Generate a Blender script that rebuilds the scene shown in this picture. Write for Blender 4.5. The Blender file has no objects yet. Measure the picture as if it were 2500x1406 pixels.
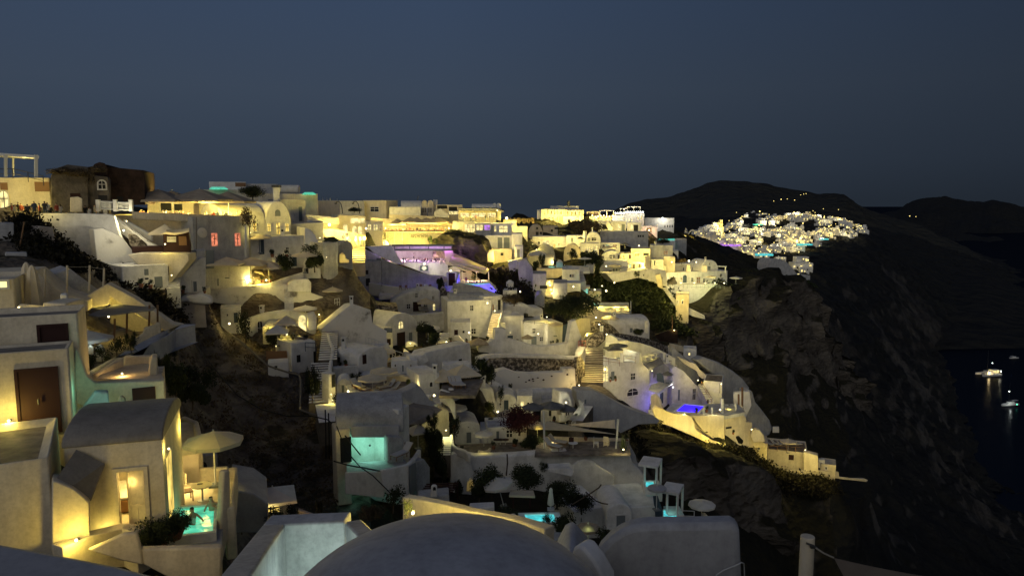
import bpy, bmesh, math, random
import numpy as np
from mathutils import Vector, Matrix, noise
random.seed(7)
RA=math.radians
SC=bpy.context.scene; COL=SC.collection
# ------------------------------------------------------------------ camera
F=1785.0; PITCH=RA(6.8); CAMZ=130.0
cam=bpy.data.cameras.new('camera'); cam.sensor_width=36; cam.lens=F/2500*36; cam.clip_start=.1; cam.clip_end=20000
camo=bpy.data.objects.new('camera',cam); COL.objects.link(camo)
camo.location=(0,0,CAMZ); camo.rotation_euler=(RA(90)-PITCH,0,0); SC.camera=camo
cP,sP=math.cos(PITCH),math.sin(PITCH)
def ray(px,py):
    u=(px-1250)/F; v=(703-py)/F
    return Vector((u,cP+v*sP,-sP+v*cP))
def P(px,py,Y):
    "the world point seen at a pixel of the photograph, Y metres ahead of the viewpoint"
    d=ray(px,py); t=Y/d.y
    return Vector((d.x*t,Y,CAMZ+d.z*t))
def Pz(px,py,z):
    d=ray(px,py); t=(z-CAMZ)/d.z
    return Vector((d.x*t,d.y*t,z))
# ------------------------------------------------------------------ materials
M={}
def nodes(name):
    m=bpy.data.materials.new(name); m.use_nodes=True; nt=m.node_tree
    return m,nt,nt.nodes['Principled BSDF']
def noisemat(name,c1,c2,scale=1.0,rough=.9,bump=.3,bscale=None,detail=6,dist=.05,c3=None,vary=0,spec=.2,mid=(.35,.65),streak=0):
    m,nt,b=nodes(name); N=nt.nodes; L=nt.links
    tc=N.new('ShaderNodeNewGeometry')
    n=N.new('ShaderNodeTexNoise'); n.inputs['Scale'].default_value=scale; n.inputs['Detail'].default_value=detail; n.inputs['Roughness'].default_value=.62
    L.new(tc.outputs['Position'],n.inputs['Vector'])
    r=N.new('ShaderNodeValToRGB'); r.color_ramp.elements[0].position=mid[0]; r.color_ramp.elements[1].position=mid[1]
    r.color_ramp.elements[0].color=(*c1,1); r.color_ramp.elements[1].color=(*c2,1)
    if c3: e=r.color_ramp.elements.new((mid[0]+mid[1])/2); e.color=(*c3,1)
    L.new(n.outputs['Fac'],r.inputs['Fac']); out=r.outputs['Color']
    if vary:
        oi=N.new('ShaderNodeObjectInfo'); mr=N.new('ShaderNodeMapRange'); mr.inputs['To Min'].default_value=1-vary; mr.inputs['To Max'].default_value=1
        L.new(oi.outputs['Random'],mr.inputs['Value'])
        mx=N.new('ShaderNodeVectorMath'); mx.operation='SCALE'; L.new(out,mx.inputs[0]); L.new(mr.outputs['Result'],mx.inputs['Scale']); out=mx.outputs[0]
    if streak:
        mp=N.new('ShaderNodeMapping'); mp.inputs['Scale'].default_value=(1,1,.18); L.new(tc.outputs['Position'],mp.inputs['Vector'])
        for sc_,vv in ((1.7,mp.outputs[0]),(7,tc.outputs['Position'])):
            n4=N.new('ShaderNodeTexNoise'); n4.inputs['Scale'].default_value=sc_; n4.inputs['Detail'].default_value=7; n4.inputs['Roughness'].default_value=.7; L.new(vv,n4.inputs['Vector'])
            r4=N.new('ShaderNodeMapRange'); r4.inputs['From Min'].default_value=.36; r4.inputs['From Max'].default_value=.56; r4.inputs['To Min'].default_value=1-streak; r4.inputs['To Max'].default_value=1; L.new(n4.outputs['Fac'],r4.inputs['Value'])
            m4=N.new('ShaderNodeVectorMath'); m4.operation='SCALE'; L.new(out,m4.inputs[0]); L.new(r4.outputs['Result'],m4.inputs['Scale']); out=m4.outputs[0]
    L.new(out,b.inputs['Base Color'])
    b.inputs['Roughness'].default_value=rough; b.inputs['Specular IOR Level'].default_value=spec
    if bump:
        n2=N.new('ShaderNodeTexNoise'); n2.inputs['Scale'].default_value=bscale or scale*3; n2.inputs['Detail'].default_value=5
        L.new(tc.outputs['Position'],n2.inputs['Vector'])
        bp=N.new('ShaderNodeBump'); bp.inputs['Strength'].default_value=bump; bp.inputs['Distance'].default_value=dist
        L.new(n2.outputs['Fac'],bp.inputs['Height']); L.new(bp.outputs['Normal'],b.inputs['Normal'])
    M[name]=m; return m
def plain(name,c,rough=.6,metal=0,spec=.3):
    m,nt,b=nodes(name); b.inputs['Base Color'].default_value=(*c,1); b.inputs['Roughness'].default_value=rough; b.inputs['Metallic'].default_value=metal; b.inputs['Specular IOR Level'].default_value=spec
    M[name]=m; return m
def emis(name,c,s,vary=True,sc=1.5):
    m=bpy.data.materials.new(name); m.use_nodes=True; nt=m.node_tree; nt.nodes.clear()
    e=nt.nodes.new('ShaderNodeEmission'); o=nt.nodes.new('ShaderNodeOutputMaterial'); e.inputs['Color'].default_value=(*c,1)
    nt.links.new(e.outputs[0],o.inputs[0]); e.inputs['Strength'].default_value=s
    if vary:
        g=nt.nodes.new('ShaderNodeNewGeometry'); n=nt.nodes.new('ShaderNodeTexNoise'); n.inputs['Scale'].default_value=sc
        mr=nt.nodes.new('ShaderNodeMapRange'); mr.inputs['From Min'].default_value=.3; mr.inputs['From Max'].default_value=.7; mr.inputs['To Min'].default_value=.35*s; mr.inputs['To Max'].default_value=1.2*s
        nt.links.new(g.outputs['Position'],n.inputs['Vector']); nt.links.new(n.outputs['Fac'],mr.inputs['Value']); nt.links.new(mr.outputs['Result'],e.inputs['Strength'])
    m.cycles.emission_sampling='NONE'; M[name]=m; return m
noisemat('white',(.60,.58,.54),(.80,.78,.74),.9,.92,.25,5,dist=.03,c3=(.74,.72,.68),vary=.08,streak=.10)
noisemat('stained',(.22,.20,.17),(.74,.71,.66),.45,.95,.5,4,dist=.06,c3=(.66,.63,.58),vary=.1,mid=(.33,.5))
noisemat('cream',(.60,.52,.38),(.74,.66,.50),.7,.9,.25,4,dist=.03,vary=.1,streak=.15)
noisemat('greywash',(.36,.36,.36),(.52,.51,.50),.8,.9,.3,5,dist=.03,vary=.12,streak=.18)
noisemat('plaster',(.34,.29,.24),(.50,.43,.35),.5,.95,.4,3,dist=.05)
noisemat('brick',(.022,.014,.010),(.05,.03,.021),1.2,.95,.6,6,dist=.1)
noisemat('oldstone',(.07,.06,.05),(.17,.145,.115),.8,.95,.6,5,dist=.1)
noisemat('stonewall',(.05,.042,.034),(.34,.30,.25),2.6,.95,.9,3,dist=.15,c3=(.14,.12,.095),mid=(.42,.6))
noisemat('paving',(.10,.085,.07),(.26,.22,.18),1.6,.85,.5,4,dist=.05)
noisemat('roofgrey',(.33,.33,.34),(.44,.44,.45),.6,.8,.2,4,dist=.02,streak=.14)
noisemat('canvas',(.60,.51,.35),(.72,.62,.44),1.5,.9,.15,6,dist=.02,vary=.15)
noisemat('canvaswhite',(.62,.58,.50),(.74,.70,.61),1.5,.9,.15,6,dist=.02,vary=.15)
noisemat('canvasdark',(.10,.10,.10),(.17,.17,.17),1.5,.9,.1,6,dist=.02)
noisemat('canvastan',(.25,.20,.145),(.36,.30,.22),1.5,.9,.15,6,dist=.02)
noisemat('leaf',(.018,.028,.010),(.05,.062,.025),2.5,.8,0,vary=.5)
noisemat('dryleaf',(.07,.05,.028),(.16,.12,.065),2.5,.9,0,vary=.4)
noisemat('redleaf',(.035,.010,.012),(.07,.016,.018),2.5,.8,0)
noisemat('scrub',(.008,.008,.005),(.022,.019,.011),.3,.95,0)
noisemat('bark',(.05,.038,.028),(.11,.085,.06),3,.95,.4,8)
plain('darkwood',(.030,.009,.007),.7); noisemat('roofwarm',(.20,.18,.15),(.27,.245,.205),.6,.85,.2,4,dist=.02,streak=.15); plain('wood',(.20,.11,.055),.7); plain('bluewood',(.05,.075,.10),.6); plain('greydoor',(.16,.18,.19),.7)
plain('redwood',(.30,.03,.02),.6); plain('glassdark',(.012,.013,.016),.15,0,.5); plain('metal',(.06,.06,.06),.5,.6); plain('whitemetal',(.55,.55,.53),.5)
plain('terracotta',(.22,.09,.05),.8); plain('black',(.012,.012,.012),.7); plain('skin',(.42,.25,.17),.6); plain('hair',(.02,.014,.01),.6)
plain('cushion',(.45,.44,.42),.9); plain('rope',(.30,.27,.21),.9); plain('pipe',(.16,.14,.11),.7); plain('lattice',(.72,.68,.55),.8)
W=(1,.75,.17)
emis('lit',(1,.70,.16),1.5); emis('litpale',(1,.82,.34),1.4); emis('litred',(1,.30,.16),1.0,sc=2.5); emis('globe',(1,.84,.45),6,False); emis('globewhite',(.95,1,.92),9,False)
emis('dimlit',(1,.62,.25),.45); emis('purplelit',(.62,.25,1),1.1); emis('litteal',(.35,1,.8),.8); emis('litred2',(1,.15,.08),6,False); emis('greenlamp',(.1,1,.5),6,False); emis('farlit',(1,.78,.26),2.0,True,.05); emis('farglobe',(1,.78,.24),2.6,False)
def water(name,c,s,sc=2.0,deep=.5):
    "pool water with the light of its lamps put in as emission, under a clear gloss"
    m,nt,b=nodes(name); N=nt.nodes; L=nt.links
    g=N.new('ShaderNodeNewGeometry'); n=N.new('ShaderNodeTexNoise'); n.inputs['Scale'].default_value=sc; n.inputs['Distortion'].default_value=1.5
    L.new(g.outputs['Position'],n.inputs['Vector'])
    mr=N.new('ShaderNodeMapRange'); mr.inputs['From Min'].default_value=.35; mr.inputs['From Max'].default_value=.65; mr.inputs['To Min'].default_value=s*deep; mr.inputs['To Max'].default_value=s
    L.new(n.outputs['Fac'],mr.inputs['Value']); L.new(mr.outputs['Result'],b.inputs['Emission Strength'])
    b.inputs['Emission Color'].default_value=(*c,1); b.inputs['Base Color'].default_value=(c[0]*.4,c[1]*.4,c[2]*.4,1); b.inputs['Roughness'].default_value=.08
    bp=N.new('ShaderNodeBump'); bp.inputs['Strength'].default_value=.3; bp.inputs['Distance'].default_value=.05; L.new(n.outputs['Fac'],bp.inputs['Height']); L.new(bp.outputs['Normal'],b.inputs['Normal'])
    m.cycles.emission_sampling='NONE'; M[name]=m
water('poolgreen',(.12,.80,.50),.85,1.6); water('poolteal',(.12,.80,.66),.7,.6,.75); water('poolcyan',(.10,.75,.80),.9,1.5); water('poolblue',(.03,.01,1.0),2.2,1.0,.8)
# rock and terrain
def rockmat(name,light,dark,scrub,sc=.08,veg=.5,c0=None):
    m,nt,b=nodes(name); N=nt.nodes; L=nt.links
    g=N.new('ShaderNodeNewGeometry')
    mp=N.new('ShaderNodeMapping'); mp.inputs['Scale'].default_value=(1,1,2.2); L.new(g.outputs['Position'],mp.inputs['Vector'])
    n=N.new('ShaderNodeTexNoise'); n.inputs['Scale'].default_value=sc; n.inputs['Detail'].default_value=12; n.inputs['Roughness'].default_value=.65
    L.new(mp.outputs[0],n.inputs['Vector'])
    r=N.new('ShaderNodeValToRGB'); r.color_ramp.elements[0].position=.36; r.color_ramp.elements[1].position=.66
    r.color_ramp.elements[0].color=(*dark,1); r.color_ramp.elements[1].color=(*light,1); L.new(n.outputs['Fac'],r.inputs['Fac'])
    n2=N.new('ShaderNodeTexNoise'); n2.inputs['Scale'].default_value=sc*1.7; n2.inputs['Detail'].default_value=9; L.new(g.outputs['Position'],n2.inputs['Vector'])
    sp=N.new('ShaderNodeSeparateXYZ'); L.new(g.outputs['Normal'],sp.inputs[0])
    a=N.new('ShaderNodeMath'); a.operation='MULTIPLY_ADD'; a.inputs[1].default_value=.9; L.new(sp.outputs['Z'],a.inputs[0]); L.new(n2.outputs['Fac'],a.inputs[2])
    r2=N.new('ShaderNodeMapRange'); r2.inputs['From Min'].default_value=1.12-veg*.5; r2.inputs['From Max'].default_value=1.25-veg*.5; L.new(a.outputs[0],r2.inputs['Value'])
    mx=N.new('ShaderNodeMix'); mx.data_type='RGBA'; L.new(r2.outputs['Result'],mx.inputs['Factor']); L.new(r.outputs['Color'],mx.inputs['A']); mx.inputs['B'].default_value=(*scrub,1)
    L.new(mx.outputs['Result'],b.inputs['Base Color']); b.inputs['Roughness'].default_value=.97; b.inputs['Specular IOR Level'].default_value=.1
    n3=N.new('ShaderNodeTexNoise'); n3.inputs['Scale'].default_value=sc*9; n3.inputs['Detail'].default_value=8; L.new(mp.outputs[0],n3.inputs['Vector'])
    v=N.new('ShaderNodeTexVoronoi'); v.inputs['Scale'].default_value=sc*5; L.new(mp.outputs[0],v.inputs['Vector'])
    ad=N.new('ShaderNodeMath'); ad.operation='ADD'; L.new(n3.outputs['Fac'],ad.inputs[0]); L.new(v.outputs['Distance'],ad.inputs[1])
    bp=N.new('ShaderNodeBump'); bp.inputs['Strength'].default_value=1.0; bp.inputs['Distance'].default_value=.06/sc; L.new(ad.outputs[0],bp.inputs['Height']); L.new(bp.outputs['Normal'],b.inputs['Normal'])
    M[name]=m
rockmat('rock',(.155,.135,.11),(.05,.043,.036),(.025,.023,.015),.10,.42)
rockmat('gully',(.22,.185,.14),(.07,.055,.042),(.045,.04,.026),.33,-.45)
rockmat('hillside',(.10,.09,.078),(.045,.041,.036),(.038,.037,.03),.006,.5)
rockmat('farcliff',(.11,.10,.085),(.028,.026,.024),(.022,.022,.02),.008,.3)
# ------------------------------------------------------------------ objects
def setp(o,label=None,cat=None,group=None,kind=None):
    if label: o['label']=label
    if cat: o['category']=cat
    if group: o['group']=group
    if kind or cat: o['kind']=kind or 'thing'
    return o
def mkobj(name,me,parent=None):
    o=bpy.data.objects.new(name,me); COL.objects.link(o)
    if parent is not None: o.parent=parent
    return o
def fin(name,bm,mat,parent=None,smooth=40,bev=0,seg=2):
    me=bpy.data.meshes.new(name); bmesh.ops.remove_doubles(bm,verts=bm.verts,dist=1e-5) if False else None
    bmesh.ops.recalc_face_normals(bm,faces=bm.faces); bm.to_mesh(me); bm.free()
    for m in (mat if isinstance(mat,(list,tuple)) else [mat]): me.materials.append(M[m] if isinstance(m,str) else m)
    if smooth:
        me.shade_smooth(); me.set_sharp_from_angle(angle=RA(smooth))
    o=mkobj(name,me,parent)
    if bev:
        md=o.modifiers.new('soft edges','BEVEL'); md.width=bev; md.segments=seg; md.limit_method='ANGLE'; md.angle_limit=RA(42); md.harden_normals=False
    return o
def emptyo(name,loc=(0,0,0),rz=0):
    o=bpy.data.objects.new(name,None); COL.objects.link(o); o.location=loc; o.rotation_euler=(0,0,rz); o.empty_display_size=.3
    return o
def B_box(bm,c,s,rz=0,mi=0,tilt=None):
    r=bmesh.ops.create_cube(bm,size=1); vs=r['verts']
    mt=Matrix.Translation(c)@Matrix.Rotation(rz,4,'Z')
    if tilt: mt=mt@Matrix.Rotation(tilt[0],4,tilt[1])
    mt=mt@Matrix.Diagonal((*s,1))
    bmesh.ops.transform(bm,matrix=mt,verts=vs)
    for f in {f for v in vs for f in v.link_faces}: f.material_index=mi
    return vs
def B_tube(bm,pts,r,n=6,mi=0,r2=None):
    pts=[Vector(p) for p in pts]; rings=[]
    for i,p in enumerate(pts):
        d=(pts[min(i+1,len(pts)-1)]-pts[max(i-1,0)]).normalized()
        a=d.cross(Vector((0,0,1))); a=a.normalized() if a.length>.01 else Vector((1,0,0)); b=d.cross(a).normalized()
        rr=r if r2 is None else r+(r2-r)*i/(len(pts)-1)
        rings.append([bm.verts.new(p+(a*math.cos(2*math.pi*k/n)+b*math.sin(2*math.pi*k/n))*rr) for k in range(n)])
    for i in range(len(rings)-1):
        for k in range(n):
            f=bm.faces.new((rings[i][k],rings[i][(k+1)%n],rings[i+1][(k+1)%n],rings[i+1][k])); f.material_index=mi
    for rg in (rings[0],rings[-1]):
        f=bm.faces.new(rg); f.material_index=mi
def B_poly(bm,front,back,mi=0):
    "closed solid between two matching outlines"
    a=[bm.verts.new(p) for p in front]; b=[bm.verts.new(p) for p in back]; n=len(a)
    fs=[bm.faces.new(a),bm.faces.new(b[::-1])]
    for i in range(n): fs.append(bm.faces.new((a[i],b[i],b[(i+1)%n],a[(i+1)%n])))
    for f in fs: f.material_index=mi
    return fs
CTRL=[]   # ground control points (px,py,Y)
def face_on(x0,Y,x1):
    "how far the other end of a wall is when the wall faces the viewpoint"
    u0,u1=(x0-1250)/F,(x1-1250)/F; uc=(u0+u1)/2; return Y-uc*Y*(u1-u0)/(1+u1*uc)
class Fac:
    def __init__(s,A,B):
        s.A=Vector((A.x,A.y)); s.e=(Vector((B.x,B.y))-s.A).normalized(); s.w=(Vector((B.x,B.y))-s.A).length
        s.b=Vector((-s.e.y,s.e.x))
        if s.b.dot(s.A+s.e*s.w*.5)<0: s.b=-s.b
    def loc(s,px,py):
        d=ray(px,py); D=Vector((d.x,d.y)); n=s.b
        t=s.A.dot(n)/D.dot(n); q=D*t-s.A
        return q.dot(s.e),CAMZ+d.z*t
    def to(s,a,z,d=0):
        q=s.A+s.e*a+s.b*d; return Vector((q.x,q.y,z))
    def side(s,a,flip=False):
        "the plane that runs back from the wall at distance a along it"
        o=Fac.__new__(Fac); o.A=s.A+s.e*a; o.e=s.b; o.w=1; o.b=-s.e if not flip else s.e
        return o
def fac(x0,Y0,x1,Y1,py=700): return Fac(P(x0,py,Y0),P(x1,py,Y1))
def arc(s0,s1,z0,z1,n=10):
    return [(s0+(s1-s0)*(.5-.5*math.cos(math.pi*k/n)),z0+(z1-z0)*math.sin(math.pi*k/n)) for k in range(n+1)]
PANE={'w':'glassdark','l':'lit','p':'litpale','r':'litred','d':'greydoor','b':'darkwood','u':'bluewood','R':'redwood','m':'dimlit','v':'purplelit','k':'black','t':'litteal','g':'wood'}
def opening(parent,f,k,x0,y0,x1,y1,Y=100):
    """k: pane letter, then a (arched head), n (no frame), D (door)"""
    s0,z1=f.loc(x0,y0); s1,_=f.loc(x1,y0); _,z0=f.loc((x0+x1)/2,y1); 
    if s0>s1: s0,s1=s1,s0
    door='D' in k or k[0] in 'dbuRg'; nm='door' if door else 'window'
    arched='a' in k[1:]; fr='n' not in k[1:]
    t=.11 if Y<60 else .14
    def outline(a,b,c,d):
        if arched:
            rise=min((b-a)/2,(d-c)*.6); return [(a,c)]+arc(a,b,d-rise,d,8)+[(b,c)]
        return [(a,c),(a,d),(b,d),(b,c)]
    pane='glassdark' if k[0]=='w' else PANE[k[0]]
    if not fr:
        bm=bmesh.new(); o=outline(s0,s1,z0,z1); B_poly(bm,[f.to(a,z,-.04) for a,z in o],[f.to(a,z,.12) for a,z in o])
        return fin(nm,bm,pane,parent,0)
    # frame as a ring standing proud, pane set back inside it
    bm=bmesh.new(); o=outline(s0-t*.5,s1+t*.5,z0 if door else z0-t*.5,z1+t*.5); i=outline(s0+t*.5,s1-t*.5,z0+t*.5,z1-t*.5)
    n=len(o)
    of=[bm.verts.new(f.to(a,z,-.09)) for a,z in o]; ob=[bm.verts.new(f.to(a,z,.1)) for a,z in o]
    nf=[bm.verts.new(f.to(a,z,-.09)) for a,z in i]; nb=[bm.verts.new(f.to(a,z,.1)) for a,z in i]
    for q in range(n):
        r=(q+1)%n
        bm.faces.new((of[q],of[r],nf[r],nf[q])); bm.faces.new((of[q],ob[q],ob[r],of[r])); bm.faces.new((nf[q],nf[r],nb[r],nb[q]))
    fm='white' if k[0] in 'wdlpmtkv' else pane
    fo=fin(nm,bm,fm,parent,0)
    bm=bmesh.new(); B_poly(bm,[f.to(a,z,-.02) for a,z in i],[f.to(a,z,.11) for a,z in i])
    fin('pane' if nm=='window' else 'door_leaf',bm,pane,fo,0)
    if nm=='window' and (s1-s0)>.5 and Y<260:
        bm=bmesh.new(); c=(s0+s1)/2; w=.035; B_poly(bm,[f.to(a,z,-.06) for a,z in ((c-w,z0+.05),(c-w,z1-.05),(c+w,z1-.05),(c+w,z0+.05))],[f.to(a,z,-.021) for a,z in ((c-w,z0+.05),(c-w,z1-.05),(c+w,z1-.05),(c+w,z0+.05))])
        zz=z0+(z1-z0)*.55; B_poly(bm,[f.to(a,z,-.058) for a,z in ((s0+.05,zz-w),(s0+.05,zz+w),(s1-.05,zz+w),(s1-.05,zz-w))],[f.to(a,z,-.022) for a,z in ((s0+.05,zz-w),(s0+.05,zz+w),(s1-.05,zz+w),(s1-.05,zz-w))])
        fin('glazing_bars',bm,'darkwood' if k[0] in 'lpr' else 'white',fo,0)
    return fo
def house(label,x0,x1,t,b,Y,Y2=None,dep=6,roof='flat',rise=0,mat='white',wins=(),swins=(),name='house',cat='house',par=.35,base=3.0,ctrl=True,bev=.10,group=None,roofmat=None,te=None):
    """x0,x1: ends of the front wall; t,b: its top and foot (pixels at x0); Y,Y2: how far its two ends are; dep: metres it runs back.
       roof: flat | gable (vault end in front) | vault (vault runs along the front) | dome"""
    Y2=face_on(x0,Y,x1) if Y2 is None else Y2
    f=fac(x0,Y,x1,Y2,b); root=emptyo(name); setp(root,label,cat,group)
    zt=P(x0,t,Y).z; zb=P(x0,b,Y).z; w=f.w
    root.location=f.to(w/2,zb,0); mats=[mat,roofmat or mat]
    inv=Matrix.Translation(-root.location)
    kids=[]
    bm=bmesh.new()
    z0=zb-base
    if roof=='gable':
        o=[(0,z0)]+arc(0,w,zt-rise,zt,12)+[(w,z0)]
        B_poly(bm,[f.to(a,z) for a,z in o],[f.to(a,z,dep) for a,z in o])
    elif roof=='vault':
        o=[(0,z0)]+arc(0,dep,zt-rise,zt,12)+[(dep,z0)]
        B_poly(bm,[f.to(0,z,a) for a,z in o],[f.to(w,z,a) for a,z in o])
    else:
        o=[(0,z0),(0,zt),(w,zt),(w,z0)]
        fs=B_poly(bm,[f.to(a,z) for a,z in o],[f.to(a,z,dep) for a,z in o])
        bm.normal_update()
        if par and min(w,dep)>1.2:
            top=max(fs,key=lambda q:q.calc_center_median().z)
            bmesh.ops.inset_individual(bm,faces=[top],thickness=te or min(.28,w*.2,dep*.2),depth=0)
            top=max((q for q in bm.faces if abs(q.normal.z)>.9),key=lambda q:(round(q.calc_center_median().z,3),-q.calc_area())) if False else top
            for v in top.verts: v.co.z-=par
            top.material_index=1
            for v in top.verts: pass
    wl=fin('walls',bm,mats,root,40,bev)
    kids.append(wl)
    if roof=='dome':
        bm=bmesh.new(); bmesh.ops.create_uvsphere(bm,u_segments=20,v_segments=10,radius=1)
        c=f.to(w/2,zt-.2,dep/2); bmesh.ops.transform(bm,matrix=Matrix.Translation(c)@Matrix.Diagonal((w*.42,w*.42,w*.42,1)),verts=bm.verts); fin('dome',bm,mat,root,60)
    for q in wins: opening(root,f,*q,Y=Y)
    for q in swins:
        opening(root,f.side(w) if (x0+x1)/2<1250 else f.side(0,True),*q,Y=Y)
    for c in root.children_recursive:
        if c.parent==root: c.matrix_parent_inverse=inv
    if ctrl:
        CTRL.append((x0,b,Y)); CTRL.append((x1,b+0,Y2)); 
    root['_f']=0
    del root['_f']
    return root,f
def fix(root):
    inv=Matrix.Translation(root.location).inverted()
    for c in root.children: 
        if c.type!='EMPTY': c.matrix_parent_inverse=inv
def mass(label,pts,Y,Y2=None,dep=3,mat='white',name='wall',cat='wall',wins=(),bev=.07,ctrl=None,group=None,smooth=40,lean=0):
    """a solid whose outline is given in pixels on an upright plane Y..Y2 metres away, running back dep metres"""
    xs=[p[0] for p in pts]; Y2=face_on(min(xs),Y,max(xs)) if Y2 is None else Y2
    f=fac(min(xs),Y,max(xs),Y2)
    if sum(p[1] for p in pts)/len(pts)>780 and Y>40: dep*=.45
    q=[f.loc(*p) for p in pts]; root=emptyo(name); setp(root,label,cat,group)
    root.location=f.to(sum(a for a,_ in q)/len(q),min(z for _,z in q))
    bm=bmesh.new(); zb=min(z for _,z in q)
    B_poly(bm,[f.to(a,z) for a,z in q],[f.to(a,z,dep) for a,z in q])
    if not wins:
        COL.objects.unlink(root); bpy.data.objects.remove(root)
        o=fin(name,bm,mat,None,smooth,bev); setp(o,label,cat,group)
        if ctrl:
            for c in ctrl: CTRL.append(c)
        return o,f
    fin(name+'_face' if not name.endswith('house') else 'walls',bm,mat,root,smooth,bev)
    for w_ in wins: opening(root,f,*w_,Y=Y)
    fix(root)
    if ctrl:
        for c in ctrl: CTRL.append(c)
    return root,f
def ribbon(label,pts,h=3,th=.4,mat='white',name='parapet_wall',cat='wall',bev=.1,group=None,smooth=50,kind=None):
    """wall along top points (px,py,Y), h metres tall (or list), th thick"""
    q=[P(*p) for p in pts]; hs=h if isinstance(h,(list,tuple)) else [h]*len(q)
    bm=bmesh.new(); ring=[]
    for i,p in enumerate(q):
        d=(q[min(i+1,len(q)-1)]-q[max(i-1,0)]); d.z=0; d.normalize(); n=Vector((-d.y,d.x,0))
        if n.y<0: n=-n
        ring.append([bm.verts.new(v) for v in (p,p+n*th,p+n*th-Vector((0,0,hs[i])),p-Vector((0,0,hs[i])))])
    for i in range(len(ring)-1):
        for k in range(4): bm.faces.new((ring[i][k],ring[i][(k+1)%4],ring[i+1][(k+1)%4],ring[i+1][k]))
    bm.faces.new(ring[0]); bm.faces.new(ring[-1][::-1])
    o=fin(name,bm,mat,None,smooth,bev); setp(o,label,cat,group,kind); return o
def slab(label,pts,z=None,th=.3,mat='greywash',name='terrace_floor',cat='terrace',bev=0,kind=None,group=None,keep=False):
    """flat floor: outline in pixels on the level of its first point (px,py,Y)"""
    p0=P(*pts[0]) if len(pts[0])==3 else None; z=p0.z if z is None else z
    q=[p0 if keep else Pz(*pts[0][:2],z)]+[(P(*p) if keep else Pz(*p[:2],z)) for p in pts[1:]]
    for p in q: p.z=z
    bm=bmesh.new(); B_poly(bm,q,[p-Vector((0,0,th)) for p in q])
    o=fin(name,bm,mat,None,30,bev); setp(o,label,cat,group,kind); return o
def steps(label,x0,y0,Y0,x1,y1,Y1,width,n,mat='white',name='stairs',cat='stairs',d=2.0,group=None,edge=None):
    a=P(x0,y0,Y0); b=P(x1,y1,Y1); run=Vector((b.x-a.x,b.y-a.y,0)); L=run.length; u=run.normalized(); rz=math.atan2(u.y,u.x)
    bm=bmesh.new()
    for i in range(n):
        z=a.z+(b.z-a.z)*(i+1)/n; c=a+u*(L*(i+.5)/n); c=Vector((c.x,c.y,z-d/2)); B_box(bm,c,(L/n*1.02+.001*i,width,d),rz)
    bm.normal_update()
    for f_ in bm.faces: f_.material_index=0 if f_.normal.z>.9 else 1  # treads paler, risers darker: the fall of sky light put into the colours
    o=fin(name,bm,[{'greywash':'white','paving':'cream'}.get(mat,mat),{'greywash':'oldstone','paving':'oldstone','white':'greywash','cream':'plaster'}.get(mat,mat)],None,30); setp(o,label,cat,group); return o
# ------------------------------------------------------------------ lights
NL=0
def light(px,py,Y,p,col=W,r=.25,off=.0,up=0,loc=None):  # many calls add a light with no lamp fitting, for the town's glow
    global NL; NL+=1; yy=loc.y if loc is not None else Y; p*=1.5+2.3*min(1,max(0,(yy-35)/45))
    if col is W: col=((1,.77,.15),(1,.80,.28),(1,.74,.13),(1,.78,.18))[NL%4]
    l=bpy.data.lights.new('point_light','POINT'); l.energy=p; l.color=col; l.shadow_soft_size=r
    o=bpy.data.objects.new('point_light',l); COL.objects.link(o)
    q=loc or P(px,py,Y-off); o.location=q+Vector((0,0,up)); return o
_gm={}
def lamp(where,px,py,Y,p,col=W,r=.17,off=.7,mat='globe',up=0,name='wall_lamp',cat='lamp',group='small glowing lamps on the white walls'):
    "a visible lamp: bracket and glowing globe, with its light just in front"
    r=round(r*.55,3); k=(mat,r)
    if k not in _gm:
        bm=bmesh.new(); bmesh.ops.create_uvsphere(bm,u_segments=10,v_segments=6,radius=r); g=bpy.data.meshes.new('glass_globe'); bm.to_mesh(g); bm.free(); g.materials.append(M[mat]); g.shade_smooth()
        bm=bmesh.new(); B_box(bm,(0,r*1.6,-r*.2),(r*.6,r*2.2,r*.5)); B_box(bm,(0,r*2.7,-r*.2),(r*1.4,r*.3,r*1.8)); b=bpy.data.meshes.new('bracket'); bm.to_mesh(b); bm.free(); b.materials.append(M['metal'])
        _gm[k]=(g,b)
    q=P(px,py,Y-.25)
    e=emptyo(name,q); setp(e,where,cat,group)
    mkobj('glass_globe',_gm[k][0],e); mkobj('bracket',_gm[k][1],e)
    if p: light(px,py,Y,p,col,.12,off+r,up)
    return e
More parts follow.
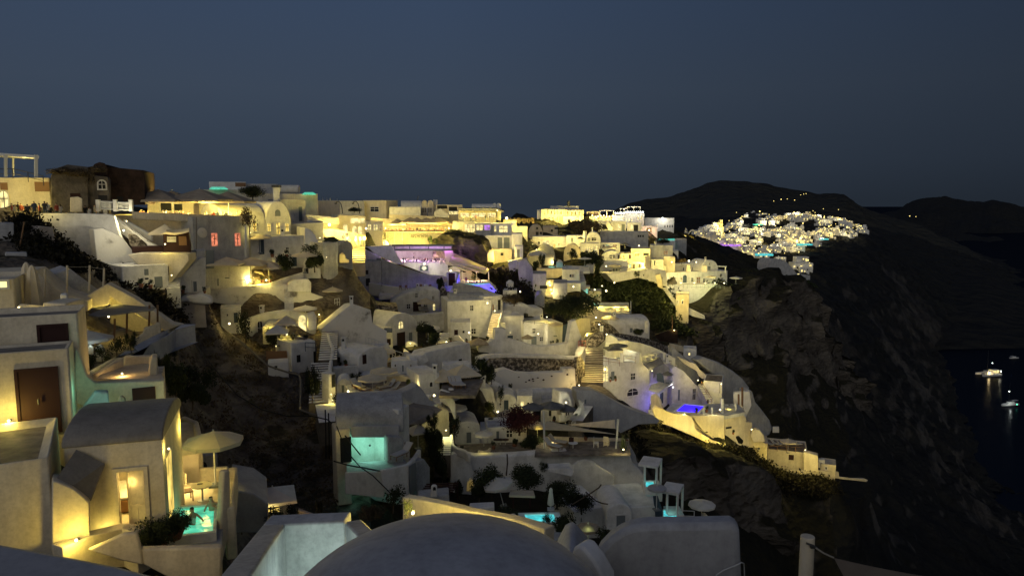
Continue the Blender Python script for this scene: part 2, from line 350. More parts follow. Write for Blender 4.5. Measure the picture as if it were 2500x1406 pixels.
# ------------------------------------------------------------------ props
def mesh_of(bm,mats,smooth=0,nm='mesh'):
    bmesh.ops.recalc_face_normals(bm,faces=bm.faces)
    me=bpy.data.meshes.new(nm); bm.to_mesh(me); bm.free()
    for m in mats: me.materials.append(M[m])
    if smooth: me.shade_smooth(); me.set_sharp_from_angle(angle=RA(smooth))
    return me
_cache={}
def umbrella(label,px,py,Y,R=1.5,sides=8,mat='canvas',h=2.6,rise=.42,val=.16,tilt=0,group='open parasols on the terraces',sx=1,rz=.2):
    k=('u',R,sides,mat,h,rise,sx)
    if k not in _cache:
        bm=bmesh.new(); top=bm.verts.new((0,0,h)); a=[];b=[]
        for i in range(sides):
            t=2*math.pi*i/sides+math.pi/sides; c=Vector((math.cos(t)*R*sx,math.sin(t)*R,0))
            a.append(bm.verts.new(c+Vector((0,0,h-rise)))); b.append(bm.verts.new(c*1.01+Vector((0,0,h-rise-val))))
            m=Vector((math.cos(t+math.pi/sides)*R*sx,math.sin(t+math.pi/sides)*R,0))*math.cos(math.pi/sides)*(.97)
        for i in range(sides):
            j=(i+1)%sides; bm.faces.new((top,a[i],a[j])); bm.faces.new((a[i],b[i],b[j],a[j]))
        bmesh.ops.recalc_face_normals(bm,faces=bm.faces)
        bmesh.ops.solidify(bm,geom=bm.faces[:],thickness=.025)
        can=mesh_of(bm,[mat],0,'canopy')
        bm=bmesh.new(); B_tube(bm,[(0,0,0),(0,0,h+.08)],.035); 
        pole=mesh_of(bm,['whitemetal'],0,'pole')
        bm=bmesh.new()
        for i in range(sides):
            t=2*math.pi*i/sides+math.pi/sides; B_tube(bm,[(0,0,h-rise-.25),(math.cos(t)*R*sx*.6,math.sin(t)*R*.6,h-rise*.6-.05)],.012,4)
        ribs=mesh_of(bm,['whitemetal'],0,'ribs')
        bm=bmesh.new(); B_box(bm,(0,0,.05),(.5,.5,.1)); base=mesh_of(bm,['greydoor'],0,'base')
        _cache[k]=(can,pole,ribs,base)
    q=P(px,py,Y); e=emptyo('umbrella',q-Vector((0,0,h)),rz); e.rotation_euler=(0,tilt,rz); setp(e,label,'umbrella',group)
    for n,m in zip(('canopy','pole','ribs','base'),_cache[k]): mkobj(n,m,e)
    return e
def folded(label,px,py,Y,h=2.7,mat='canvas',R=.28,group='folded parasols'):
    k=('f',h,mat,R)
    if k not in _cache:
        bm=bmesh.new(); n=14; prof=[(.03,h),(.10,h-.1),(.55*R,h-.35),(.75*R,h*.6),(R,h*.30),(.9*R,h*.22)]; rings=[]
        for r,z in prof: rings.append([bm.verts.new((r*(1+.28*(i%2))*math.cos(2*math.pi*i/n),r*(1+.28*(i%2))*math.sin(2*math.pi*i/n),z)) for i in range(n)])
        for i in range(len(rings)-1):
            for j in range(n): bm.faces.new((rings[i][j],rings[i][(j+1)%n],rings[i+1][(j+1)%n],rings[i+1][j]))
        bm.faces.new(rings[0]); bm.faces.new(rings[-1])
        bm2=bmesh.new(); B_tube(bm2,[(0,0,0),(0,0,h*.3)],.04); B_box(bm2,(0,0,.05),(.5,.5,.1))
        _cache[k]=(mesh_of(bm,[mat],60,'folded_canopy'),mesh_of(bm2,['whitemetal'],0,'pole'))
    q=P(px,py,Y); e=emptyo('folded_umbrella',q-Vector((0,0,h))); setp(e,label,'umbrella',group)
    mkobj('folded_canopy',_cache[k][0],e); mkobj('pole',_cache[k][1],e); return e
def sunbed(label,px,py,Y,rz=0,group='sun loungers',mat='cushion'):
    k=('s',mat)
    if k not in _cache:
        bm=bmesh.new(); B_box(bm,(0,0,.3),(.64,1.3,.05)); 
        for x in(-.27,.27):
            for y in(-.6,.5): B_box(bm,(x,y,.14),(.05,.05,.28))
        B_tube(bm,[(-.3,.62,.3),(-.3,1.15,.85)],.025); B_tube(bm,[(.3,.62,.3),(.3,1.15,.85)],.025)
        fr=mesh_of(bm,['wood'],0,'frame')
        bm=bmesh.new(); B_box(bm,(0,0,.37),(.6,1.28,.08)); B_box(bm,(0,.9,.62),(.6,.75,.07),0,0,(RA(45),'X')); cu=mesh_of(bm,[mat],0,'cushion')
        _cache[k]=(fr,cu)
    e=emptyo('sun_lounger',P(px,py,Y),rz); setp(e,label,'sun lounger',group); mkobj('frame',_cache[k][0],e); mkobj('cushion',_cache[k][1],e); return e
def chair(label,px,py,Y,rz=0,mat='wood',group='terrace chairs'):
    k=('c',mat)
    if k not in _cache:
        bm=bmesh.new(); B_box(bm,(0,0,.45),(.46,.46,.05)); s=mesh_of(bm,[mat],0,'seat')
        bm=bmesh.new(); B_box(bm,(0,.21,.72),(.46,.04,.45)); bk=mesh_of(bm,[mat],0,'backrest')
        bm=bmesh.new(); B_box(bm,(0,0,.21),(.045,.045,.42)); lg=mesh_of(bm,[mat],0,'leg')
        _cache[k]=(s,bk,lg)
    e=emptyo('chair',P(px,py,Y),rz); setp(e,label,'chair',group); mkobj('seat',_cache[k][0],e); mkobj('backrest',_cache[k][1],e)
    for x in(-.2,.2):
        for y in(-.2,.2): mkobj('leg',_cache[k][2],e).location=(x,y,0)
    return e
def table(label,px,py,Y,r=.4,h=.74,mat='wood',group='terrace tables'):
    k=('t',r,h,mat)
    if k not in _cache:
        bm=bmesh.new(); bmesh.ops.create_cone(bm,cap_ends=True,segments=16,radius1=r,radius2=r,depth=.04,matrix=Matrix.Translation((0,0,h-.02))); a=mesh_of(bm,[mat],0,'table_top')
        bm=bmesh.new(); B_tube(bm,[(0,0,.03),(0,0,h-.05)],.04); bmesh.ops.create_cone(bm,cap_ends=True,segments=12,radius1=r*.6,radius2=r*.5,depth=.04,matrix=Matrix.Translation((0,0,.02))); b=mesh_of(bm,['whitemetal'],0,'pedestal')
        _cache[k]=(a,b)
    e=emptyo('table',P(px,py,Y)); setp(e,label,'table',group); mkobj('table_top',_cache[k][0],e); mkobj('pedestal',_cache[k][1],e); return e
# people: one skinned body each
def skin(verts,edges,rad,name,mats,matf):
    me=bpy.data.meshes.new(name); me.from_pydata(verts,edges,[]); o=bpy.data.objects.new(name,me); COL.objects.link(o)
    md=o.modifiers.new('s','SKIN'); 
    for i,r in enumerate(rad):
        v=me.skin_vertices[0].data[i]; v.radius=(r,r) if not isinstance(r,tuple) else r
    me.skin_vertices[0].data[0].use_root=True
    sb=o.modifiers.new('b','SUBSURF'); sb.levels=2; sb.render_levels=2
    dg=bpy.context.evaluated_depsgraph_get(); n=bpy.data.meshes.new_from_object(o.evaluated_get(dg)); bpy.data.objects.remove(o); 
    n.materials.clear()
    for m in mats: n.materials.append(M[m])
    for p in n.polygons: p.material_index=matf(p.center); p.use_smooth=True
    n.name='person'; return n
noisemat('shirt',(.1,.1,.1),(.5,.5,.5),3,.9,0)
def shirtmat():
    m=M['shirt']; nt=m.node_tree; b=nt.nodes['Principled BSDF']
    oi=nt.nodes.new('ShaderNodeObjectInfo'); r=nt.nodes.new('ShaderNodeValToRGB'); r.color_ramp.interpolation='CONSTANT'
    cols=[(.03,.03,.035),(.6,.58,.55),(.05,.07,.12),(.45,.42,.36),(.02,.02,.02),(.25,.06,.05),(.65,.62,.55)]
    r.color_ramp.elements[0].color=(*cols[0],1); r.color_ramp.elements[1].position=.9; r.color_ramp.elements[1].color=(*cols[-1],1)
    for i,c in enumerate(cols[1:-1]): e=r.color_ramp.elements.new(.15*(i+1)); e.color=(*c,1)
    nt.links.new(oi.outputs['Random'],r.inputs['Fac']); nt.links.new(r.outputs['Color'],b.inputs['Base Color'])
shirtmat()
def body(pose):
    if pose=='stand':
        V=[(0,0,.95),(0,0,1.15),(0,0,1.38),(0,0,1.5),(0,.01,1.6),(0,.01,1.7),(.18,0,1.4),(.24,.02,1.15),(.22,-.10,.93),(.22,-.16,.88),(-.18,0,1.4),(-.25,.02,1.15),(-.20,-.12,.98),(-.16,-.18,.98),(.09,0,.88),(.10,-.02,.48),(.10,.02,.08),(.10,-.10,.04),(-.09,0,.88),(-.11,.0,.48),(-.11,.03,.08),(-.11,-.09,.04)]
        E=[(0,1),(1,2),(2,3),(3,4),(4,5),(2,6),(6,7),(7,8),(8,9),(2,10),(10,11),(11,12),(12,13),(0,14),(14,15),(15,16),(16,17),(0,18),(18,19),(19,20),(20,21)]
        R=[(.15,.11),(.14,.10),(.16,.10),.055,.085,.08,.06,.045,.03,.03,.06,.045,.03,.03,.085,.06,.04,.035,.085,.06,.04,.035]
        f=lambda c:(3 if c.z>1.62 or (c.z>1.5 and c.y>.05) else 2 if c.z>1.46 or (abs(c.x)>.17 and c.z<1.08 and c.z>.84) else 0 if c.z>.9 else 1)
    else:
        V=[(0,0,.5),(0,.02,.72),(0,.0,.95),(0,-.02,1.07),(0,-.03,1.17),(0,-.02,1.27),(.18,0,.97),(.24,-.1,.74),(.15,-.32,.76),(.13,-.38,.77),(-.18,0,.97),(-.25,-.08,.74),(-.17,-.32,.76),(-.15,-.38,.77),(.10,-.1,.5),(.11,-.45,.5),(.11,-.45,.08),(.11,-.55,.04),(-.10,-.1,.5),(-.11,-.45,.5),(-.11,-.43,.08),(-.11,-.53,.04)]
        E=[(0,1),(1,2),(2,3),(3,4),(4,5),(2,6),(6,7),(7,8),(8,9),(2,10),(10,11),(11,12),(12,13),(0,14),(14,15),(15,16),(16,17),(0,18),(18,19),(19,20),(20,21)]
        R=[(.15,.12),(.14,.10),(.16,.10),.055,.085,.08,.06,.045,.03,.03,.06,.045,.03,.03,.085,.06,.04,.035,.085,.06,.04,.035]
        f=lambda c:(3 if c.z>1.2 or (c.z>1.08 and c.y>.03) else 2 if c.z>1.03 or (c.y<-.25 and c.z>.7) else 0 if c.z>.58 else 1)
    return skin(V,E,R,'person',['shirt','bluewood','skin','hair'],f)
BODY={}
def person(label,px,py,Y,pose='stand',rz=0,group=None,s=1):
    "py: pixel of the top of the head"
    if pose not in BODY: BODY[pose]=body(pose)
    h=1.79 if pose=='stand' else 1.36
    o=mkobj('person',BODY[pose]); o.location=P(px,py,Y)-Vector((0,0,h*s)); o.rotation_euler=(0,0,rz); o.scale=(s,)*3
    setp(o,label,'person',group); return o
# foliage: leaf-sized faces spread through uneven clumps
def leaves(n,seed,ls=.12,blobs=7,flat=1.0,spiky=False,core=True):
    rnd=random.Random(seed); vs=[];fs=[]
    cs=[]
    for i in range(blobs):
        a=rnd.uniform(0,6.28); r=rnd.uniform(.1,.62); cs.append((Vector((math.cos(a)*r,math.sin(a)*r,rnd.uniform(.25,.95)*flat)),rnd.uniform(.25,.48)))
    for i in range(n):
        c,r=rnd.choice(cs); d=Vector((rnd.gauss(0,1),rnd.gauss(0,1),rnd.gauss(0,1))).normalized(); p=c+d*r*rnd.uniform(.55,1.08)
        p.z=max(p.z,.02)
        a=Vector((rnd.gauss(0,1),rnd.gauss(0,1),rnd.gauss(0,1))).normalized()
        if spiky: a=(d+Vector((0,0,.6))).normalized()
        b=a.cross(d); b=b.normalized() if b.length>.05 else Vector((1,0,0))
        l=ls*rnd.uniform(.6,1.4); w=l*(.25 if spiky else .5); l*=1.8 if spiky else 1
        k=len(vs); vs+=[p-a*l*.5,p+b*w*.5,p+a*l*.5,p-b*w*.5]; fs.append((k,k+1,k+2,k+3))
    me=bpy.data.meshes.new('foliage'); me.from_pydata(vs,[],fs); return me
FOL={}
def fol(kind,mat):
    if (kind,mat) not in FOL:
        sd,n,ls,bl,fl,sp={'bush':(1,2200,.13,8,.8,False),'bush2':(2,2200,.13,6,.7,False),'big':(3,5500,.085,14,.85,False),'big2':(4,5500,.085,12,.75,False),'spiky':(5,1300,.16,5,.9,True),'thin':(6,700,.13,8,1,False),'low':(8,1700,.12,9,.45,False)}[kind]
        me=leaves(n,sd,ls,bl,fl,sp); me.materials.append(M[mat]); FOL[(kind,mat)]=me
    return FOL[(kind,mat)]
def bush(label,px,py,Y,w,h=None,kind='bush',mat='leaf',name='bush',cat='shrub',group=None,rz=None,trunk=True,up=0):
    "px,py: foot of the bush; w: width in pixels; h height in pixels"
    m=w*Y/F; hh=(h or w*.8)*Y/F
    e=emptyo(name,P(px,py,Y)+Vector((0,0,up)),random.uniform(0,6.28) if rz is None else rz); setp(e,label,cat,group)
    o=mkobj('foliage' if name=='bush' else 'crown',fol(kind,mat),e); o.scale=(m/1.7,m/1.7,hh/1.15)
    if trunk:
        if 'trunk' not in _cache:
            bm=bmesh.new()
            B_tube(bm,[(0,0,-.25),(.02,0,.2),(0,.03,.5)],.05,6,r2=.03); B_tube(bm,[(.01,0,.15),(.2,.1,.5),(.3,.15,.7)],.03,5,r2=.012); B_tube(bm,[(.01,0,.2),(-.2,-.1,.5),(-.32,-.1,.75)],.03,5,r2=.012); B_tube(bm,[(0,0,.4),(.05,-.2,.8)],.025,5,r2=.01)
            _cache['trunk']=mesh_of(bm,['bark'],60,'trunk')
        t=mkobj('stem' if name=='bush' else 'trunk',_cache['trunk'],e); t.scale=o.scale
    return e
def cable(label,pts,r=.03,mat='black',name='cable',cat='cable',group=None):
    bm=bmesh.new(); q=[]; pp=[P(*p) for p in pts]
    B_tube(bm,pp,r,6); o=fin(name,bm,mat,None,60); setp(o,label,cat,group); return o
def post(label,px,y0,y1,Y,r=.05,mat='bark',name='post',cat='post',group=None,dx=0):
    bm=bmesh.new(); a=P(px,y1,Y); b=P(px+dx,y0,Y); B_tube(bm,[a,(a+b)/2+Vector((.02,0,0)),b],r,7); o=fin(name,bm,mat,None,60); setp(o,label,cat,group); return o
def rail(label,pts,h=1.0,mat='whitemetal',name='railing',cat='railing',n=None,r=.03,group=None,solid=False):
    "railing: top line through the points, uprights below it"
    q=[P(*p) for p in pts]; e=emptyo(name,q[0]-Vector((0,0,h))); setp(e,label,cat,group)
    bm=bmesh.new(); B_tube(bm,q,r*1.3,5); B_tube(bm,[p-Vector((0,0,h*.5)) for p in q],r,4); fin('top_rail',bm,mat,e,0)
    bm=bmesh.new()
    for i in range(len(q)-1):
        k=max(1,int((q[i+1]-q[i]).length/(1.2 if not n else n)))
        for j in range(k+(i==len(q)-2)):
            p=q[i].lerp(q[i+1],j/k); B_box(bm,p-Vector((0,0,h/2)),(r*2,r*2,h))
    fin('uprights',bm,mat,e,0); fix(e); return e
def pool(label,pts,mat,p,col,z=None,group=None,rimw=.3,depth=.25):
    "pool: stone rim and lit water; pts are pixels of the water's edge, first with its distance"
    p0=P(*pts[0]); z=p0.z; q=[p0]+[Pz(a[0],a[1],z) for a in pts[1:]]; c=sum(q,Vector())/len(q)
    e=emptyo('pool',c); setp(e,label,'pool',group)
    bm=bmesh.new(); B_poly(bm,[v-Vector((0,0,.06)) for v in q],[v-Vector((0,0,.6)) for v in q]); fin('water',bm,mat,e,0)
    bm=bmesh.new(); o=[c+(v-c)*(1+rimw/(v-c).length) for v in q]; n=len(q); t=Vector((0,0,.02)); d=Vector((0,0,.7))
    A=[bm.verts.new(v+t) for v in q];Bv=[bm.verts.new(v+t) for v in o];Cv=[bm.verts.new(v-d) for v in o];D=[bm.verts.new(v-d) for v in q]
    for i in range(n):
        j=(i+1)%n
        for r_ in ((A,Bv),(Bv,Cv),(D,A)): bm.faces.new((r_[0][i],r_[0][j],r_[1][j],r_[1][i]))
    fin('rim',bm,'white',e,0); fix(e)
    if p: light(0,0,0,p,col,.5,loc=c+Vector((0,0,.35)))
    return e
# ------------------------------------------------------------------ sky
w=bpy.data.worlds.new('World'); SC.world=w; w.use_nodes=True; nt=w.node_tree; N=nt.nodes; L=nt.links; bg=N['Background']
tc=N.new('ShaderNodeTexCoord'); sp=N.new('ShaderNodeSeparateXYZ'); L.new(tc.outputs['Generated'],sp.inputs[0])
# clear dusk sky: blue overhead, slate grey at the horizon
r=N.new('ShaderNodeValToRGB'); L.new(sp.outputs['Z'],r.inputs['Fac'])
cr=r.color_ramp; cr.elements[0].position=0; cr.elements[0].color=(.026,.036,.052,1); cr.elements[1].position=1; cr.elements[1].color=(.020,.034,.085,1)
for p,c in ((.05,(.034,.048,.072,1)),(.14,(.042,.060,.092,1)),(.26,(.037,.060,.108,1)),(.36,(.031,.055,.115,1)),(.6,(.020,.036,.085,1))):
    e=cr.elements.new(p); e.color=c
# darker towards the east (right)
mr=N.new('ShaderNodeMapRange'); mr.inputs['From Min'].default_value=-.1; mr.inputs['From Max'].default_value=.62; mr.inputs['To Min'].default_value=1.0; mr.inputs['To Max'].default_value=.52; L.new(sp.outputs['X'],mr.inputs['Value'])
v1=N.new('ShaderNodeVectorMath'); v1.operation='SCALE'; L.new(r.outputs['Color'],v1.inputs[0]); L.new(mr.outputs['Result'],v1.inputs['Scale'])
# afterglow of the sunset, low in the sky opposite the view
y=N.new('ShaderNodeMapRange'); y.inputs['From Min'].default_value=.15; y.inputs['From Max'].default_value=-1.0; y.inputs['To Min'].default_value=0; y.inputs['To Max'].default_value=1; L.new(sp.outputs['Y'],y.inputs['Value'])
z=N.new('ShaderNodeMapRange'); z.inputs['From Min'].default_value=.75; z.inputs['From Max'].default_value=.0; L.new(sp.outputs['Z'],z.inputs['Value'])
mu=N.new('ShaderNodeMath'); mu.operation='MULTIPLY'; L.new(y.outputs[0],mu.inputs[0]); L.new(z.outputs[0],mu.inputs[1])
v2=N.new('ShaderNodeVectorMath'); v2.operation='SCALE'; v2.inputs[0].default_value=(.43,.41,.36); L.new(mu.outputs[0],v2.inputs['Scale'])
ad=N.new('ShaderNodeVectorMath'); ad.operation='ADD'; L.new(v1.outputs[0],ad.inputs[0]); L.new(v2.outputs[0],ad.inputs[1])
L.new(ad.outputs[0],bg.inputs['Color']); bg.inputs['Strength'].default_value=1.0
s=bpy.data.lights.new('sun','SUN'); s.energy=.37; s.angle=RA(50); s.color=(1,.96,.89); so=bpy.data.objects.new('sun',s); COL.objects.link(so)
so.rotation_euler=(RA(64),0,RA(-28)); SUN=so
SC.view_settings.view_transform='Standard'; SC.view_settings.look='None'; SC.view_settings.exposure=0; SC.view_settings.gamma=1
SC.render.engine='CYCLES'; c=SC.cycles; c.use_denoising=True; c.max_bounces=5; c.diffuse_bounces=3; c.glossy_bounces=3; c.transmission_bounces=3; c.sample_clamp_indirect=3; c.sample_clamp_direct=0; c.use_light_tree=True
try: c.denoiser='OPENIMAGEDENOISE'; c.denoising_input_passes='RGB_ALBEDO_NORMAL'; c.denoising_prefilter='ACCURATE'
except Exception: pass
# ================================================================== nearest roofs
slab('grey rounded roof edge sweeping across the nearest corner',[(-150,1306,6),(0,1318,5.9),(150,1332,5.7),(300,1350,5.5),(450,1374,5.25),(600,1399,5.0),(760,1432,4.7),(760,1900,2.6),(-150,1900,2.6)],keep=True,th=.6,mat='roofgrey',name='flat_roof',cat='roof',bev=.08)
def superdome(label,px,pytop,Y,a,b,c,n=2.4,name='domed_roof',mat='roofgrey'):
    bm=bmesh.new(); top=P(px,pytop,Y); nu,nv=72,26; rows=[]
    for i in range(nv):
        t=math.pi/2*i/(nv-1); ct,st=math.cos(t)**(2/n),math.sin(t)**(2/2.0); row=[]
        for j in range(nu):
            p=2*math.pi*j/nu; row.append(bm.verts.new((top.x+a*ct*math.cos(p),top.y+b*ct*math.sin(p),top.z-c+c*st)) if i<nv-1 else None)
        rows.append(row)
    tp=bm.verts.new(top)
    for i in range(nv-2):
        for j in range(nu): bm.faces.new((rows[i][j],rows[i][(j+1)%nu],rows[i+1][(j+1)%nu],rows[i+1][j]))
    for j in range(nu): bm.faces.new((rows[nv-2][j],rows[nv-2][(j+1)%nu],tp))
    bm.faces.new([rows[0][j] for j in range(nu)])
    o=fin(name,bm,mat,None,60); setp(o,label,'roof'); return o
superdome('broad smooth grey dome in the foreground, widest of the roofs',1085,1338,9.2,2.62,3.0,1.9)
mass('squared white vault end with a rounded left shoulder beside the broad dome',[(1440,1460),(1448,1372),(1464,1340),(1490,1313),(1515,1297),(1545,1285),(1585,1281),(1700,1280),(1785,1278),(1800,1284),(1806,1300),(1813,1460)],12.5,12.0,dep=.45,mat='roofgrey',name='vault',cat='roof',bev=.13,smooth=50)
mass('thin upright whitewashed fin between the dome and the squared vault',[(1393,1356),(1399,1337),(1412,1330),(1424,1336),(1450,1368),(1474,1412),(1478,1460),(1440,1460)],11.4,11.0,dep=.35,name='roof_fin',cat='wall',bev=.05)
mass('low grey flat roof corner between the dome and the fin',[(1330,1460),(1380,1366),(1400,1356),(1440,1400),(1450,1460)],12.4,dep=1.5,mat='roofgrey',name='roof_corner',cat='roof')
cable('white cable looping over the corner of the squared vault',[(1743,1420,11.9),(1750,1402,11.9),(1765,1392,11.9),(1785,1384,11.9),(1800,1378,11.9),(1810,1372,11.95),(1816,1375,12.1),(1817,1392,12.2),(1818,1420,12.2)],.012,'whitemetal')
bm=bmesh.new(); q=P(1972,1308,9); bmesh.ops.create_cone(bm,cap_ends=True,segments=28,radius1=.09,radius2=.088,depth=3,matrix=Matrix.Translation(q-Vector((0,0,1.5))))
pr=emptyo('sail_post',q-Vector((0,0,3))); setp(pr,'round cream post with a rope shackle, standing over the dark cliff','post'); fin('post_shaft',bm,'cream',pr,40,.01); 
bm=bmesh.new(); B_tube(bm,[P(1968,1325,8.9),P(1985,1331,8.88),P(1996,1338,8.85)],.014,8); B_box(bm,P(1983,1334,8.87),(.05,.04,.035)); fin('shackle',bm,'metal',pr,0); fix(pr)
cable('grey rope from the cream post to the sail corner',[(1992,1337,8.85),(2012,1350,8.75),(2036,1361,8.65)],.011,'rope',name='rope',cat='rope')
bm=bmesh.new(); a,b_,c_=P(2036,1361,8.65),P(2560,1440,7.4),P(2160,1560,7.2); vs=[];n=14
for i in range(n+1):
    row=[]
    for j in range(n+1-i):
        u,v=i/n,j/n; p=a*(1-u-v)+b_*u+c_*v; p.z-=.9*(u*(1-u-v)*.25+v*(1-u-v)*.2+u*v*.4); row.append(bm.verts.new(p))
    vs.append(row)
for i in range(n):
    for j in range(n-i):
        bm.faces.new((vs[i][j],vs[i+1][j],vs[i][j+1]))
        if j<n-i-1: bm.faces.new((vs[i+1][j],vs[i+1][j+1],vs[i][j+1]))
bmesh.ops.solidify(bm,geom=bm.faces[:],thickness=.01); setp(fin('shade_sail',bm,'canvastan',None,60),'dim tan shade sail tied to the cream post by a rope','shade sail')
# sunken terrace with glowing walls, lit by a plunge pool out of sight
zb=P(640,1281,17).z
ribbon('grey parapet of the sunken terrace, long left side',[(520,1425,12.0),(640,1281,17.0)],[2.6,2.6],.55,'greywash',bev=.05)
ribbon('grey parapet of the sunken terrace, far side',[(640,1281,17.0),(735,1277,16.95),(842,1273,16.9)],2.6,.6,'greywash',bev=.05)
ribbon('parapet of the sunken terrace running behind the dome',[(842,1273,16.9),(905,1340,14.2)],2.6,.4,'greywash',bev=.05)
slab('pale floor of the sunken terrace',[(500,1430,11),(640,1281,17.4),(860,1273,17.2),(930,1430,11)],z=zb-2.3,th=.3,mat='white',keep=True)
light(0,0,0,95,(.74,1,.92),.6,loc=Vector((P(800,1320,15).x,14.6,zb-1.3)))
light(0,0,0,22,(.66,1,.92),.5,loc=Vector((P(640,1330,14).x,13.0,zb-1.2)))
# lit wedge wall behind the dome
ribbon('curving whitewashed parapet glowing yellow behind the broad dome',[(982,1213,20),(1020,1219,19.6),(1080,1231,19),(1150,1248,18.2),(1250,1266,17),(1330,1290,16)],2.4,.3,'cream',bev=.03)
lamp('round lamp at the foot of the curving glowing parapet',1008,1252,17.6,70,off=.2,r=.07)
light(1080,1254,17.4,40,off=.2); light(1150,1262,16.8,14,off=.2)
bush('sparse climbing plant on the end of the curving glowing parapet',996,1262,17.7,30,48,'thin',trunk=True)
# ================================================================== left houses
# lower house with open door: walls built in pieces around the real doorway
f=fac(165,24.6,402,25.5,1200); root=emptyo('vaulted_house',f.to(1.7,P(165,1330,24.6).z)); setp(root,'nearest cream house with a grey barrel roof and an open lit door','house')
zt=P(165,1087,24.6).z; z0=P(165,1330,24.6).z-2; wd=f.w; s0,zd=f.loc(285,1152); s1,_=f.loc(351,1150); _,zf=f.loc(300,1296); z1=zd
bm=bmesh.new()
for a,b_,c_,d_ in ((-.02,s0,z0,zt),(s1,wd,z0,zt),(s0,s1,z1,zt),(s0,s1,z0,zf)):
    B_poly(bm,[f.to(*q) for q in ((a,c_),(a,d_),(b_,d_),(b_,c_))],[f.to(*q,.28) for q in ((a,c_),(a,d_),(b_,d_),(b_,c_))])
B_poly(bm,[f.to(*q,.28) for q in ((wd-.28,z0),(wd-.28,zt),(wd,zt),(wd,z0))],[f.to(*q,4.6) for q in ((wd-.28,z0),(wd-.28,zt),(wd,zt),(wd,z0))])
B_poly(bm,[f.to(*q,4.32) for q in ((0,z0),(0,zt),(wd-.28,zt),(wd-.28,z0))],[f.to(*q,4.6) for q in ((0,z0),(0,zt),(wd-.28,zt),(wd-.28,z0))])
B_poly(bm,[f.to(*q,.28) for q in ((-.02,z0),(-.02,zt),(.2,zt),(.2,z0))],[f.to(*q,4.6) for q in ((-.02,z0),(-.02,zt),(.2,zt),(.2,z0))])
fin('walls',bm,'cream',root,30)
bm=bmesh.new(); B_poly(bm,[f.to(*q,.28) for q in ((.2,zf-.2),(.2,zf),(wd-.28,zf),(wd-.28,zf-.2))],[f.to(*q,4.3) for q in ((.2,zf-.2),(.2,zf),(wd-.28,zf),(wd-.28,zf-.2))]); fin('room_floor',bm,'cream',root,0)
o=arc(-.06,4.66,zt-.02,zt+.62,16)
bm=bmesh.new(); B_poly(bm,[f.to(-.08,z,a) for a,z in [(-.06,zt-.10)]+o+[(4.66,zt-.10)]],[f.to(wd+.06,z,a) for a,z in [(-.06,zt-.10)]+o+[(4.66,zt-.10)]]); fin('barrel_roof',bm,'roofwarm',root,40,.05)
bm=bmesh.new()
for a,b_,c_,d_ in ((s0-.13,s0,zf,zd+.13),(s1,s1+.13,zf,zd+.13),(s0,s1,zd,zd+.13)): B_poly(bm,[f.to(*q,-.06) for q in ((a,c_),(a,d_),(b_,d_),(b_,c_))],[f.to(*q,.2) for q in ((a,c_),(a,d_),(b_,d_),(b_,c_))])
fr=fin('door_frame',bm,'cream',root,0)
# open leaf, hinged on the right, with sunk panels
hz=f.to(s1-.02,0,.18); lf=Vector(f.to(s1-.02-.62,0,.42))-Vector(hz); lf.z=0; lw=lf.length; lf.normalize(); ln=Vector((-lf.y,lf.x,0))
bm=bmesh.new(); H=zd-zf
def lb(a,b_,c_,d_,t0=0,t1=.05): 
    o=((a,c_),(a,d_),(b_,d_),(b_,c_)); B_poly(bm,[Vector((hz.x,hz.y,zf))+lf*q[0]+Vector((0,0,q[1]))+ln*t0 for q in o],[Vector((hz.x,hz.y,zf))+lf*q[0]+Vector((0,0,q[1]))+ln*t1 for q in o])
for a,b_ in ((0,.09),(lw-.09,lw)): lb(a,b_,.02,H)
for c_,d_ in ((.02,.14),(.72,.84),(H-.1,H)): lb(.09,lw-.09,c_,d_)
lb(lw/2-.04,lw/2+.04,.14,.72); lb(.09,lw-.09,.14,.72,.015,.03); lb(.09,lw-.09,.84,H-.1,.015,.03)
lo=fin('door_leaf',bm,'cream',root,0,.008,1); lo['label']='cream panelled door leaf standing half open'
bm=bmesh.new(); B_box(bm,Vector((hz.x,hz.y,zf+1.0))+lf*(lw-.05)-ln*.03,(.03,.05,.13)); h_=fin('handle',bm,'metal',lo,0)
# room contents seen through the door
bm=bmesh.new(); q=f.to(s0+.1,zf,2.6); B_box(bm,q+Vector((0,0,.28)),(1.6,1.9,.5),math.atan2(f.e.y,f.e.x)); B_box(bm,q+Vector((0,0,.58)),(1.62,1.92,.12),math.atan2(f.e.y,f.e.x),1); B_box(bm,q+Vector((-.1,.6,.78)),(.5,.3,.35),.4,2)
bd=fin('bed',bm,['wood','white','cream'],None,0,.03,1); setp(bd,'bed with white cover and red base seen through the open door','bed')
light(0,0,0,170,(1,.70,.2),.2,loc=f.to(s0+.3,zf+1.95,1.9)); light(0,0,0,36,(1,.70,.2),.15,loc=f.to((s0+s1)/2,zf+1.7,.35))
fix(root)
CTRL+= [(165,1400,23),(402,1400,25),(0,1400,22),(-100,1400,22),(530,1406,28),(560,1360,33)]
# gable side with tall lit doorway
side=f.side(wd)
bm=bmesh.new()
for a,b_ in ((.7,1.15),(1.25,1.7)): B_poly(bm,[side.to(*q,-.03) for q in ((a,zf),(a,zf+2.3),(b_,zf+2.3),(b_,zf))],[side.to(*q,.1) for q in ((a,zf),(a,zf+2.3),(b_,zf+2.3),(b_,zf))])
g_=fin('glazed_door',bm,'lit',root,0); g_.matrix_parent_inverse=Matrix.Translation(-root.location)
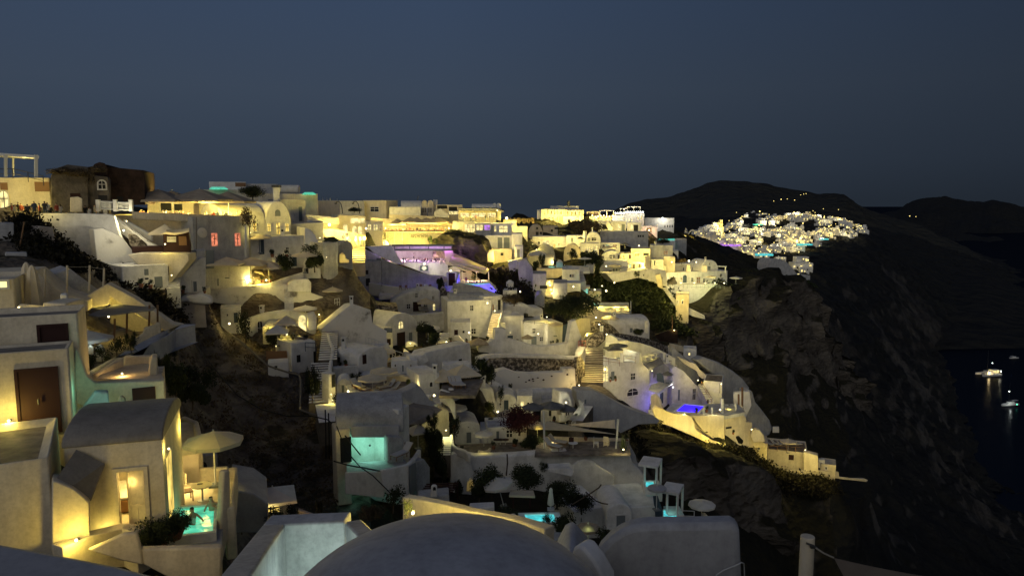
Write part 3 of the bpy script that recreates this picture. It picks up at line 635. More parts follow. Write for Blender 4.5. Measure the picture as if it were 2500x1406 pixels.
# left annex and its terrace roof
a1,fa=house('cream annex wall with a dark terrace roof below the tall red-brown door',-90,136,1146,1345,22.2,23.4,dep=5.2,mat='cream',par=.25,te=.5,roofmat='paving',bev=.06,ctrl=False,name='annex',cat='house')
q=[P(186,1096,24.62),P(256,1130,24.82),P(221,1218,23.9),P(205,1204,23.8),P(180,1184,23.6),P(137,1168,23.4)]; bm=bmesh.new(); B_poly(bm,q,[p-Vector((0,-.02,.09)) for p in q]); setp(fin('lean_to_roof',bm,'roofwarm',None,0,.01,1),'grey sloping lean-to roof, curved along its lower edge, on the nearest cream house','roof')
mass('curved cream bay under the lean-to roof, left of the open door',[(126,1174),(139,1174),(180,1192),(205,1212),(219,1226),(221,1350),(126,1350)],23.3,23.85,dep=.8,mat='cream',name='bay_wall',bev=.05)
h2,f2=house('cream house with the tall red-brown double door',-90,183,868,1064,27.2,28.8,dep=1.8,mat='cream',roofmat='roofwarm',wins=[('b',38,905,138,1060)],par=.12,bev=.07,ctrl=False)
bm=bmesh.new(); B_box(bm,f2.to(*f2.loc(95,978),-.14),(.04,.06,.22)); hd=fin('handle',bm,'metal',h2,0); hd.matrix_parent_inverse=Matrix.Translation(-h2.location)
h3,f3=house('cream house with the squarish dark red-brown door',-90,196,778,870,29.2,30.9,dep=3,mat='cream',roofmat='roofwarm',wins=[('b',93,796,163,864)],par=.3,bev=.07,ctrl=False)
CTRL+= [(-100,1000,27),(0,900,32),(100,800,38),(0,760,42)]
lamp('round wall lamp left of the tall red-brown door',21,1027,27.6,55,off=.35,r=.09); light(40,1075,26.6,20,off=.5)
lamp('round wall lamp low on the nearest cream house',186,1318,23.2,50,off=.4,r=.09)
lamp('small lamp by the open lit door',257,1300,24.9,12,off=.25,r=.05)
# yellow house above with folded parasols
h4,_=house('cream house with a criss-cross window, lamp at its corner',-90,43,683,792,37,38,dep=5,mat='cream',wins=[('p',-4,685,20,704)],ctrl=False)
lamp('bright lamp at the corner under the folded parasols',46,751,36.2,30,off=.4,r=.10)
ribbon('cream terrace wall below the folded parasols',[(43,742,37),(118,748,37),(165,738,38),(208,728,39)],[1.6,1.4,2.2,3.5],.3,'cream')
folded('cream folded parasol, the taller of the pair on the terrace',63,640,41,3.0,R=.36); folded('cream folded parasol, the shorter of the pair on the terrace',77,647,40,2.9,R=.36)
mass('pale sloping cave-house gable behind the folded parasols',[(-40,665),(30,662),(85,660),(120,690),(160,720),(215,735),(215,760),(60,760),(-40,760)],43,45,dep=3,mat='cream',name='cave_house_gable',cat='house')
mass('wedge-shaped grey gable behind the terrace posts',[(132,668),(170,655),(250,715),(262,760),(140,735)],47,49,dep=3,mat='greywash',name='cave_house_gable',cat='house')
mass('long brown-grey parapet behind the sail terrace',[(150,735),(210,722),(262,692),(330,728),(420,790),(445,795),(440,815),(400,808),(320,760),(270,725),(265,745),(160,762)],46,48,dep=1.0,mat='cream',name='sloping_parapet',cat='wall')
for i,(x,a,b_) in enumerate(((108,656,730),(162,648,720),(217,648,710),(252,655,698))): post('weathered wooden post, %s in the row on the upper terrace'%('first','second','third','fourth')[i],x,a,b_,44,.06,'canvas',group='wooden posts on the upper terrace',dx=2)
cable('thin rope strung between the wooden posts',[(108,660,44),(162,652,44),(217,652,44),(252,657,44)],.012,'rope',name='rope',cat='rope')
rail('glass and metal rail on the corner of the upper terrace',[(118,748,36.5),(147,740,37),(163,734,37.3)],.9)
mass('low white step block beside the glass rail',[(147,720),(165,718),(166,744),(148,748)],37.6,dep=.8,name='step_block',cat='wall')
# side wall strip right of the upper houses
mass('tall cream corner wall lit on its right edge',[(160,740),(206,728),(208,900),(190,900),(168,868)],36,37.5,dep=1.2,mat='cream',name='corner_wall')
light(202,830,36.5,18,off=.8)
# sail terrace
slab('dark floor of the sail terrace',[(205,905,40),(330,870,41),(445,800,48),(300,800,52),(205,830,50)],z=P(250,890,40).z,th=.3,mat='paving')
mass('orange-lit wall behind the sail terrace',[(268,712),(300,735),(360,742),(405,790),(420,812),(380,830),(300,800),(268,790)],50,51,dep=1,mat='cream',name='terrace_wall')
mass('lit triangular niche wall above the sail terrace',[(268,700),(318,742),(300,748),(268,746)],48,dep=.6,mat='cream',name='niche_wall')
light(278,738,46.5,14,off=1); light(264,771,47,26,off=.5); light(330,775,48,22,off=.6); lamp('round lamp on the orange-lit wall behind the sail terrace',265,773,47,0,r=.11)
bm=bmesh.new(); q=[P(215,768,43),P(282,742,46),P(380,750,45),P(372,757,42),P(240,772,41)]; B_poly(bm,q,[p-Vector((0,0,.05)) for p in q]); setp(fin('shade_sail',bm,'canvasdark',None,0),'dark shade sail stretched over the terrace posts','shade sail')
for i,(x,a,b_) in enumerate(((278,778,832),(308,764,832),(363,745,800),(383,745,818))): post('pale crooked pole holding the dark shade sail, %s of four'%('first','second','third','last')[i],x,a,b_,42+i,.06,'wood',group='poles of the dark shade sail',dx=2)
mass('row of low cream gate posts along the sail terrace',[(318,835),(350,812),(352,800),(366,796),(380,792),(382,786),(393,788),(394,815),(330,850)],42,43,dep=.3,mat='cream',name='terrace_parapet')
ribbon('broad grey sloping parapet at the end of the sail terrace',[(315,868,38),(360,845,40),(410,818,42),(445,792,44)],[1.6,1.2,1.1,1.1],.8,'roofgrey',bev=.05)
ribbon('grey coping of the cream terrace corner',[(232,905,36),(275,880,37.4),(310,858,39)],[1.5,1.5,1.3],.35,'greywash')
umbrella('pale blue parasol half hidden behind the cream corner wall',214,806,40,1.25,8,'canvaswhite',2.4)
light(225,838,38.5,5,(.6,.85,1),off=0)
for i,(x,y_,w_,k) in enumerate(((218,905,45,'bush'),(250,880,40,'thin'),(285,868,48,'thin'),(320,852,40,'spiky'))): bush(('dark low shrub in the cream terrace corner','small leafy plant with pale stems beside the brown pot','tall thin-stemmed plant on the cream terrace','spiky plant by the terrace parapet')[i],x,y_,38,w_,w_,k)
bush('dark pot plant behind the white arch chairs',262,890,37.5,22,26,'thin')
mass('round-backed cream seat, the left one of the pair',[(212,886),(212,850),(220,842),(228,850),(229,886)],38.5,dep=.5,mat='cream',name='arch_seat',cat='seat')
mass('round-backed cream seat, the right one of the pair',[(234,884),(234,852),(245,841),(256,850),(258,884)],38.8,dep=.5,mat='cream',name='arch_seat',cat='seat'); light(240,870,36,6,off=0)
# teal-lit retaining wall with the dark shutter
tw,ft=mass('cream retaining wall tinged green by pool light, with a dark shutter',[(183,850),(190,855),(212,918),(232,935),(402,928),(405,1010),(270,1010),(180,985)],30.5,32,dep=.5,mat='cream',name='retaining_wall',wins=[('bn',322,948,379,995)])
light(0,0,0,20,(.3,1,.72),.5,loc=ft.to(*ft.loc(300,1000),-1.6)); light(0,0,0,9,(.3,1,.72),.5,loc=ft.to(*ft.loc(205,930),-1.4))
mass('grey wedge parapet beside the green-tinged wall',[(185,1010),(200,1000),(232,957),(265,957),(268,1012)],29.6,30.2,dep=.5,mat='roofgrey',name='sloping_parapet')
folded('striped folded parasol against the green-tinged wall',297,965,30.2,2.2,'canvastan',.24)
slab('cream sunken terrace with orange light',[(232,925,33),(400,925,33),(375,868,37),(310,865,38)],z=P(260,925,33).z,th=.2,mat='cream')
mass('cream wall behind the orange-lit steps',[(303,870),(375,868),(378,930),(303,930)],36,36.5,dep=.3,mat='cream',name='terrace_wall')
mass('sloped cream side wall of the orange-lit steps',[(238,912),(303,872),(303,936),(238,936)],34,36,dep=.25,mat='cream',name='terrace_wall')
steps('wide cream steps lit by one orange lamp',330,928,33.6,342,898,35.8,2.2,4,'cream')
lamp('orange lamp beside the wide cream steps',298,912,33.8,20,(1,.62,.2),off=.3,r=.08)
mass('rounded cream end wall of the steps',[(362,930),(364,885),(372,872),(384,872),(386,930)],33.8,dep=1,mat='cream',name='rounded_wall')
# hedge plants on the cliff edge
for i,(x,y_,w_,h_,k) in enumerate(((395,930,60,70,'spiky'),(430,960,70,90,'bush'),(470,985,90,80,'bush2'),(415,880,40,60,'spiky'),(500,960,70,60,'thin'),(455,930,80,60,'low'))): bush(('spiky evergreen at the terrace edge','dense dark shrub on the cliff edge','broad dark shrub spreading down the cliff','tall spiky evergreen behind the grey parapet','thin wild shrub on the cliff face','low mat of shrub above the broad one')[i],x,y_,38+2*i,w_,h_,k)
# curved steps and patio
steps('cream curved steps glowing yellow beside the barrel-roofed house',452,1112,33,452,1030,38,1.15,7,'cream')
ribbon('rounded cream side wall of the glowing steps',[(478,1100,33.5),(476,1060,35),(470,1030,37.5),(440,1017,38.5)],[2.2,2.0,1.5,1.2],.3,'cream')
light(450,1085,32.6,16,off=.4); light(440,1060,34,10,off=.4)
zp=P(480,1235,29.8).z
slab('cream patio floor beside the lit pool',[(408,1236,29.5),(535,1226,30),(545,1175,33.4),(420,1180,33.2)],z=zp,th=.3,mat='cream')
ribbon('cream parapet at the back of the patio',[(425,1152,33.2),(470,1146,33.3),(556,1141,33.6)],1.3,.3,'cream',bev=.08)
ribbon('cream patio parapet running towards the pool, right side',[(556,1141,33.6),(552,1170,31.6),(543,1212,29.0),(547,1240,27.6)],[1.3,1.4,1.5,2.2],.42,'cream',bev=.08)
mass('tall cream side wall dropping below the patio',[(546,1150),(562,1146),(563,1220),(560,1300),(540,1392),(538,1300)],27.8,28.2,dep=.3,mat='cream',name='side_wall')
light(500,1120,30.6,14,off=0); umbrella('big octagonal cream parasol over the patio table',520,1052,31.5,1.28,8,'canvas',2.55,.42,tilt=.0)
table('round cream patio table with things laid on it',495,1222,30.4,.42,.72,'cream'); 
for x_,y_,s_ in ((488,1181,(.22,.14,.03)),(499,1183,(.24,.12,.03))):
    bm=bmesh.new(); B_box(bm,P(x_,y_,30.5),s_,.3); setp(fin('dark_case',bm,'black',None,0,.005,1),'dark flat case lying on the patio table, %s one'%('left' if x_<490 else 'right'),'case')
chair('canvas folding chair left of the patio table',457,1222,30.4,2.2,'wood'); chair('pale chair behind the patio table',440,1205,32,-.8,'canvas')
bush('small pot plant on the patio table edge',512,1184,30.8,14,12,'bush')
light(0,0,0,60,(1,.72,.24),.2,loc=P(430,1170,31)); light(0,0,0,30,(1,.72,.24),.2,loc=P(480,1160,31.5)); lamp('white bulb on the house wall by the patio door',428,1188,30.5,0,r=.06); lamp('hooded lamp beside the tall lit doorway',412,1095,26.2,12,off=.3,r=.07); light(0,0,0,26,W,.1,loc=P(452,1042,29.6))  # the last light has no fitting, added to warm the parasol
mass('grey low building behind the patio with a dark arched slot',[(430,1120),(440,1112),(528,1110),(531,1112),(531,1150),(430,1150)],37,dep=4,mat='greywash',name='low_building',cat='house',wins=[('kan',442,1127,505,1150)])
# pool and its surround
pl=pool('bright green plunge pool with two bathers',[(412,1241,28.6),(523,1232),(520,1296),(398,1310)],'poolgreen',6,(.3,1,.65),rimw=.22)
slab('dim cream deck around the bright green pool',[(330,1342,23.8),(540,1342,24.5),(548,1228,30),(524,1228,30),(520,1298,26),(390,1312,25)],z=pl.location.z-.32,th=.25,mat='roofgrey')
mass('cream wall under the pool deck',[(334,1340),(540,1335),(540,1420),(430,1420),(334,1370)],23.4,23.9,dep=.3,mat='cream',name='terrace_wall'); light(440,1398,21.5,10,(1,.7,.25),off=0)
ribbon('low wide cream parapet leading to the open lit door',[(152,1336,22.6),(230,1306,23.6),(298,1290,24.4),(332,1298,24.2)],1.6,.55,'cream',bev=.03)
mass('cream sunlit-looking parapet face above the nearest roof',[(212,1342),(300,1302),(334,1300),(346,1345),(350,1380),(300,1370)],23.0,23.4,dep=.2,mat='cream',name='parapet'); light(270,1345,21.8,9,(1,.7,.25),off=0)
for i,(x,y_,w_,h_) in enumerate(((384,1348,112,82),(428,1312,82,70))):
    e=bush(('dark clipped bush in a bowl, the larger of two by the pool','dark clipped bush in a bowl, the smaller of two by the pool')[i],x,y_,24.6+i*.9,w_,h_,('big','big2')[i],up=.12)
    bm=bmesh.new(); bmesh.ops.create_cone(bm,cap_ends=True,segments=16,radius1=.2,radius2=.34,depth=.32,matrix=Matrix.Translation((0,0,-.0))); mkobj('bowl',mesh_of(bm,['terracotta'],40),e)
# bathers
def bather(label,loc,rz,V,E,R,fm,mats): 
    o=mkobj('person',skin(V,E,R,'person',mats,fm)); o.location=loc; o.rotation_euler=(0,0,rz); setp(o,label,'person'); return o
w1=P(470,1262,27.3)
bather('woman with dark hair tied back, chest-deep in the green pool',w1-Vector((0,0,.17)),.9,
 [(0,0,-.35),(0,0,-.05),(0,0,.22),(0,0,.36),(0,-.01,.46),(0,0,.57),(.16,0,.24),(.27,-.14,.08),(.22,-.38,.07),(.18,-.46,.07),(-.16,0,.24),(-.27,-.12,.06),(-.18,-.36,.04),(-.12,-.44,.05),(0,.09,.5),(0,.11,.36)],
 [(0,1),(1,2),(2,3),(3,4),(4,5),(2,6),(6,7),(7,8),(8,9),(2,10),(10,11),(11,12),(12,13),(5,14),(14,15)],[(.14,.10),(.12,.09),(.14,.08),.05,.08,.08,.055,.04,.032,.028,.055,.04,.032,.028,.06,.04],lambda c:(2 if c.z>.52 or (c.z>.3 and c.y>.035) else 1 if c.z<.14 and abs(c.x)<.14 else 0),['skin','white','hair'])
w2=P(517,1238,28.6)
bather('man with short dark hair leaning one arm along the pool edge',w2-Vector((0,0,.05)),-.2,
 [(0,0,-.4),(0,0,-.05),(.02,0,.20),(0,0,.34),(-.02,-.01,.44),(-.02,0,.53),(.18,0,.24),(.45,.05,.26),(.72,.08,.26),(.85,.08,.22),(-.16,0,.2),(-.24,-.1,.0),(-.2,-.25,-.12),(.17,-.12,.12),(.5,-.06,.10),(.62,-.04,.10)],
 [(0,1),(1,2),(2,3),(3,4),(4,5),(2,6),(6,7),(7,8),(8,9),(2,10),(10,11),(11,12),(2,13),(13,14),(14,15)],[(.15,.10),(.14,.10),(.16,.09),.055,.085,.08,.06,.045,.035,.03,.055,.04,.03,.045,.035,.03],lambda c:(1 if (c.z>.48 or (c.z>.42 and c.y>.03)) and abs(c.x)<.12 else 0),['skin','hair'])
# roofs below the patio
mass('orange-lit sloping parapet below the patio wall',[(562,1166),(600,1168),(628,1192),(600,1205),(562,1180)],38,39,dep=.6,mat='cream',name='sloping_parapet'); light(590,1196,36.5,10,off=0)
umbrella('wide grey square parasol below the patio',665,1188,40,1.75,4,'canvaswhite',2.6,.5,rz=.35)
mass('grey flat-roofed room below the patio',[(562,1195),(620,1205),(655,1230),(655,1300),(562,1300)],36,dep=4,mat='roofgrey',name='low_building',cat='house')
mass('small house with a bright window under the grey parasol',[(632,1225),(640,1222),(705,1222),(712,1262),(712,1290),(632,1290)],41,dep=3,mat='greywash',name='low_building',cat='house',wins=[('l',636,1231,684,1252)])
light(664,1246,38.6,8,off=0)
for i,(x,y_,w_,h_) in enumerate(((670,1275,50,40),(715,1270,40,45),(782,1266,24,50),(590,1290,60,70),(630,1285,50,50),(960,1240,70,60),(905,1262,90,45))): bush(('leafy plant in front of the bright window','plant by the lit garden edge','upright leafy sapling beside the sunken terrace','dark shrub against the patio side wall','dark plant under the grey parasol','wild shrub on the rocks by the cellar doors','low rocky scrub left of the dome')[i],x,y_,36+i,w_,h_,('thin','thin','spiky','spiky','thin','thin','low')[i],mat='dryleaf' if i in(6,) else 'leaf')
light(752,1262,38,14,(1,.55,.2),off=0)
mass('low orange-lit garden edge behind the sunken terrace',[(728,1245),(748,1252),(790,1268),(790,1285),(728,1285)],40,dep=.4,mat='plaster',name='garden_edge')
# ================================================================== ridge, upper left
house('yellow-lit flat house under the terrace pergola',-60,126,432,512,81,83,dep=8,mat='cream',par=.3,wins=[('pa',-3,466,20,508),('gn',0,446,18,464),('gn',84,444,120,468)],name='house')
pg=emptyo('pergola',P(40,430,77)); setp(pg,'white pergola on the roof of the yellow-lit house','pergola')
bm=bmesh.new()
for x in (14,88): B_tube(bm,[P(x,432,77),P(x,378,77)],.2,4)
B_tube(bm,[P(32,430,82),P(32,386,82)],.12,4); fin('posts',bm,'whitemetal',pg,0)
bm=bmesh.new(); B_poly(bm,[P(-60,370,77),P(-60,377,77),P(95,386,77.5),P(95,380,77.5)],[P(-60,376,84),P(-60,382,84),P(92,390,84),P(92,385,84)]); fin('roof_beam',bm,'whitemetal',pg,0); fix(pg)
rail('dark railing along the pergola terrace',[(-40,414,77),(30,412,77),(105,430,77.5)],1.0,'metal')
light(20,480,78,120,off=0); light(80,495,77,60,off=0); light(60,400,80,30,off=0); 
mass('pale old house wall beside the yellow-lit house',[(124,430),(135,412),(165,402),(215,408),(216,520),(124,520)],78,dep=8,mat='oldstone',name='old_house',cat='house',wins=[('bn',171,472,196,485)])
mass('ruined mansion with an arched window and dark brick side',[(214,408),(262,402),(262,408),(352,416),(354,440),(354,500),(214,505)],82,84,dep=10,mat='brick',name='ruined_mansion',cat='building',wins=[('ka',238,438,258,464),('kn',240,476,262,500),('kn',285,480,300,498)],bev=.05)
mass('plastered arched front of the ruined mansion',[(213,520),(213,450),(219,436),(228,428),(262,432),(266,440),(266,500),(266,520)],80.5,81,dep=.8,mat='oldstone',name='mansion_front',cat='wall',wins=[('ka',238,440,259,463),('kn',240,477,262,489)])
mass('round-topped ruined gable covered in creeper',[(225,412),(230,401),(243,396),(256,399),(264,412),(264,430),(225,430)],80.8,dep=.8,mat='brick',name='ruined_gable')
for i,(x,y_,w_,h_) in enumerate(((150,425,90,26),(200,430,60,30),(240,420,46,24),(222,462,26,50))): bush(('dry creeper on the pale old house','dry creeper hanging between the two old houses','dry creeper on the round-topped gable','dry creeper down the plastered arched front')[i],x,y_,79,w_,h_,'low' if i!=3 else 'thin',mat='dryleaf',trunk=False,name='bush')
mass('pale gate pier beside the promenade',[(171,482),(190,480),(201,485),(201,518),(171,518)],74,dep=1.5,mat='cream',name='gate_pier')
bal=emptyo('balustrade',P(240,520,76)); setp(bal,'white balustrade in front of the ruined mansion','balustrade')
bm=bmesh.new()
for x in (240,282,320): B_box(bm,P(x,502,76),(.35,.3,1.2))
fin('piers',bm,'white',bal,0)
bm=bmesh.new(); B_tube(bm,[P(240,492,76),P(320,496,76)],.08,4); B_tube(bm,[P(240,510,76),P(320,513,76)],.08,4)
for k in range(26): 
    x=243+k*3.0; B_tube(bm,[P(x,493,76),P(x,510,76)],.035,4)
fin('balusters',bm,'whitemetal',bal,0); fix(bal)
# promenade wall
mass('tall pale retaining wall under the promenade',[(88,545),(96,521),(180,521),(262,523),(278,526),(300,600),(330,650),(330,690),(240,650),(180,625),(120,570)],72,75,dep=1.2,name='retaining_wall',ctrl=[(90,540,72),(180,620,73),(300,668,76)],bev=.08)
mass('dark stone upper wall left of the pale retaining wall',[(-40,512),(95,518),(100,560),(60,600),(-40,600)],70,dep=6,mat='stonewall',name='stone_wall')
mass('white patched lower part of the promenade wall',[(228,560),(250,556),(300,580),(330,620),(330,660),(300,660),(236,635)],71.5,74.5,dep=1.2,mat='stained',name='wall_patch')
GP='people standing along the promenade wall'
PL=('in pale clothes by the yellow wall, first in the line','in a white top, second along the promenade','in dark clothes beside the two in white','in a pale shirt before the lit arch','at the dark end of the promenade','behind the group on the promenade','in the middle of the tight group','beside the lit house corner','in pale top, leaning on the wall','near the gate pier','in front of the gate pier','left of the balustrade','in black before the balustrade','beside the balustrade pier','at the head of the diagonal stairs','last before the restaurant','half hidden near the arch','with back turned near the arch','at the edge of the group')
for i,(x,y_) in enumerate(((28,497),(43,494),(50,497),(66,499),(82,492),(95,497),(108,492),(114,495),(121,502),(137,497),(146,500),(172,499),(183,502),(207,502),(217,506),(230,500),(238,502),(256,508),(36,500))): person('person '+PL[i],x,y_-3,74.5+x*.009+(i%3)*.7,'stand',random.uniform(0,6.28),GP)
CTRL.append((40,560,70)); CTRL.append((-60,560,68))
light(60,500,71,35,off=0); light(120,502,71.5,16,off=0)
# dark vaults and wall at the far left
mass('grey block wall at the far left edge below the promenade',[(-40,545),(34,545),(36,612),(-40,614)],58,dep=4,mat='greywash',name='block_wall')
mass('dark arched cave mouth overgrown with scrub',[(50,645),(56,600),(75,568),(100,552),(130,555),(134,580),(134,645)],60,62,dep=5,mat='plaster',name='cave_vault',cat='house',wins=[('bn',97,620,107,642)])
mass('low whitewashed wall beneath the block wall',[(12,617),(66,616),(68,644),(140,662),(140,690),(12,690)],54,dep=1,mat='greywash',name='low_wall')
post('thin pale leaning pole before the dark cave mouth',46,542,612,56,.05,'wood',dx=13)
# restaurant terrace
mass('cream retaining wall below the parasol restaurant',[(278,526),(475,524),(476,600),(470,625),(400,640),(330,640)],84,88,dep=9,mat='cream',name='retaining_wall')
ribbon('cream parapet of the parasol restaurant',[(322,517,83),(400,520,85),(475,523,87),(610,528,92)],.9,.25,'cream')
for i,(x,y_,Yy,RR) in enumerate(((386,462,87,4.1),(487,461,89,4.3),(556,468,96,4.0),(420,466,96,4.0))):
    umbrella(('first big square parasol of the lit restaurant','second big square parasol, tallest of the lit restaurant','right-hand big square parasol of the lit restaurant','rear square parasol of the lit restaurant')[i],x,y_,Yy,RR,4,'canvastan',3.3,1.25,.25,group='big square restaurant parasols',rz=.08)
for x in (345,400,450,505,560): light(x,507,87+(x-278)*.024,260,off=0)
for x in (430,480,520,580): light(x,500,95,60,off=0)
mass('lit back wall of the parasol restaurant',[(360,488),(560,488),(600,505),(600,530),(360,520)],99,103,dep=1,mat='cream',name='back_wall',wins=[('kn',392,496,418,515),('kn',425,498,445,514),('dn',500,505,512,526)])
GR='diners under the lit square parasols'
for i,x in enumerate((344,352,362,398,406,414,424,436,446,462,502,520,530,544,552,566,578,590)): person('seated diner %s'%('at the left rail in a pale top','at the left rail, second along','by the first parasol pole','between the first two parasols','in dark clothes between parasols','leaning to the table by the pillar','by the white pillar','left of the white pillar','with back to the white pillar','before the lit pillar','right of the lit pillar','beside the green door','before the green door','by the third parasol pole','in dark clothes by the third pole','at the right end table','at the right end, facing out','last at the right rail')[i],x,510+((i*7)%4)+(x-344)*.014,88.5+(x-344)*.024,'sit',random.uniform(0,6.28),GR)
mass('bright white square pillar in the middle of the restaurant',[(472,497),(487,497),(487,526),(472,526)],88.5,dep=.6,mat='cream',name='pillar')
# diagonal stair and hut
ribbon('white curved stair wall descending from the promenade',[(278,530,78),(300,548,77.5),(330,570,77),(360,592,76.5),(382,602,76)],[1.4,1.2,1.2,1.2,1.0],.5,'white')
ribbon('upper white stair wall above the curved one',[(300,536,81),(320,545,81),(350,562,81),(370,573,81)],.8,.4,'white')
lamp('white floodlight at the head of the diagonal stairs',309,540,76.5,70,(1,.86,.5),off=1.2,r=.12)
lamp('white floodlight on the curved stair wall',302,563,72.5,75,(1,.92,.66),off=1.4,r=.13,mat='globewhite')
mass('rough stone niche under the curved stair wall',[(312,570),(330,572),(352,590),(365,602),(325,606),(316,596)],75.6,dep=.4,mat='stonewall',name='stone_niche')
hut,fh=mass('small dark kiosk with a white sign and sagging canopy',[(398,570),(460,566),(466,600),(466,626),(398,626)],74,75,dep=3,mat='darkwood',name='kiosk',cat='kiosk',wins=[('gn',436,577,455,599)])
sg=emptyo('sign_board',P(418,585,73.7)); setp(sg,'white sign board with a dark line of script on the kiosk','sign')
bm=bmesh.new(); B_poly(bm,[fh.to(*fh.loc(a,b_),-.12) for a,b_ in ((408,578),(430,578),(430,591),(408,591))],[fh.to(*fh.loc(a,b_),-.04) for a,b_ in ((408,578),(430,578),(430,591),(408,591))]); fin('board',bm,'canvaswhite',sg,0)
def text(s_,parent,f,px,py,hpx,Y,mat='darkwood',d=-.16,shear=0,name='lettering',w=None):
    c=bpy.data.curves.new(name,'FONT'); c.body=s_; c.align_x='CENTER'; c.align_y='CENTER'; c.size=hpx*Y/F*1.35; c.extrude=.01; c.shear=shear; c.materials.append(M[mat])
    t_=mkobj('text',c); me=bpy.data.meshes.new_from_object(t_.evaluated_get(bpy.context.evaluated_depsgraph_get())); bpy.data.objects.remove(t_); o=mkobj(name,me,parent); a=math.atan2(f.e.y,f.e.x); o.rotation_euler=(RA(90),0,a); o.location=f.to(*f.loc(px,py),d)
    if w: xs=[v.co.x for v in me.vertices]; o.scale=(w*Y/F/(max(xs)-min(xs)),1,1)
    return o
t=text('Sun rocks',sg,fh,419,582.5,3.6,74,w=18); fix(sg)
bm=bmesh.new(); B_poly(bm,[P(393,572,73.2),P(405,566,73.2),P(425,569,73.2),(P(446,566,73.2)),P(462,562,73.2),P(462,566,73.2),P(446,571,73.2),P(425,574,73.2),P(405,572,73.2)],[P(393,564,76),P(405,560,76),P(425,562,76),(P(446,560,76)),P(462,557,76),P(462,559,76),P(446,564,76),P(425,567,76),P(405,565,76)]); setp(fin('canopy',bm,'canvas',None,0),'pale sagging canvas canopy over the kiosk','awning')
umbrella('small cream parasol on the kiosk roof',402,548,78,1.9,4,'canvas',2.4,.9)
lamp('bright lamp at the corner of the kiosk',403,596,73,38,off=.8,r=.12)
for x,a,b_ in ((325,602,628),): pass
mass('dark timber bar counter left of the kiosk',[(322,603),(398,601),(400,618),(322,618)],73.6,dep=1.5,mat='darkwood',name='bar_counter',cat='counter')
# lit stepped house wall below the kiosk
mass('cream wall with a slanting dark crack under the kiosk',[(312,622),(330,619),(412,618),(460,620),(462,636),(418,690),(412,702),(412,650),(340,652)],72,73,dep=3,mat='cream',name='terrace_wall')
house('long low white house under the cream wall',300,414,650,706,69,72,dep=5,roof='flat',par=.1,wins=[('dn',352,657,362,672),('dn',377,676,396,702),('w',351,677,364,684)])
light(330,664,66,10,off=0,col=(.9,.95,1))
lamp('lamp at the foot of the narrow stair between white houses',419,672,70,34,off=.6,r=.1)
steps('narrow lit stair beside the gabled house',424,706,71,424,672,75,1.2,7)
mass('white gabled stair house with a slate-blue door',[(440,716),(440,676),(448,668),(470,648),(490,630),(503,628),(503,716)],76,78,dep=6,name='gabled_house',cat='house',wins=[('d',469,686,481,713)],ctrl=[(440,716,76),(503,716,78)])
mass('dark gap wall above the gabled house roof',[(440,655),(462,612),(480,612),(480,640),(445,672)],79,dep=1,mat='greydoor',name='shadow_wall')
mass('slate-grey shuttered wall beside the gabled house',[(502,611),(523,611),(523,656),(502,656)],86,dep=.6,mat='greydoor',name='shuttered_wall')
mass('white chimney block on the gabled stair house',[(476,612),(500,609),(502,624),(478,640)],80,dep=1.5,name='chimney_block',cat='chimney')
# big beige block
bk,fb=house('big plain beige block with two red-lit windows',475,611,529,650,86,92,dep=9,mat='greywash',par=.5,wins=[('r',517,571,528,599),('r',574,571,584,599)],name='block_house',bev=.06)
bm=bmesh.new(); q=fb.to(*fb.loc(491,568),-.35); bmesh.ops.create_cone(bm,cap_ends=True,segments=24,radius1=.62,radius2=.2,depth=.16,matrix=Matrix.Translation(q)@Matrix.Rotation(math.atan2(fb.e.y,fb.e.x),4,'Z')@Matrix.Rotation(RA(80),4,'X')); 
dsh=emptyo('satellite_dish',q); setp(dsh,'round pale satellite dish on the beige block','satellite dish'); fin('dish',bm,'canvaswhite',dsh,60); bm=bmesh.new(); B_tube(bm,[q,q+Vector((0,.5,-.1))],.04); B_tube(bm,[q,q+Vector((.1,-.4,.1))],.02); fin('arm',bm,'metal',dsh,0); fix(dsh)
for x in (479,): post('thin drainpipe on the left corner of the beige block',x,530,625,85.6,.05,'pipe',name='drainpipe',cat='pipe')
post('white chimney pipe in front of the beige block',600,550,628,88,.14,'whitemetal',name='chimney_pipe',cat='pipe')
# vaulted mansion
house('vaulted white mansion with an arched fanlight, tallest front on the ridge',648,712,491,576,100,103,dep=14,roof='gable',rise=3.4,wins=[('l',651,545,661,566),('D' and 'l',672,543,684,573),('l',695,545,705,566),('dan',671,512,684,528)],name='vaulted_mansion')
house('long whitewashed barrel roof left of the vaulted mansion',546,649,497,580,96,100,dep=8,roof='vault',rise=2.2,wins=[('l',616,544,627,566)],name='vaulted_hall')
light(600,530,93,18,off=0); lamp('small lamp between the bare tree and the mansion',612,568,92,10,off=.5,r=.08)
bush('bare twisted tree against the vaulted hall',610,568,90,44,64,'thin',mat='dryleaf',name='tree',cat='tree')
house('lower white wing with a slate-blue door',612,664,574,628,93,95,dep=6,wins=[('u',633,586,642,621)],par=.1)
house('white wing with a small window beneath the mansion',664,747,577,650,95,99,dep=6,wins=[('w',696,603,705,619),('u',715,628,722,650)],par=.2)
mass('white wall with a swooping curved top right of the mansion',[(744,660),(744,556),(756,560),(770,575),(781,596),(790,616),(826,616),(826,660)],98,100,dep=6,name='curved_wall',cat='wall')
mass('pinkish upper wall behind the swooping curve',[(712,546),(790,543),(790,610),(778,612),(744,556),(712,560)],104,dep=6,mat='greywash',name='upper_wall')
lamp('small lamp at the end of the pinkish wall',781,581,101,8,off=.4,r=.12); 
rail('dark planter and rail on the swooping wall corner',[(788,588,98),(824,586,98)],.5,'metal')
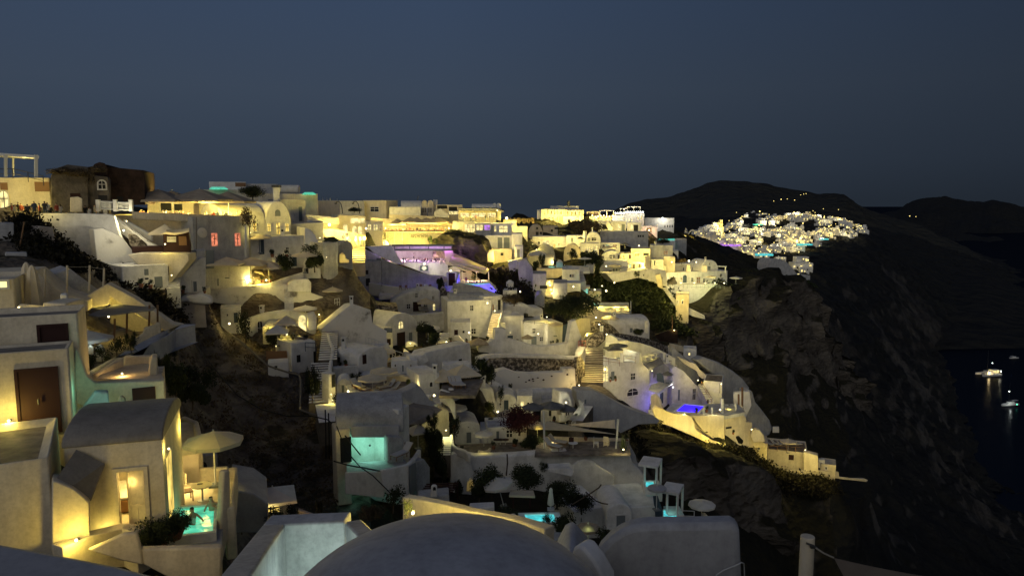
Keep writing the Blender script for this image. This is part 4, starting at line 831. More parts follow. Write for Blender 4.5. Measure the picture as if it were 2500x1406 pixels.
mass('row of dark flower boxes over the corner wall',[(790,588),(800,580),(815,578),(826,586),(826,592),(790,592)],99,dep=.8,mat='leaf',name='flower_box',cat='planter')
house('grey corner house with a glowing sconce',790,826,592,666,96,97.5,dep=5,mat='greywash',par=.1)
lamp('glowing sconce throwing a fan of light on the grey corner house',797,628,95.6,9,off=.35,r=.09)
house('grey house with a rounded shoulder and cream alcove',827,862,588,652,99,101,dep=6,roof='gable',rise=.9,mat='greywash',wins=[])
mass('glowing cream alcove seat in the grey house front',[(828,642),(828,622),(835,615),(843,622),(845,632),(853,634),(853,642)],98.4,dep=.4,mat='cream',name='alcove'); light(838,634,97.6,10,off=0)
post('white drainpipe beside the glowing alcove',823,590,642,96,.07,'whitemetal',name='drainpipe',cat='pipe')
# lower terrace with parasols
for i,(x,y_,Yy,RR) in enumerate(((553,627,88,2.6),(612,628,91,2.8),(655,636,92,2.2))): umbrella(('cream parasol over the red-door terrace, left one','cream parasol over the red-door terrace, broad middle one','cream parasol over the red-door terrace, small right one')[i],x,y_,Yy,RR,4,'canvas',2.6,.8,rz=.1)
mass('lit back wall with a red door behind the cream parasols',[(524,640),(645,645),(690,655),(690,700),(524,700)],96,98,dep=2,mat='cream',name='back_wall',wins=[('R',574,648,586,680),('R',529,650,537,680),('kn',550,650,556,664),('kan',655,652,672,692)])
for x in (540,572,606,636): light(x,682,91.5,75,off=0)
lamp('round lantern on the wall right of the red-door terrace',650,684,91,35,off=.4,r=.2)
mass('rounded boulder-like oven beside the lantern',[(610,690),(610,668),(622,662),(640,665),(647,675),(648,692)],92.5,dep=2,mat='cream',name='oven')
for i,x in enumerate((545,566,590,600,622)): table('small table on the red-door terrace, %s'%('nearest the dark drum','in front of the red door','right of the red door','under the middle parasol','by the round oven')[i],x,697,91,.4,.74,'white'); 
ribbon('white parapet of the red-door terrace',[(478,704,88),(560,700,90),(655,692,92)],.7,.3,'white')
mass('grey box planter at the left of the red-door terrace',[(516,680),(535,680),(535,698),(516,698)],88,dep=1,mat='greydoor',name='planter_box',cat='planter')
ribbon('white wall stepping up to the black gate',[(655,692,92),(700,676,93),(742,664,94),(742,654,95),(783,654,96)],[1.2,1.2,1.2,1.4,1.4],.3,'white')
mass('black gate in the white stepping wall',[(742,655),(753,655),(753,668),(742,668)],93.4,dep=.1,mat='black',name='gate')
umbrella('pale yellow parasol beside the dark shrubs',743,615,93,1.7,8,'canvas',2.7,.4)
bush('dark round shrub left of the black gate',696,660,92,52,45,'bush'); bush('dark feathery shrub right of the pale yellow parasol',768,655,94,56,50,'bush2'); bush('climbing shrub with bare twigs on the grey house',758,622,95,50,28,'thin')
# stained terraces below
mass('long stained white retaining terrace, left part',[(482,718),(505,708),(560,702),(640,696),(692,692),(697,770),(655,786),(612,800),(590,785),(560,745),(500,735)],88,92,dep=5,mat='stained',name='retaining_terrace',ctrl=[(490,735,88),(600,798,88)])
mass('long stained white retaining terrace, right part',[(690,692),(720,700),(770,718),(831,740),(833,768),(812,776),(798,800),(772,806),(740,775),(695,770)],92,96,dep=6,mat='stained',name='retaining_terrace',ctrl=[(800,800,93)])
mass('white buttress step on the stained terrace',[(694,726),(706,728),(717,728),(717,762),(695,764)],90.5,dep=1,name='buttress')
lamp('strong lamp on the rough end of the stained terrace',779,768,91.6,42,off=.8,r=.14)
ribbon('white wall top curving up to the dark rock',[(692,692,93),(710,678,95),(740,668,98),(772,662,101),(820,650,105),(864,640,108)],[1.2,.9,.8,.8,.8,.8],1.6,'white')
mass('rough grey-brown rock face below the white wall top',[(758,672),(790,662),(822,653),(866,644),(880,700),(900,745),(868,742),(833,742),(770,718)],100,108,dep=5,mat='stonewall',name='rock_face',cat='rock',bev=.3,wins=[('bn',799,696,806,720)])
mass('rounded white block glowing at the stair foot',[(700,712),(706,690),(720,682),(752,680),(760,690),(760,714)],92,93.5,dep=3,name='white_block'); light(745,706,90.6,22,off=0)
rail('white slatted gate on the dark rock',[(817,730,95),(829,728,95)],1.0,n=.25)
lw,_=mass('white lower cave front with an arched niche and umbrella terrace',[(590,790),(612,778),(650,766),(700,758),(722,760),(735,762),(760,768),(772,790),(772,812),(755,835),(720,846),(660,840),(610,820)],86,90,dep=3,name='cave_house',cat='house',wins=[('ka',627,783,641,822),('p',713,791,721,805),('pan',728,770,746,820)],ctrl=[(610,835,86),(760,842,88)])  # the last pane glows in place of lamp light on the arched niche
light(655,795,83.5,36,off=0); light(742,790,85.4,13,off=0)
mass('rounded white shoulder beside the arched niche',[(750,766),(766,762),(773,775),(772,805),(756,808),(750,800)],85.6,dep=2,name='rounded_wall')
umbrella('cream square parasol before the arched niche, upper one',699,770,84,1.75,4,'canvas',2.5,.8); umbrella('grey-cream square parasol lower and left of the arched niche',676,792,82,1.7,4,'canvaswhite',2.5,.8)
for i,(x,y_) in enumerate(((702,838),(712,842),(722,840),(735,832))): sunbed('folding lounger on the narrow terrace, %s'%('leftmost','second','third','at the niche')[i],x,y_,83,1.0+i*.1,mat='canvasdark')
bush('bushy tree in front of the white cave front',664,842,82,44,50,'bush'); bush('dark cascade of shrub left of the white cave front',600,835,80,44,80,'thin')
house('small white house with a blue railing on its roof',712,772,838,900,80,82,dep=4,wins=[('kn',724,867,733,884),('kn',765,858,771,888)],par=.1)
rail('dark blue railing on the small white house',[(745,836,79.5),(771,838,80.5)],1,'bluewood')
mass('brown timber fence on the rock edge',[(650,857),(700,856),(702,878),(650,880)],80,dep=.15,mat='wood',name='timber_fence',cat='fence')
lamp('small lamp standing in for a lit sliver of pool in the dark garden',674,845,79,3,off=.2,r=.08)  # globe added in place of a pool's lit sliver
mass('stone turret at the top of the dark gully',[(443,800),(441,738),(500,738),(505,800)],74,dep=4,mat='plaster',name='stone_turret',cat='building',ctrl=None)
mass('white crumbling parapet on the stone turret',[(439,738),(441,727),(455,722),(478,722),(490,716),(506,722),(520,728),(521,742),(500,744)],73.6,dep=2.2,mat='stained',name='turret_parapet',bev=.25)
# stairs in the middle, with wavy wall
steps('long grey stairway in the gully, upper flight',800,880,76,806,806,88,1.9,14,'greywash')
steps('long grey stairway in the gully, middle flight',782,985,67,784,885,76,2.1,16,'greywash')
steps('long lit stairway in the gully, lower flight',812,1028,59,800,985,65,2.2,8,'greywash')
ribbon('wavy white wall along the gully stairway',[(784,803,92),(792,812,88),(797,815,86),(801,830,83),(809,848,80),(806,870,77),(801,893,74.5),(800,940,70),(801,984,66)],[1.0,1.0,1.2,1.4,1.4,1.4,1.4,1.4,1.6],.35,'white')
house('white gate pier with a lamp by the gully stairway',805,821,912,980,67,67.6,dep=1.2,wins=[('kn',809,915,817,945)],par=0)
lamp('lower lamp on the gully stairway wall',809,962,66.3,20,off=.35,r=.09); lamp('lamp near the foot of the gully stairway',812,976,65.4,12,off=.3,r=.07)
bush('leafy plant beside the gate pier lamp',828,992,64,36,34,'thin'); bush('dark overhanging shrub beside the gully stairway',762,960,66,52,110,'low',mat='scrub' if False else 'leaf')
# pipes and cables on the rock
cable('long pale water pipe zigzagging down the rock gully',[(505,770,88),(555,810,80),(590,835,77),(640,880,74),(655,893,73),(700,908,72),(730,915,71),(734,930,70),(734,960,68),(732,1000,65),(760,1010,63),(800,1022,62)],.10,'pipe',name='water_pipe',cat='pipe')
cable('long black cable hanging across the rock gully',[(455,812,70),(500,870,66),(545,925,62),(580,965,60),(640,1000,58),(700,1015,56),(760,1015,55),(800,1024,54),(840,1060,52),(880,1110,50)],.05)
cable('second black cable beside the teal-lit pool',[(822,1040,50),(845,1100,49),(880,1140,48),(910,1160,47),(960,1210,46)],.04)
cable('black cable sagging below the teal-lit pool',[(815,1125,50),(850,1135,49),(890,1142,49),(930,1150,50)],.05)
for i,x in enumerate((796,804,822)): post('dark crooked pole on the rock edge, %s'%('left','middle','right')[i],x,1000+i*8,1120,54,.05,'black',dx=-2)
# ------------------------------------------------------------------ skyline buildings
def skyl(*a,**k):
    k.setdefault('base',4); k.setdefault('ctrl',False); return house(*a,**k)
skyl('white rooftop box on the skyline, highest with a brown panel',513,603,443,500,125,dep=8,wins=[('gn',574,446,600,456)])
skyl('long pale parapet house on the skyline below the rooftop box',483,640,462,510,118,dep=8,mat='cream')
skyl('dark-topped skyline house left of the round tank',603,680,448,490,128,dep=8,mat='greywash')
bm=bmesh.new(); q=P(700,462,126); bmesh.ops.create_cone(bm,cap_ends=True,segments=20,radius1=.7,radius2=.7,depth=4.2,matrix=Matrix.Translation(q)@Matrix.Rotation(RA(90),4,'Y')); setp(fin('water_tank',bm,'canvaswhite',None,40),'pale horizontal water tank on the skyline roof','water tank')
skyl('peach-rimmed house on the skyline with a green-lit roof pool',640,778,472,545,118,122,dep=9,mat='cream',wins=[('un',729,505,737,540)],par=.6)
skyl('grey wall of the peach-rimmed house with a blue door',685,748,486,548,112,115,dep=4,mat='greywash',wins=[('un',729,505,737,540)])
skyl('white chimney stack with a dark cap',667,684,455,498,112,dep=1.5,par=0,name='chimney_stack',cat='chimney')
bm=bmesh.new(); B_box(bm,P(675,455,112.5),(1.1,1.3,.35)); setp(fin('cowl',bm,'metal',None,0),'dark cap on the white chimney stack','chimney cap')
bush('dark tree behind the white chimney stack',617,482,112,62,30,'big',name='tree',cat='tree')
pl2=[(P(510,462,116)),P(556,462,116),P(556,459,121),P(520,459,121)]
for i,(a,b_,yy,Yy) in enumerate(((511,556,461,117.4),(738,772,474,119))):
    bm=bmesh.new(); B_poly(bm,[P(a,yy,Yy),P(a+6,yy-4.5,Yy+3),P(b_-8,yy-4.5,Yy+3),P(b_,yy,Yy)],[P(a,yy+2,Yy),P(a+6,yy-2.5,Yy+3),P(b_-8,yy-2.5,Yy+3),P(b_,yy+2,Yy)]); setp(fin('pool',bm,'poolgreen',None,0),('glowing green roof pool left of the tree','glowing green roof pool on the peach-rimmed house')[i],'pool')
skyl('low cream building behind the balustrade street, striped by a dark roofline',776,830,489,520,132,dep=8,mat='cream')
skyl('large grey block on the skyline with a cream lit end',826,890,490,520,210,dep=10,mat='greywash',par=.2)
skyl('cream lit end house with a blue six-pane window',887,943,489,519,214,212,dep=8,mat='cream',wins=[('w',904,505,925,517)],par=.2); light(915,497,196,900,off=0)
for i,(x,s_) in enumerate(((836,1),(878,1))):
    bm=bmesh.new(); a=[P(x,522,126),P(x-1,508,126),P(x-4,497,126),P(x-9,492,126),P(x-14,493,126),P(x-16,497,126)]; B_tube(bm,a,.07,6); e=emptyo('street_lamp',a[0]); fin('curved_post',bm,'black',e,0); bm=bmesh.new(); B_box(bm,a[-1],(.35,.3,.2)); fin('lamp_head',bm,'metal',e,0); fix(e); setp(e,('dark swan-neck street lamp, left one on the skyline','dark swan-neck street lamp, right one before the grey block')[i],'street lamp')
bush('dark tree between the swan-neck street lamps',865,516,128,40,16,'low',name='tree',cat='tree')
for i,x in enumerate((788,798,806,823)): post('thin mast on the skyline roofs, %s'%('first','second','third','thickest')[i],x,482 if i!=3 else 485,492,130,.06,'whitemetal',group='thin masts on the skyline roofs')
# bright street
mass('yellow glowing house front with white balustrade top',[(750,545),(748,527),(822,534),(826,545),(826,580),(790,580),(788,560),(750,545)],112,114,dep=4,mat='cream',name='house',cat='house')
be=emptyo('balustrade',P(785,540,111)); setp(be,'white pierced balustrade above the glowing street','balustrade')
bm=bmesh.new(); B_tube(bm,[P(749,527,111.5),P(826,534,112.5)],.16,4); B_tube(bm,[P(749,541,111.5),P(826,546,112.5)],.16,4)
for k in range(27): B_tube(bm,[P(750+k*2.9,527.5+k*.26,111.6),P(753+k*2.9,541+k*.2,111.6)],.06,4)
fin('lattice',bm,'white',be,0); fix(be)
mass('orange-topped shop house on the glowing street',[(824,525),(893,527),(893,600),(824,590)],116,118,dep=5,mat='cream',name='shop_house',cat='house',wins=[('pan',838,548,848,575),('pan',860,552,870,580),('pan',874,552,884,578),('pn',856,533,890,545)])
mass('yellow glowing wall sweeping under the shop house',[(788,560),(824,560),(893,575),(893,600),(880,640),(862,640),(860,600),(826,585),(792,578)],108,112,dep=3,mat='cream',name='street_wall')
steps('yellow glowing stairs down from the shop street',873,645,104,873,600,112,2.2,9,'cream')
for x,y_,p_ in ((804,549,420),(832,560,160),(850,548,220),(870,540,160),(884,556,200),(845,580,160),(868,590,220),(874,612,120),(895,580,90),(815,572,120)): light(x,y_,106.5 if y_>555 else 109,p_*.7,off=0)
lamp('fierce floodlight under the white balustrade',804,549,109,0,r=.35); lamp('hanging lantern above the glowing stairs',868,586,106,0,r=.24); lamp('lantern on the shop house corner',894,558,110,0,r=.24)
for i,(x,y_) in enumerate(((847,564),(853,566),(869,570),(880,572),(838,569),(889,572))): person('person strolling on the glowing shop street, %s'%('by the first arch','beside the first arch in dark clothes','between the arches','by the last arch','left of the first arch','at the lantern corner')[i],x,y_,107,'stand',random.uniform(0,6),'people on the glowing shop street')
# ================================================================== centre: purple restaurant and around
R_=180
house('white box house on the skyline left of the twin vaults',951,1028,505,530,205,dep=9,ctrl=False)
house('long barrel roof with twin arched ends on the skyline',979,1030,490,512,215,dep=9,roof='vault',rise=2.6,ctrl=False,name='vaulted_house')
for i,(a,b_) in enumerate(((1030,1043),(1044,1059))): house('arched gable with slit windows on the skyline, %s of the twins'%('left','right')[i],a,b_,489,520,212,dep=9,roof='gable',rise=.8,mat='cream',ctrl=False,wins=[('kn',a+2,508,a+4,519),('kn',a+7,508,a+9,519)],name='vaulted_house')
house('small square tower behind the twin gables',1058,1068,488,505,218,dep=2,ctrl=False,par=0,name='tower')
post('rooftop aerial above the twin gables',1019,478,490,215,.08,'metal',name='aerial',cat='aerial',dx=2)
house('open flat-roofed terrace house right of the twin gables',1064,1130,500,528,208,dep=8,mat='cream',ctrl=False,wins=[('kn',1067,502,1092,510),('kn',1096,505,1116,516),('p',1096,516,1118,524)])
light(1100,512,198,120,off=0)
mass('white sloping stair parapet on the skyline terrace',[(1060,517),(1075,509),(1096,524),(1096,532),(1060,530)],204,dep=2,name='stair_parapet')
house('glass-fronted terrace house lit yellow on the skyline',1119,1212,514,545,200,dep=7,mat='cream',ctrl=False,wins=[('p',1124,520,1146,530),('p',1150,520,1186,530),('p',1190,520,1210,531)])
for i,(a,b_) in enumerate(((1204,1212),(1213,1223))): house('small round-headed gable on the glass-fronted house, %s one'%('left','right')[i],a,b_,496,512,203,dep=8,roof='gable',rise=.5,ctrl=False,name='vaulted_house')
house('long low vault behind the small round-headed gables',1152,1206,498,514,206,dep=5,roof='vault',rise=1,ctrl=False,name='vaulted_house')
bm=bmesh.new(); B_poly(bm,[P(1119,509,196),P(1119,513,196),P(1212,513,196),P(1230,519,196),P(1230,516,196),P(1212,509,196)],[P(1119,507,203),P(1119,510,203),P(1212,510,203),P(1230,515,203),P(1230,512,203),P(1212,507,203)]); setp(fin('pergola',bm,'canvasdark',None,0),'dark flat pergola roof over the yellow glass-fronted house','pergola roof')
for x,y_,p_ in ((1135,525,260),(1165,525,260),(1195,525,260),(1235,533,420),(1205,530,120)): light(x,y_,192,p_*.6,off=0)
lamp('blazing floodlight at the right end of the skyline terrace',1237,533,190,0,r=.6); lamp('floodlight on the far pergola corner',1214,514,192,80,r=.25,off=.6)
for i,x in enumerate((1131,1150,1162,1185,1196,1206)): person('person on the skyline terrace, %s'%('far left','second from the left','third','fourth','fifth','rightmost')[i],x,524,194,'stand',i,'people on the skyline terrace')
mass('long low cream parapet between skyline houses and parasols',[(950,524),(1062,528),(1062,542),(950,538)],202,dep=1,mat='cream',name='parapet_wall')
# parasol row of the upper restaurant
mass('long retaining wall under the parasol row',[(890,562),(1105,564),(1105,575),(1070,600),(890,600)],188,dep=4,mat='cream',name='retaining_wall',ctrl=[(950,672,184)])
mass('orange glowing back wall of the parasol row',[(905,532),(1100,545),(1112,548),(1112,566),(905,564)],199,dep=1,mat='cream',name='back_wall')
for i,(x,y_,RR,Yy) in enumerate(((970,534,3.2,190),(1002,530,3.6,191),(1018,530,3,196),(1042,531,3.9,191),(1058,531,3,196),(1070,530,3.6,192),(1084,535,3.2,194))):
    umbrella('square parasol of the upper restaurant, %s in the row'%('first','second','third, set back','fourth and widest','fifth, set back','sixth','last')[i],x,y_,Yy,RR,4,'canvastan',3.2,1.3,.3,group='parasol row of the upper restaurant',rz=.1)
for x in (912,935,958,985,1010,1035,1060,1085,1100): light(x,552,187,330,(1,.70,.15),off=0)
for i in range(22): 
    x=915+i*8.6; person('diner at the parasol row, %s'%('in the lit bay' if i<6 else 'under the parasols' if i<17 else 'at the right end'),x,553+(i%3),187+(i%2),'sit' if i%4 else 'stand',i*1.3,'diners at the parasol row of the upper restaurant')
mass('dark timber terrace edge below the parasol row',[(905,561),(1112,563),(1112,566),(905,564)],186.5,dep=.5,mat='darkwood',name='terrace_edge')
rail('white balcony frame at the left end of the parasol row',[(903,545,184),(918,545,184)],2.6,'whitemetal',n=1.5)
mass('dark bay at the left end of the parasol row',[(903,545),(918,545),(918,571),(903,571)],186,dep=.5,mat='wood',name='bay')
bush('dark low tree at the right end of the parasol row',1112,568,186,50,14,'low')
# sign wall
sw,fs_=mass('yellow-lit restaurant wall with dark Greek capitals',[(935,566),(1058,566),(1066,569),(1067,574),(1067,600),(935,600)],182,dep=1.2,mat='cream',name='sign_wall',wins=[])
e=emptyo('sign_letters',fs_.to(*fs_.loc(1023,577))); setp(e,'slanting dark capitals mounted on the yellow-lit restaurant wall','lettering')
text('ΑΡΣΗΓΗΠΑ·',e,fs_,1024,577,8,182,'black',-.16,.25,w=44); fix(e)
def lattice(label,x0,y0,x1,y1,Y,nx,ny):
    e=emptyo('lattice_screen',P((x0+x1)/2,y1,Y)); setp(e,label,'screen'); bm=bmesh.new()
    a,b_=P(x0,y0,Y),P(x1,y1,Y); 
    for (p,q) in (((x0,y0),(x1,y0)),((x0,y1),(x1,y1)),((x0,y0),(x0,y1)),((x1,y0),(x1,y1))): B_tube(bm,[P(*p,Y),P(*q,Y)],.12,4)
    fin('frame',bm,'lattice',e,0); bm=bmesh.new()
    n=nx
    for k in range(-ny,nx):
        for s_ in (1,-1):
            u0,u1=max(k,0),min(k+ny,nx); 
            if u1<=u0: continue
            pa=(u0,(u0-k)); pb=(u1,(u1-k)); f_=lambda u,v:P(x0+(x1-x0)*u/nx,(y0+(y1-y0)*v/ny) if s_==1 else y1-(y1-y0)*v/ny,Y)
            B_tube(bm,[f_(*pa),f_(*pb)],.055,3)
    fin('slats',bm,'lattice',e,0); fix(e)
lattice('tall white lattice screen left of the Greek capitals',943,567,961,597,181,7,12); lattice('second white lattice screen, beside the tall one',963,567,982,597,181,7,12); lattice('small white lattice at the right end of the sign wall',1067,581,1079,592,180,6,6)
mass('dark backing behind the white lattice screens',[(942,567),(982,567),(982,598),(942,598)],181.7,dep=.15,mat='wood',name='screen_backing')
mass('white square pillar right of the small lattice',[(1080,577),(1092,577),(1092,597),(1080,597)],180,dep=1,mat='canvaswhite',name='pillar')
for x in (950,980,1005,1030,1052): light(x,591,177,300,(1,.80,.16),off=0)
light(1085,590,176,30,off=0)
bush('pot palm right of the Greek capitals',1049,596,179,18,20,'spiky'); bush('dark round pot plant near the small lattice',1066,596,179,10,13,'bush'); bush('thin tree at the left of the lattice screens',931,597,180,20,30,'thin')
mass('cream wall piece with tan mural left of the lattice',[(885,570),(935,570),(935,605),(885,605)],184,dep=1,mat='cream',name='mural_wall'); light(915,590,178,160,off=0); light(890,580,176,120,off=0)
# glass canopy and purple hall
gc=emptyo('glass_canopy',P(1027,606,170)); setp(gc,'flat glass canopy with grey beams and an added light-blocking panel, glowing purple underneath','canopy')
bm=bmesh.new()
for y0,Yy in ((599,168),(610,168)): B_tube(bm,[P(952,y0,Yy),P(1104,y0,Yy)],.22,4)
B_poly(bm,[P(951,597,168),P(951,600,168),P(1106,600,168),P(1106,597,168)],[P(951,597,184),P(951,599,184),P(1106,599,184),P(1106,597,184)])  # opaque panel added to keep the hall lights from spilling upward
for x in (963,1000,1046,1084,1103): B_tube(bm,[P(x,600,168),P(x,610,168)],.1,4)
fin('beams',bm,'greydoor',gc,0); fix(gc)
mass('pale upper band of the purple-lit hall',[(951,598),(1104,598),(1104,612),(951,612)],174,dep=1,name='upper_band')
mass('back wall of the purple-lit hall',[(905,602),(951,602),(1106,606),(1110,645),(905,645)],184,dep=1,name='back_wall')
for x,c_,p_ in ((975,(1,.75,.45),200),(1000,(.85,.45,1),220),(1030,(.8,.4,1),260),(1060,(1,.6,.5),220),(1090,(1,.7,.3),160),(925,(.8,.5,1),200),(940,(.9,.6,1),160)): light(x,622,178,p_*.5,c_,off=0)
for x,p_ in ((1045,110),(1075,190),(1095,130),(985,40),(1015,50)): light(x,605,170.5,p_*.5,(.5,.12,1),off=0)
mass('white floor edge of the purple-lit hall',[(950,640),(986,641),(1100,641),(1100,644),(986,645),(950,643)],172,dep=11,name='hall_floor')
mass('greenish-lit lower wall with the round medallion',[(986,641),(1094,641),(1094,678),(1062,674),(1030,665),(1005,655),(986,648)],171.5,dep=2,name='medallion_wall')
md_=emptyo('medallion',P(1036,655,171)); setp(md_,'blue-framed square medallion with a white disc under the floodlight','medallion')
fm_=fac(1026,171.2,1046,171.2); bm=bmesh.new(); B_poly(bm,[fm_.to(*fm_.loc(a,b_),-.1) for a,b_ in ((1026,648.5),(1045,648.5),(1045,661),(1026,661))],[fm_.to(*fm_.loc(a,b_),.2) for a,b_ in ((1026,648.5),(1045,648.5),(1045,661),(1026,661))]); fin('square_frame',bm,'bluewood',md_,0)
bm=bmesh.new(); bmesh.ops.create_cone(bm,cap_ends=True,segments=24,radius1=.56,radius2=.56,depth=.1,matrix=Matrix.Translation(fm_.to(*fm_.loc(1035.5,655),-.13))@Matrix.Rotation(RA(90),4,'X')); fin('disc',bm,'white',md_,0)
bm=bmesh.new(); B_tube(bm,[fm_.to(*fm_.loc(1035.5+5*math.cos(a),655+5*math.sin(a)),-.2) for a in [RA(20+i*14) for i in range(11)]],.06,4); fin('emblem',bm,'bluewood',md_,0); fix(md_)
lamp('fierce floodlight above the medallion',1036,644,169.6,120,(1,.96,.62),r=.4,off=.9); light(1036,652,167,50,(1,.95,.6),off=0); light(1075,665,167,60,(1,.95,.6),off=0)
for i in range(26):
    x=985+i*4.5; person('diner in the purple-lit hall, %s'%('left end' if i<6 else 'middle' if i<20 else 'right end'),x+(i%3)*.6,627+(i*5)%4,172+(i%4),'sit' if i%5 else 'stand',i*.9,'diners in the purple-lit hall')
for i,x in enumerate((937,943,1010)): person('musician or waiter in the purple-lit hall, %s'%('leftmost','at the left bay','behind the diners')[i],x,618 if x<1000 else 617,175,'stand',1,'diners in the purple-lit hall')
# draped fabric ends and awnings
mass('gathered pale curtain at the right end of the hall',[(1085,612),(1106,612),(1110,640),(1100,650),(1088,645)],171,dep=.5,mat='canvas',name='curtain')
bm=bmesh.new()
for (a,b_,c_,d_) in (((1108,618,176),(1196,656,174),(1186,668,160),(1095,640,164)),):
    B_poly(bm,[P(*a),P(*b_),P(*c_),P(*d_)],[P(*q)-Vector((0,0,.15)) for q in (a,b_,c_,d_)])
setp(fin('awning',bm,'canvas',None,0),'long cream awning sloping down beside the dark rock','awning')
for i,(a,b_) in enumerate((((1100,640,163),(1170,664,160)),((1110,642,163),(1188,656,161)),((1102,646,162),(1150,664,160)))): cable('pale folded awning strip over the blue bar, %s'%('lowest','topmost','shortest')[i],[(*a,),((a[0]+b_[0])/2,(a[1]+b_[1])/2+1,(a[2]+b_[2])/2),(*b_,)],.28,'canvas',name='awning_strip',cat='awning')
mass('lit wall behind the blue bar',[(1094,655),(1110,650),(1140,655),(1192,700),(1192,712),(1094,712)],161,dep=1,mat='cream',name='back_wall',wins=[('bn',1124,655,1137,665)])
mass('white arched entrance glowing beside the dark door block',[(1092,664),(1100,656),(1112,653),(1126,658),(1133,668),(1133,690),(1092,690)],162,dep=1,name='arched_entrance'); light(1102,662,158,110,(1,.93,.6),off=0); lamp('floodlight at the white arched entrance',1100,661,159,0,r=.35)
mass('dark rust door block at the end of the grey sloping wall',[(1090,664),(1116,664),(1116,700),(1106,712),(1090,712)],156,dep=2,name='door_block',wins=[('bn',1095,667,1111,697)])
for x in (1128,1163,1193): post('white awning post of the blue bar, %s'%{1128:'left',1163:'middle',1193:'right'}[x],x,662,697,158,.12,'whitemetal')
bar,_=mass('curved bar front glowing blue',[(1112,690),(1128,692),(1160,693),(1193,690),(1210,705),(1222,722),(1190,712),(1150,702),(1116,696)],151,dep=6,name='bar',cat='bar')
for x,y_,p_ in ((1140,696,50),(1165,699,80),(1185,701,90),(1203,710,80),(1125,693,30)): light(x,y_+1,147.5,p_*2.0,(.08,.05,1),off=0)
CTRL+=[(1130,745,150),(1170,748,150),(1210,755,150),(1150,735,162),(1190,735,162),(1100,730,160),(1040,705,168),(1075,710,168),(1010,700,168)]
for x in (1145,1175): light(x,680,156,90,(1,.6,.25),off=0)
bm=bmesh.new(); B_tube(bm,[P(1130,692.5,150.6),P(1160,694.5,150.6),P(1193,691.5,150.6)],.1,4); setp(fin('light_strip',bm,'litteal',None,0),'thin blue-white light strip along the bar edge','light strip')
for i,(x,y_,ps) in enumerate(((1138,674,'stand'),(1147,682,'sit'),(1152,684,'sit'),(1164,683,'sit'),(1173,681,'sit'),(1178,683,'sit'),(1157,683,'sit'))): person('guest at the blue bar, %s'%('standing tallest','left of the middle post','beside the middle post','right of the middle post','second from the right','rightmost','behind the middle post')[i],x,y_,152.5,ps,i,'guests at the blue bar')
bush('bare branching plant among the bar guests',1158,688,158,18,22,'thin'); bush('pale frosty shrub tinted blue below the bar',1214,742,150,30,30,'thin',mat='dryleaf')
# grey sloping wall
mass('long grey wall sloping from the left block down to the door block',[(931,632),(985,652),(1033,668),(1060,674),(1092,676),(1092,712),(1020,720),(960,735),(931,735)],150,156,dep=4,mat='greywash',name='sloping_wall',ctrl=[(935,735,150),(1085,715,152)])
mass('lilac-lit terrace wedge left of the purple hall',[(884,603),(955,599),(986,648),(960,640),(932,628)],163,dep=2,name='terrace_wedge'); light(925,610,158,14,(.75,.5,1),off=0)
mass('grey triangular wall left of the purple hall',[(884,606),(932,629),(932,645),(884,645)],158,dep=2,mat='greywash',name='triangular_wall')
house('grey block house with two dark openings at the foot of the sloping wall',878,932,639,715,146,149,dep=6,mat='greywash',wins=[('kn',888,660,899,670),('kn',893,680,903,698)])
ribbon('small rounded white parapet on the grey block house',[(876,636,146),(881,622,149),(886,617,151)],.8,.4,'white')
ribbon('white parapet steps left of the little houses',[(900,690,146),(950,698,144),(1000,706,142)],2.5,.5,'stained')
slab('rough terrace above the little houses',[(925,722,140),(1075,712,140),(1060,700,150),(930,705,150)],th=.8,mat='stained')
for i,(x,y_) in enumerate(((978,708),(992,708),(1028,706),(1051,706))): chair('dark deck chair on the terrace edge, %s'%('leftmost','second','third, beside the white box','rightmost')[i],x,y_,141,.3,'wood','deck chairs on the terrace edge')
mass('white box between the deck chairs',[(1035,695),(1045,695),(1045,706),(1035,706)],141,dep=1,name='storage_box',cat='box')
bush('small dark tree on the wall corner by the door block',1078,708,143,26,34,'bush',name='tree',cat='tree')
mass('rounded white cave house with a small parasol',[(955,735),(975,722),(1000,712),(1030,705),(1060,704),(1074,708),(1077,740),(1076,772),(955,776)],134,136,dep=4,name='cave_house',cat='house',bev=.4,wins=[('w',1013,715,1020,727),('w',1054,722,1061,731),('k',992,742,1002,754),('b',1009,738,1027,760),('w',1034,739,1044,752),('pa',1056,741,1063,758)],ctrl=[(960,776,134),(1075,778,134)])
umbrella('small cream square parasol before the rounded cave house',1040,727,131,2.2,4,'canvas',2.6,.8)
ribbon('white terrace wall in front of the rounded cave house',[(1000,768,131),(1050,764,131),(1094,758,131)],1.6,.5,'white')
mass('white terrace wall with steps below the rounded cave house',[(1002,770),(1094,762),(1096,800),(1070,812),(1010,795)],126,128,dep=3,name='terrace_wall')
for i,x in enumerate((1028,1035,1042)): sunbed('striped sun lounger before the cave house, %s'%('left','middle','right')[i],x,762,131,.3)
mass('black stone wall between cave house and tall white house',[(1068,715),(1080,700),(1092,712),(1088,745),(1083,765),(1072,750)],138,dep=1.5,mat='stonewall',name='stone_wall')
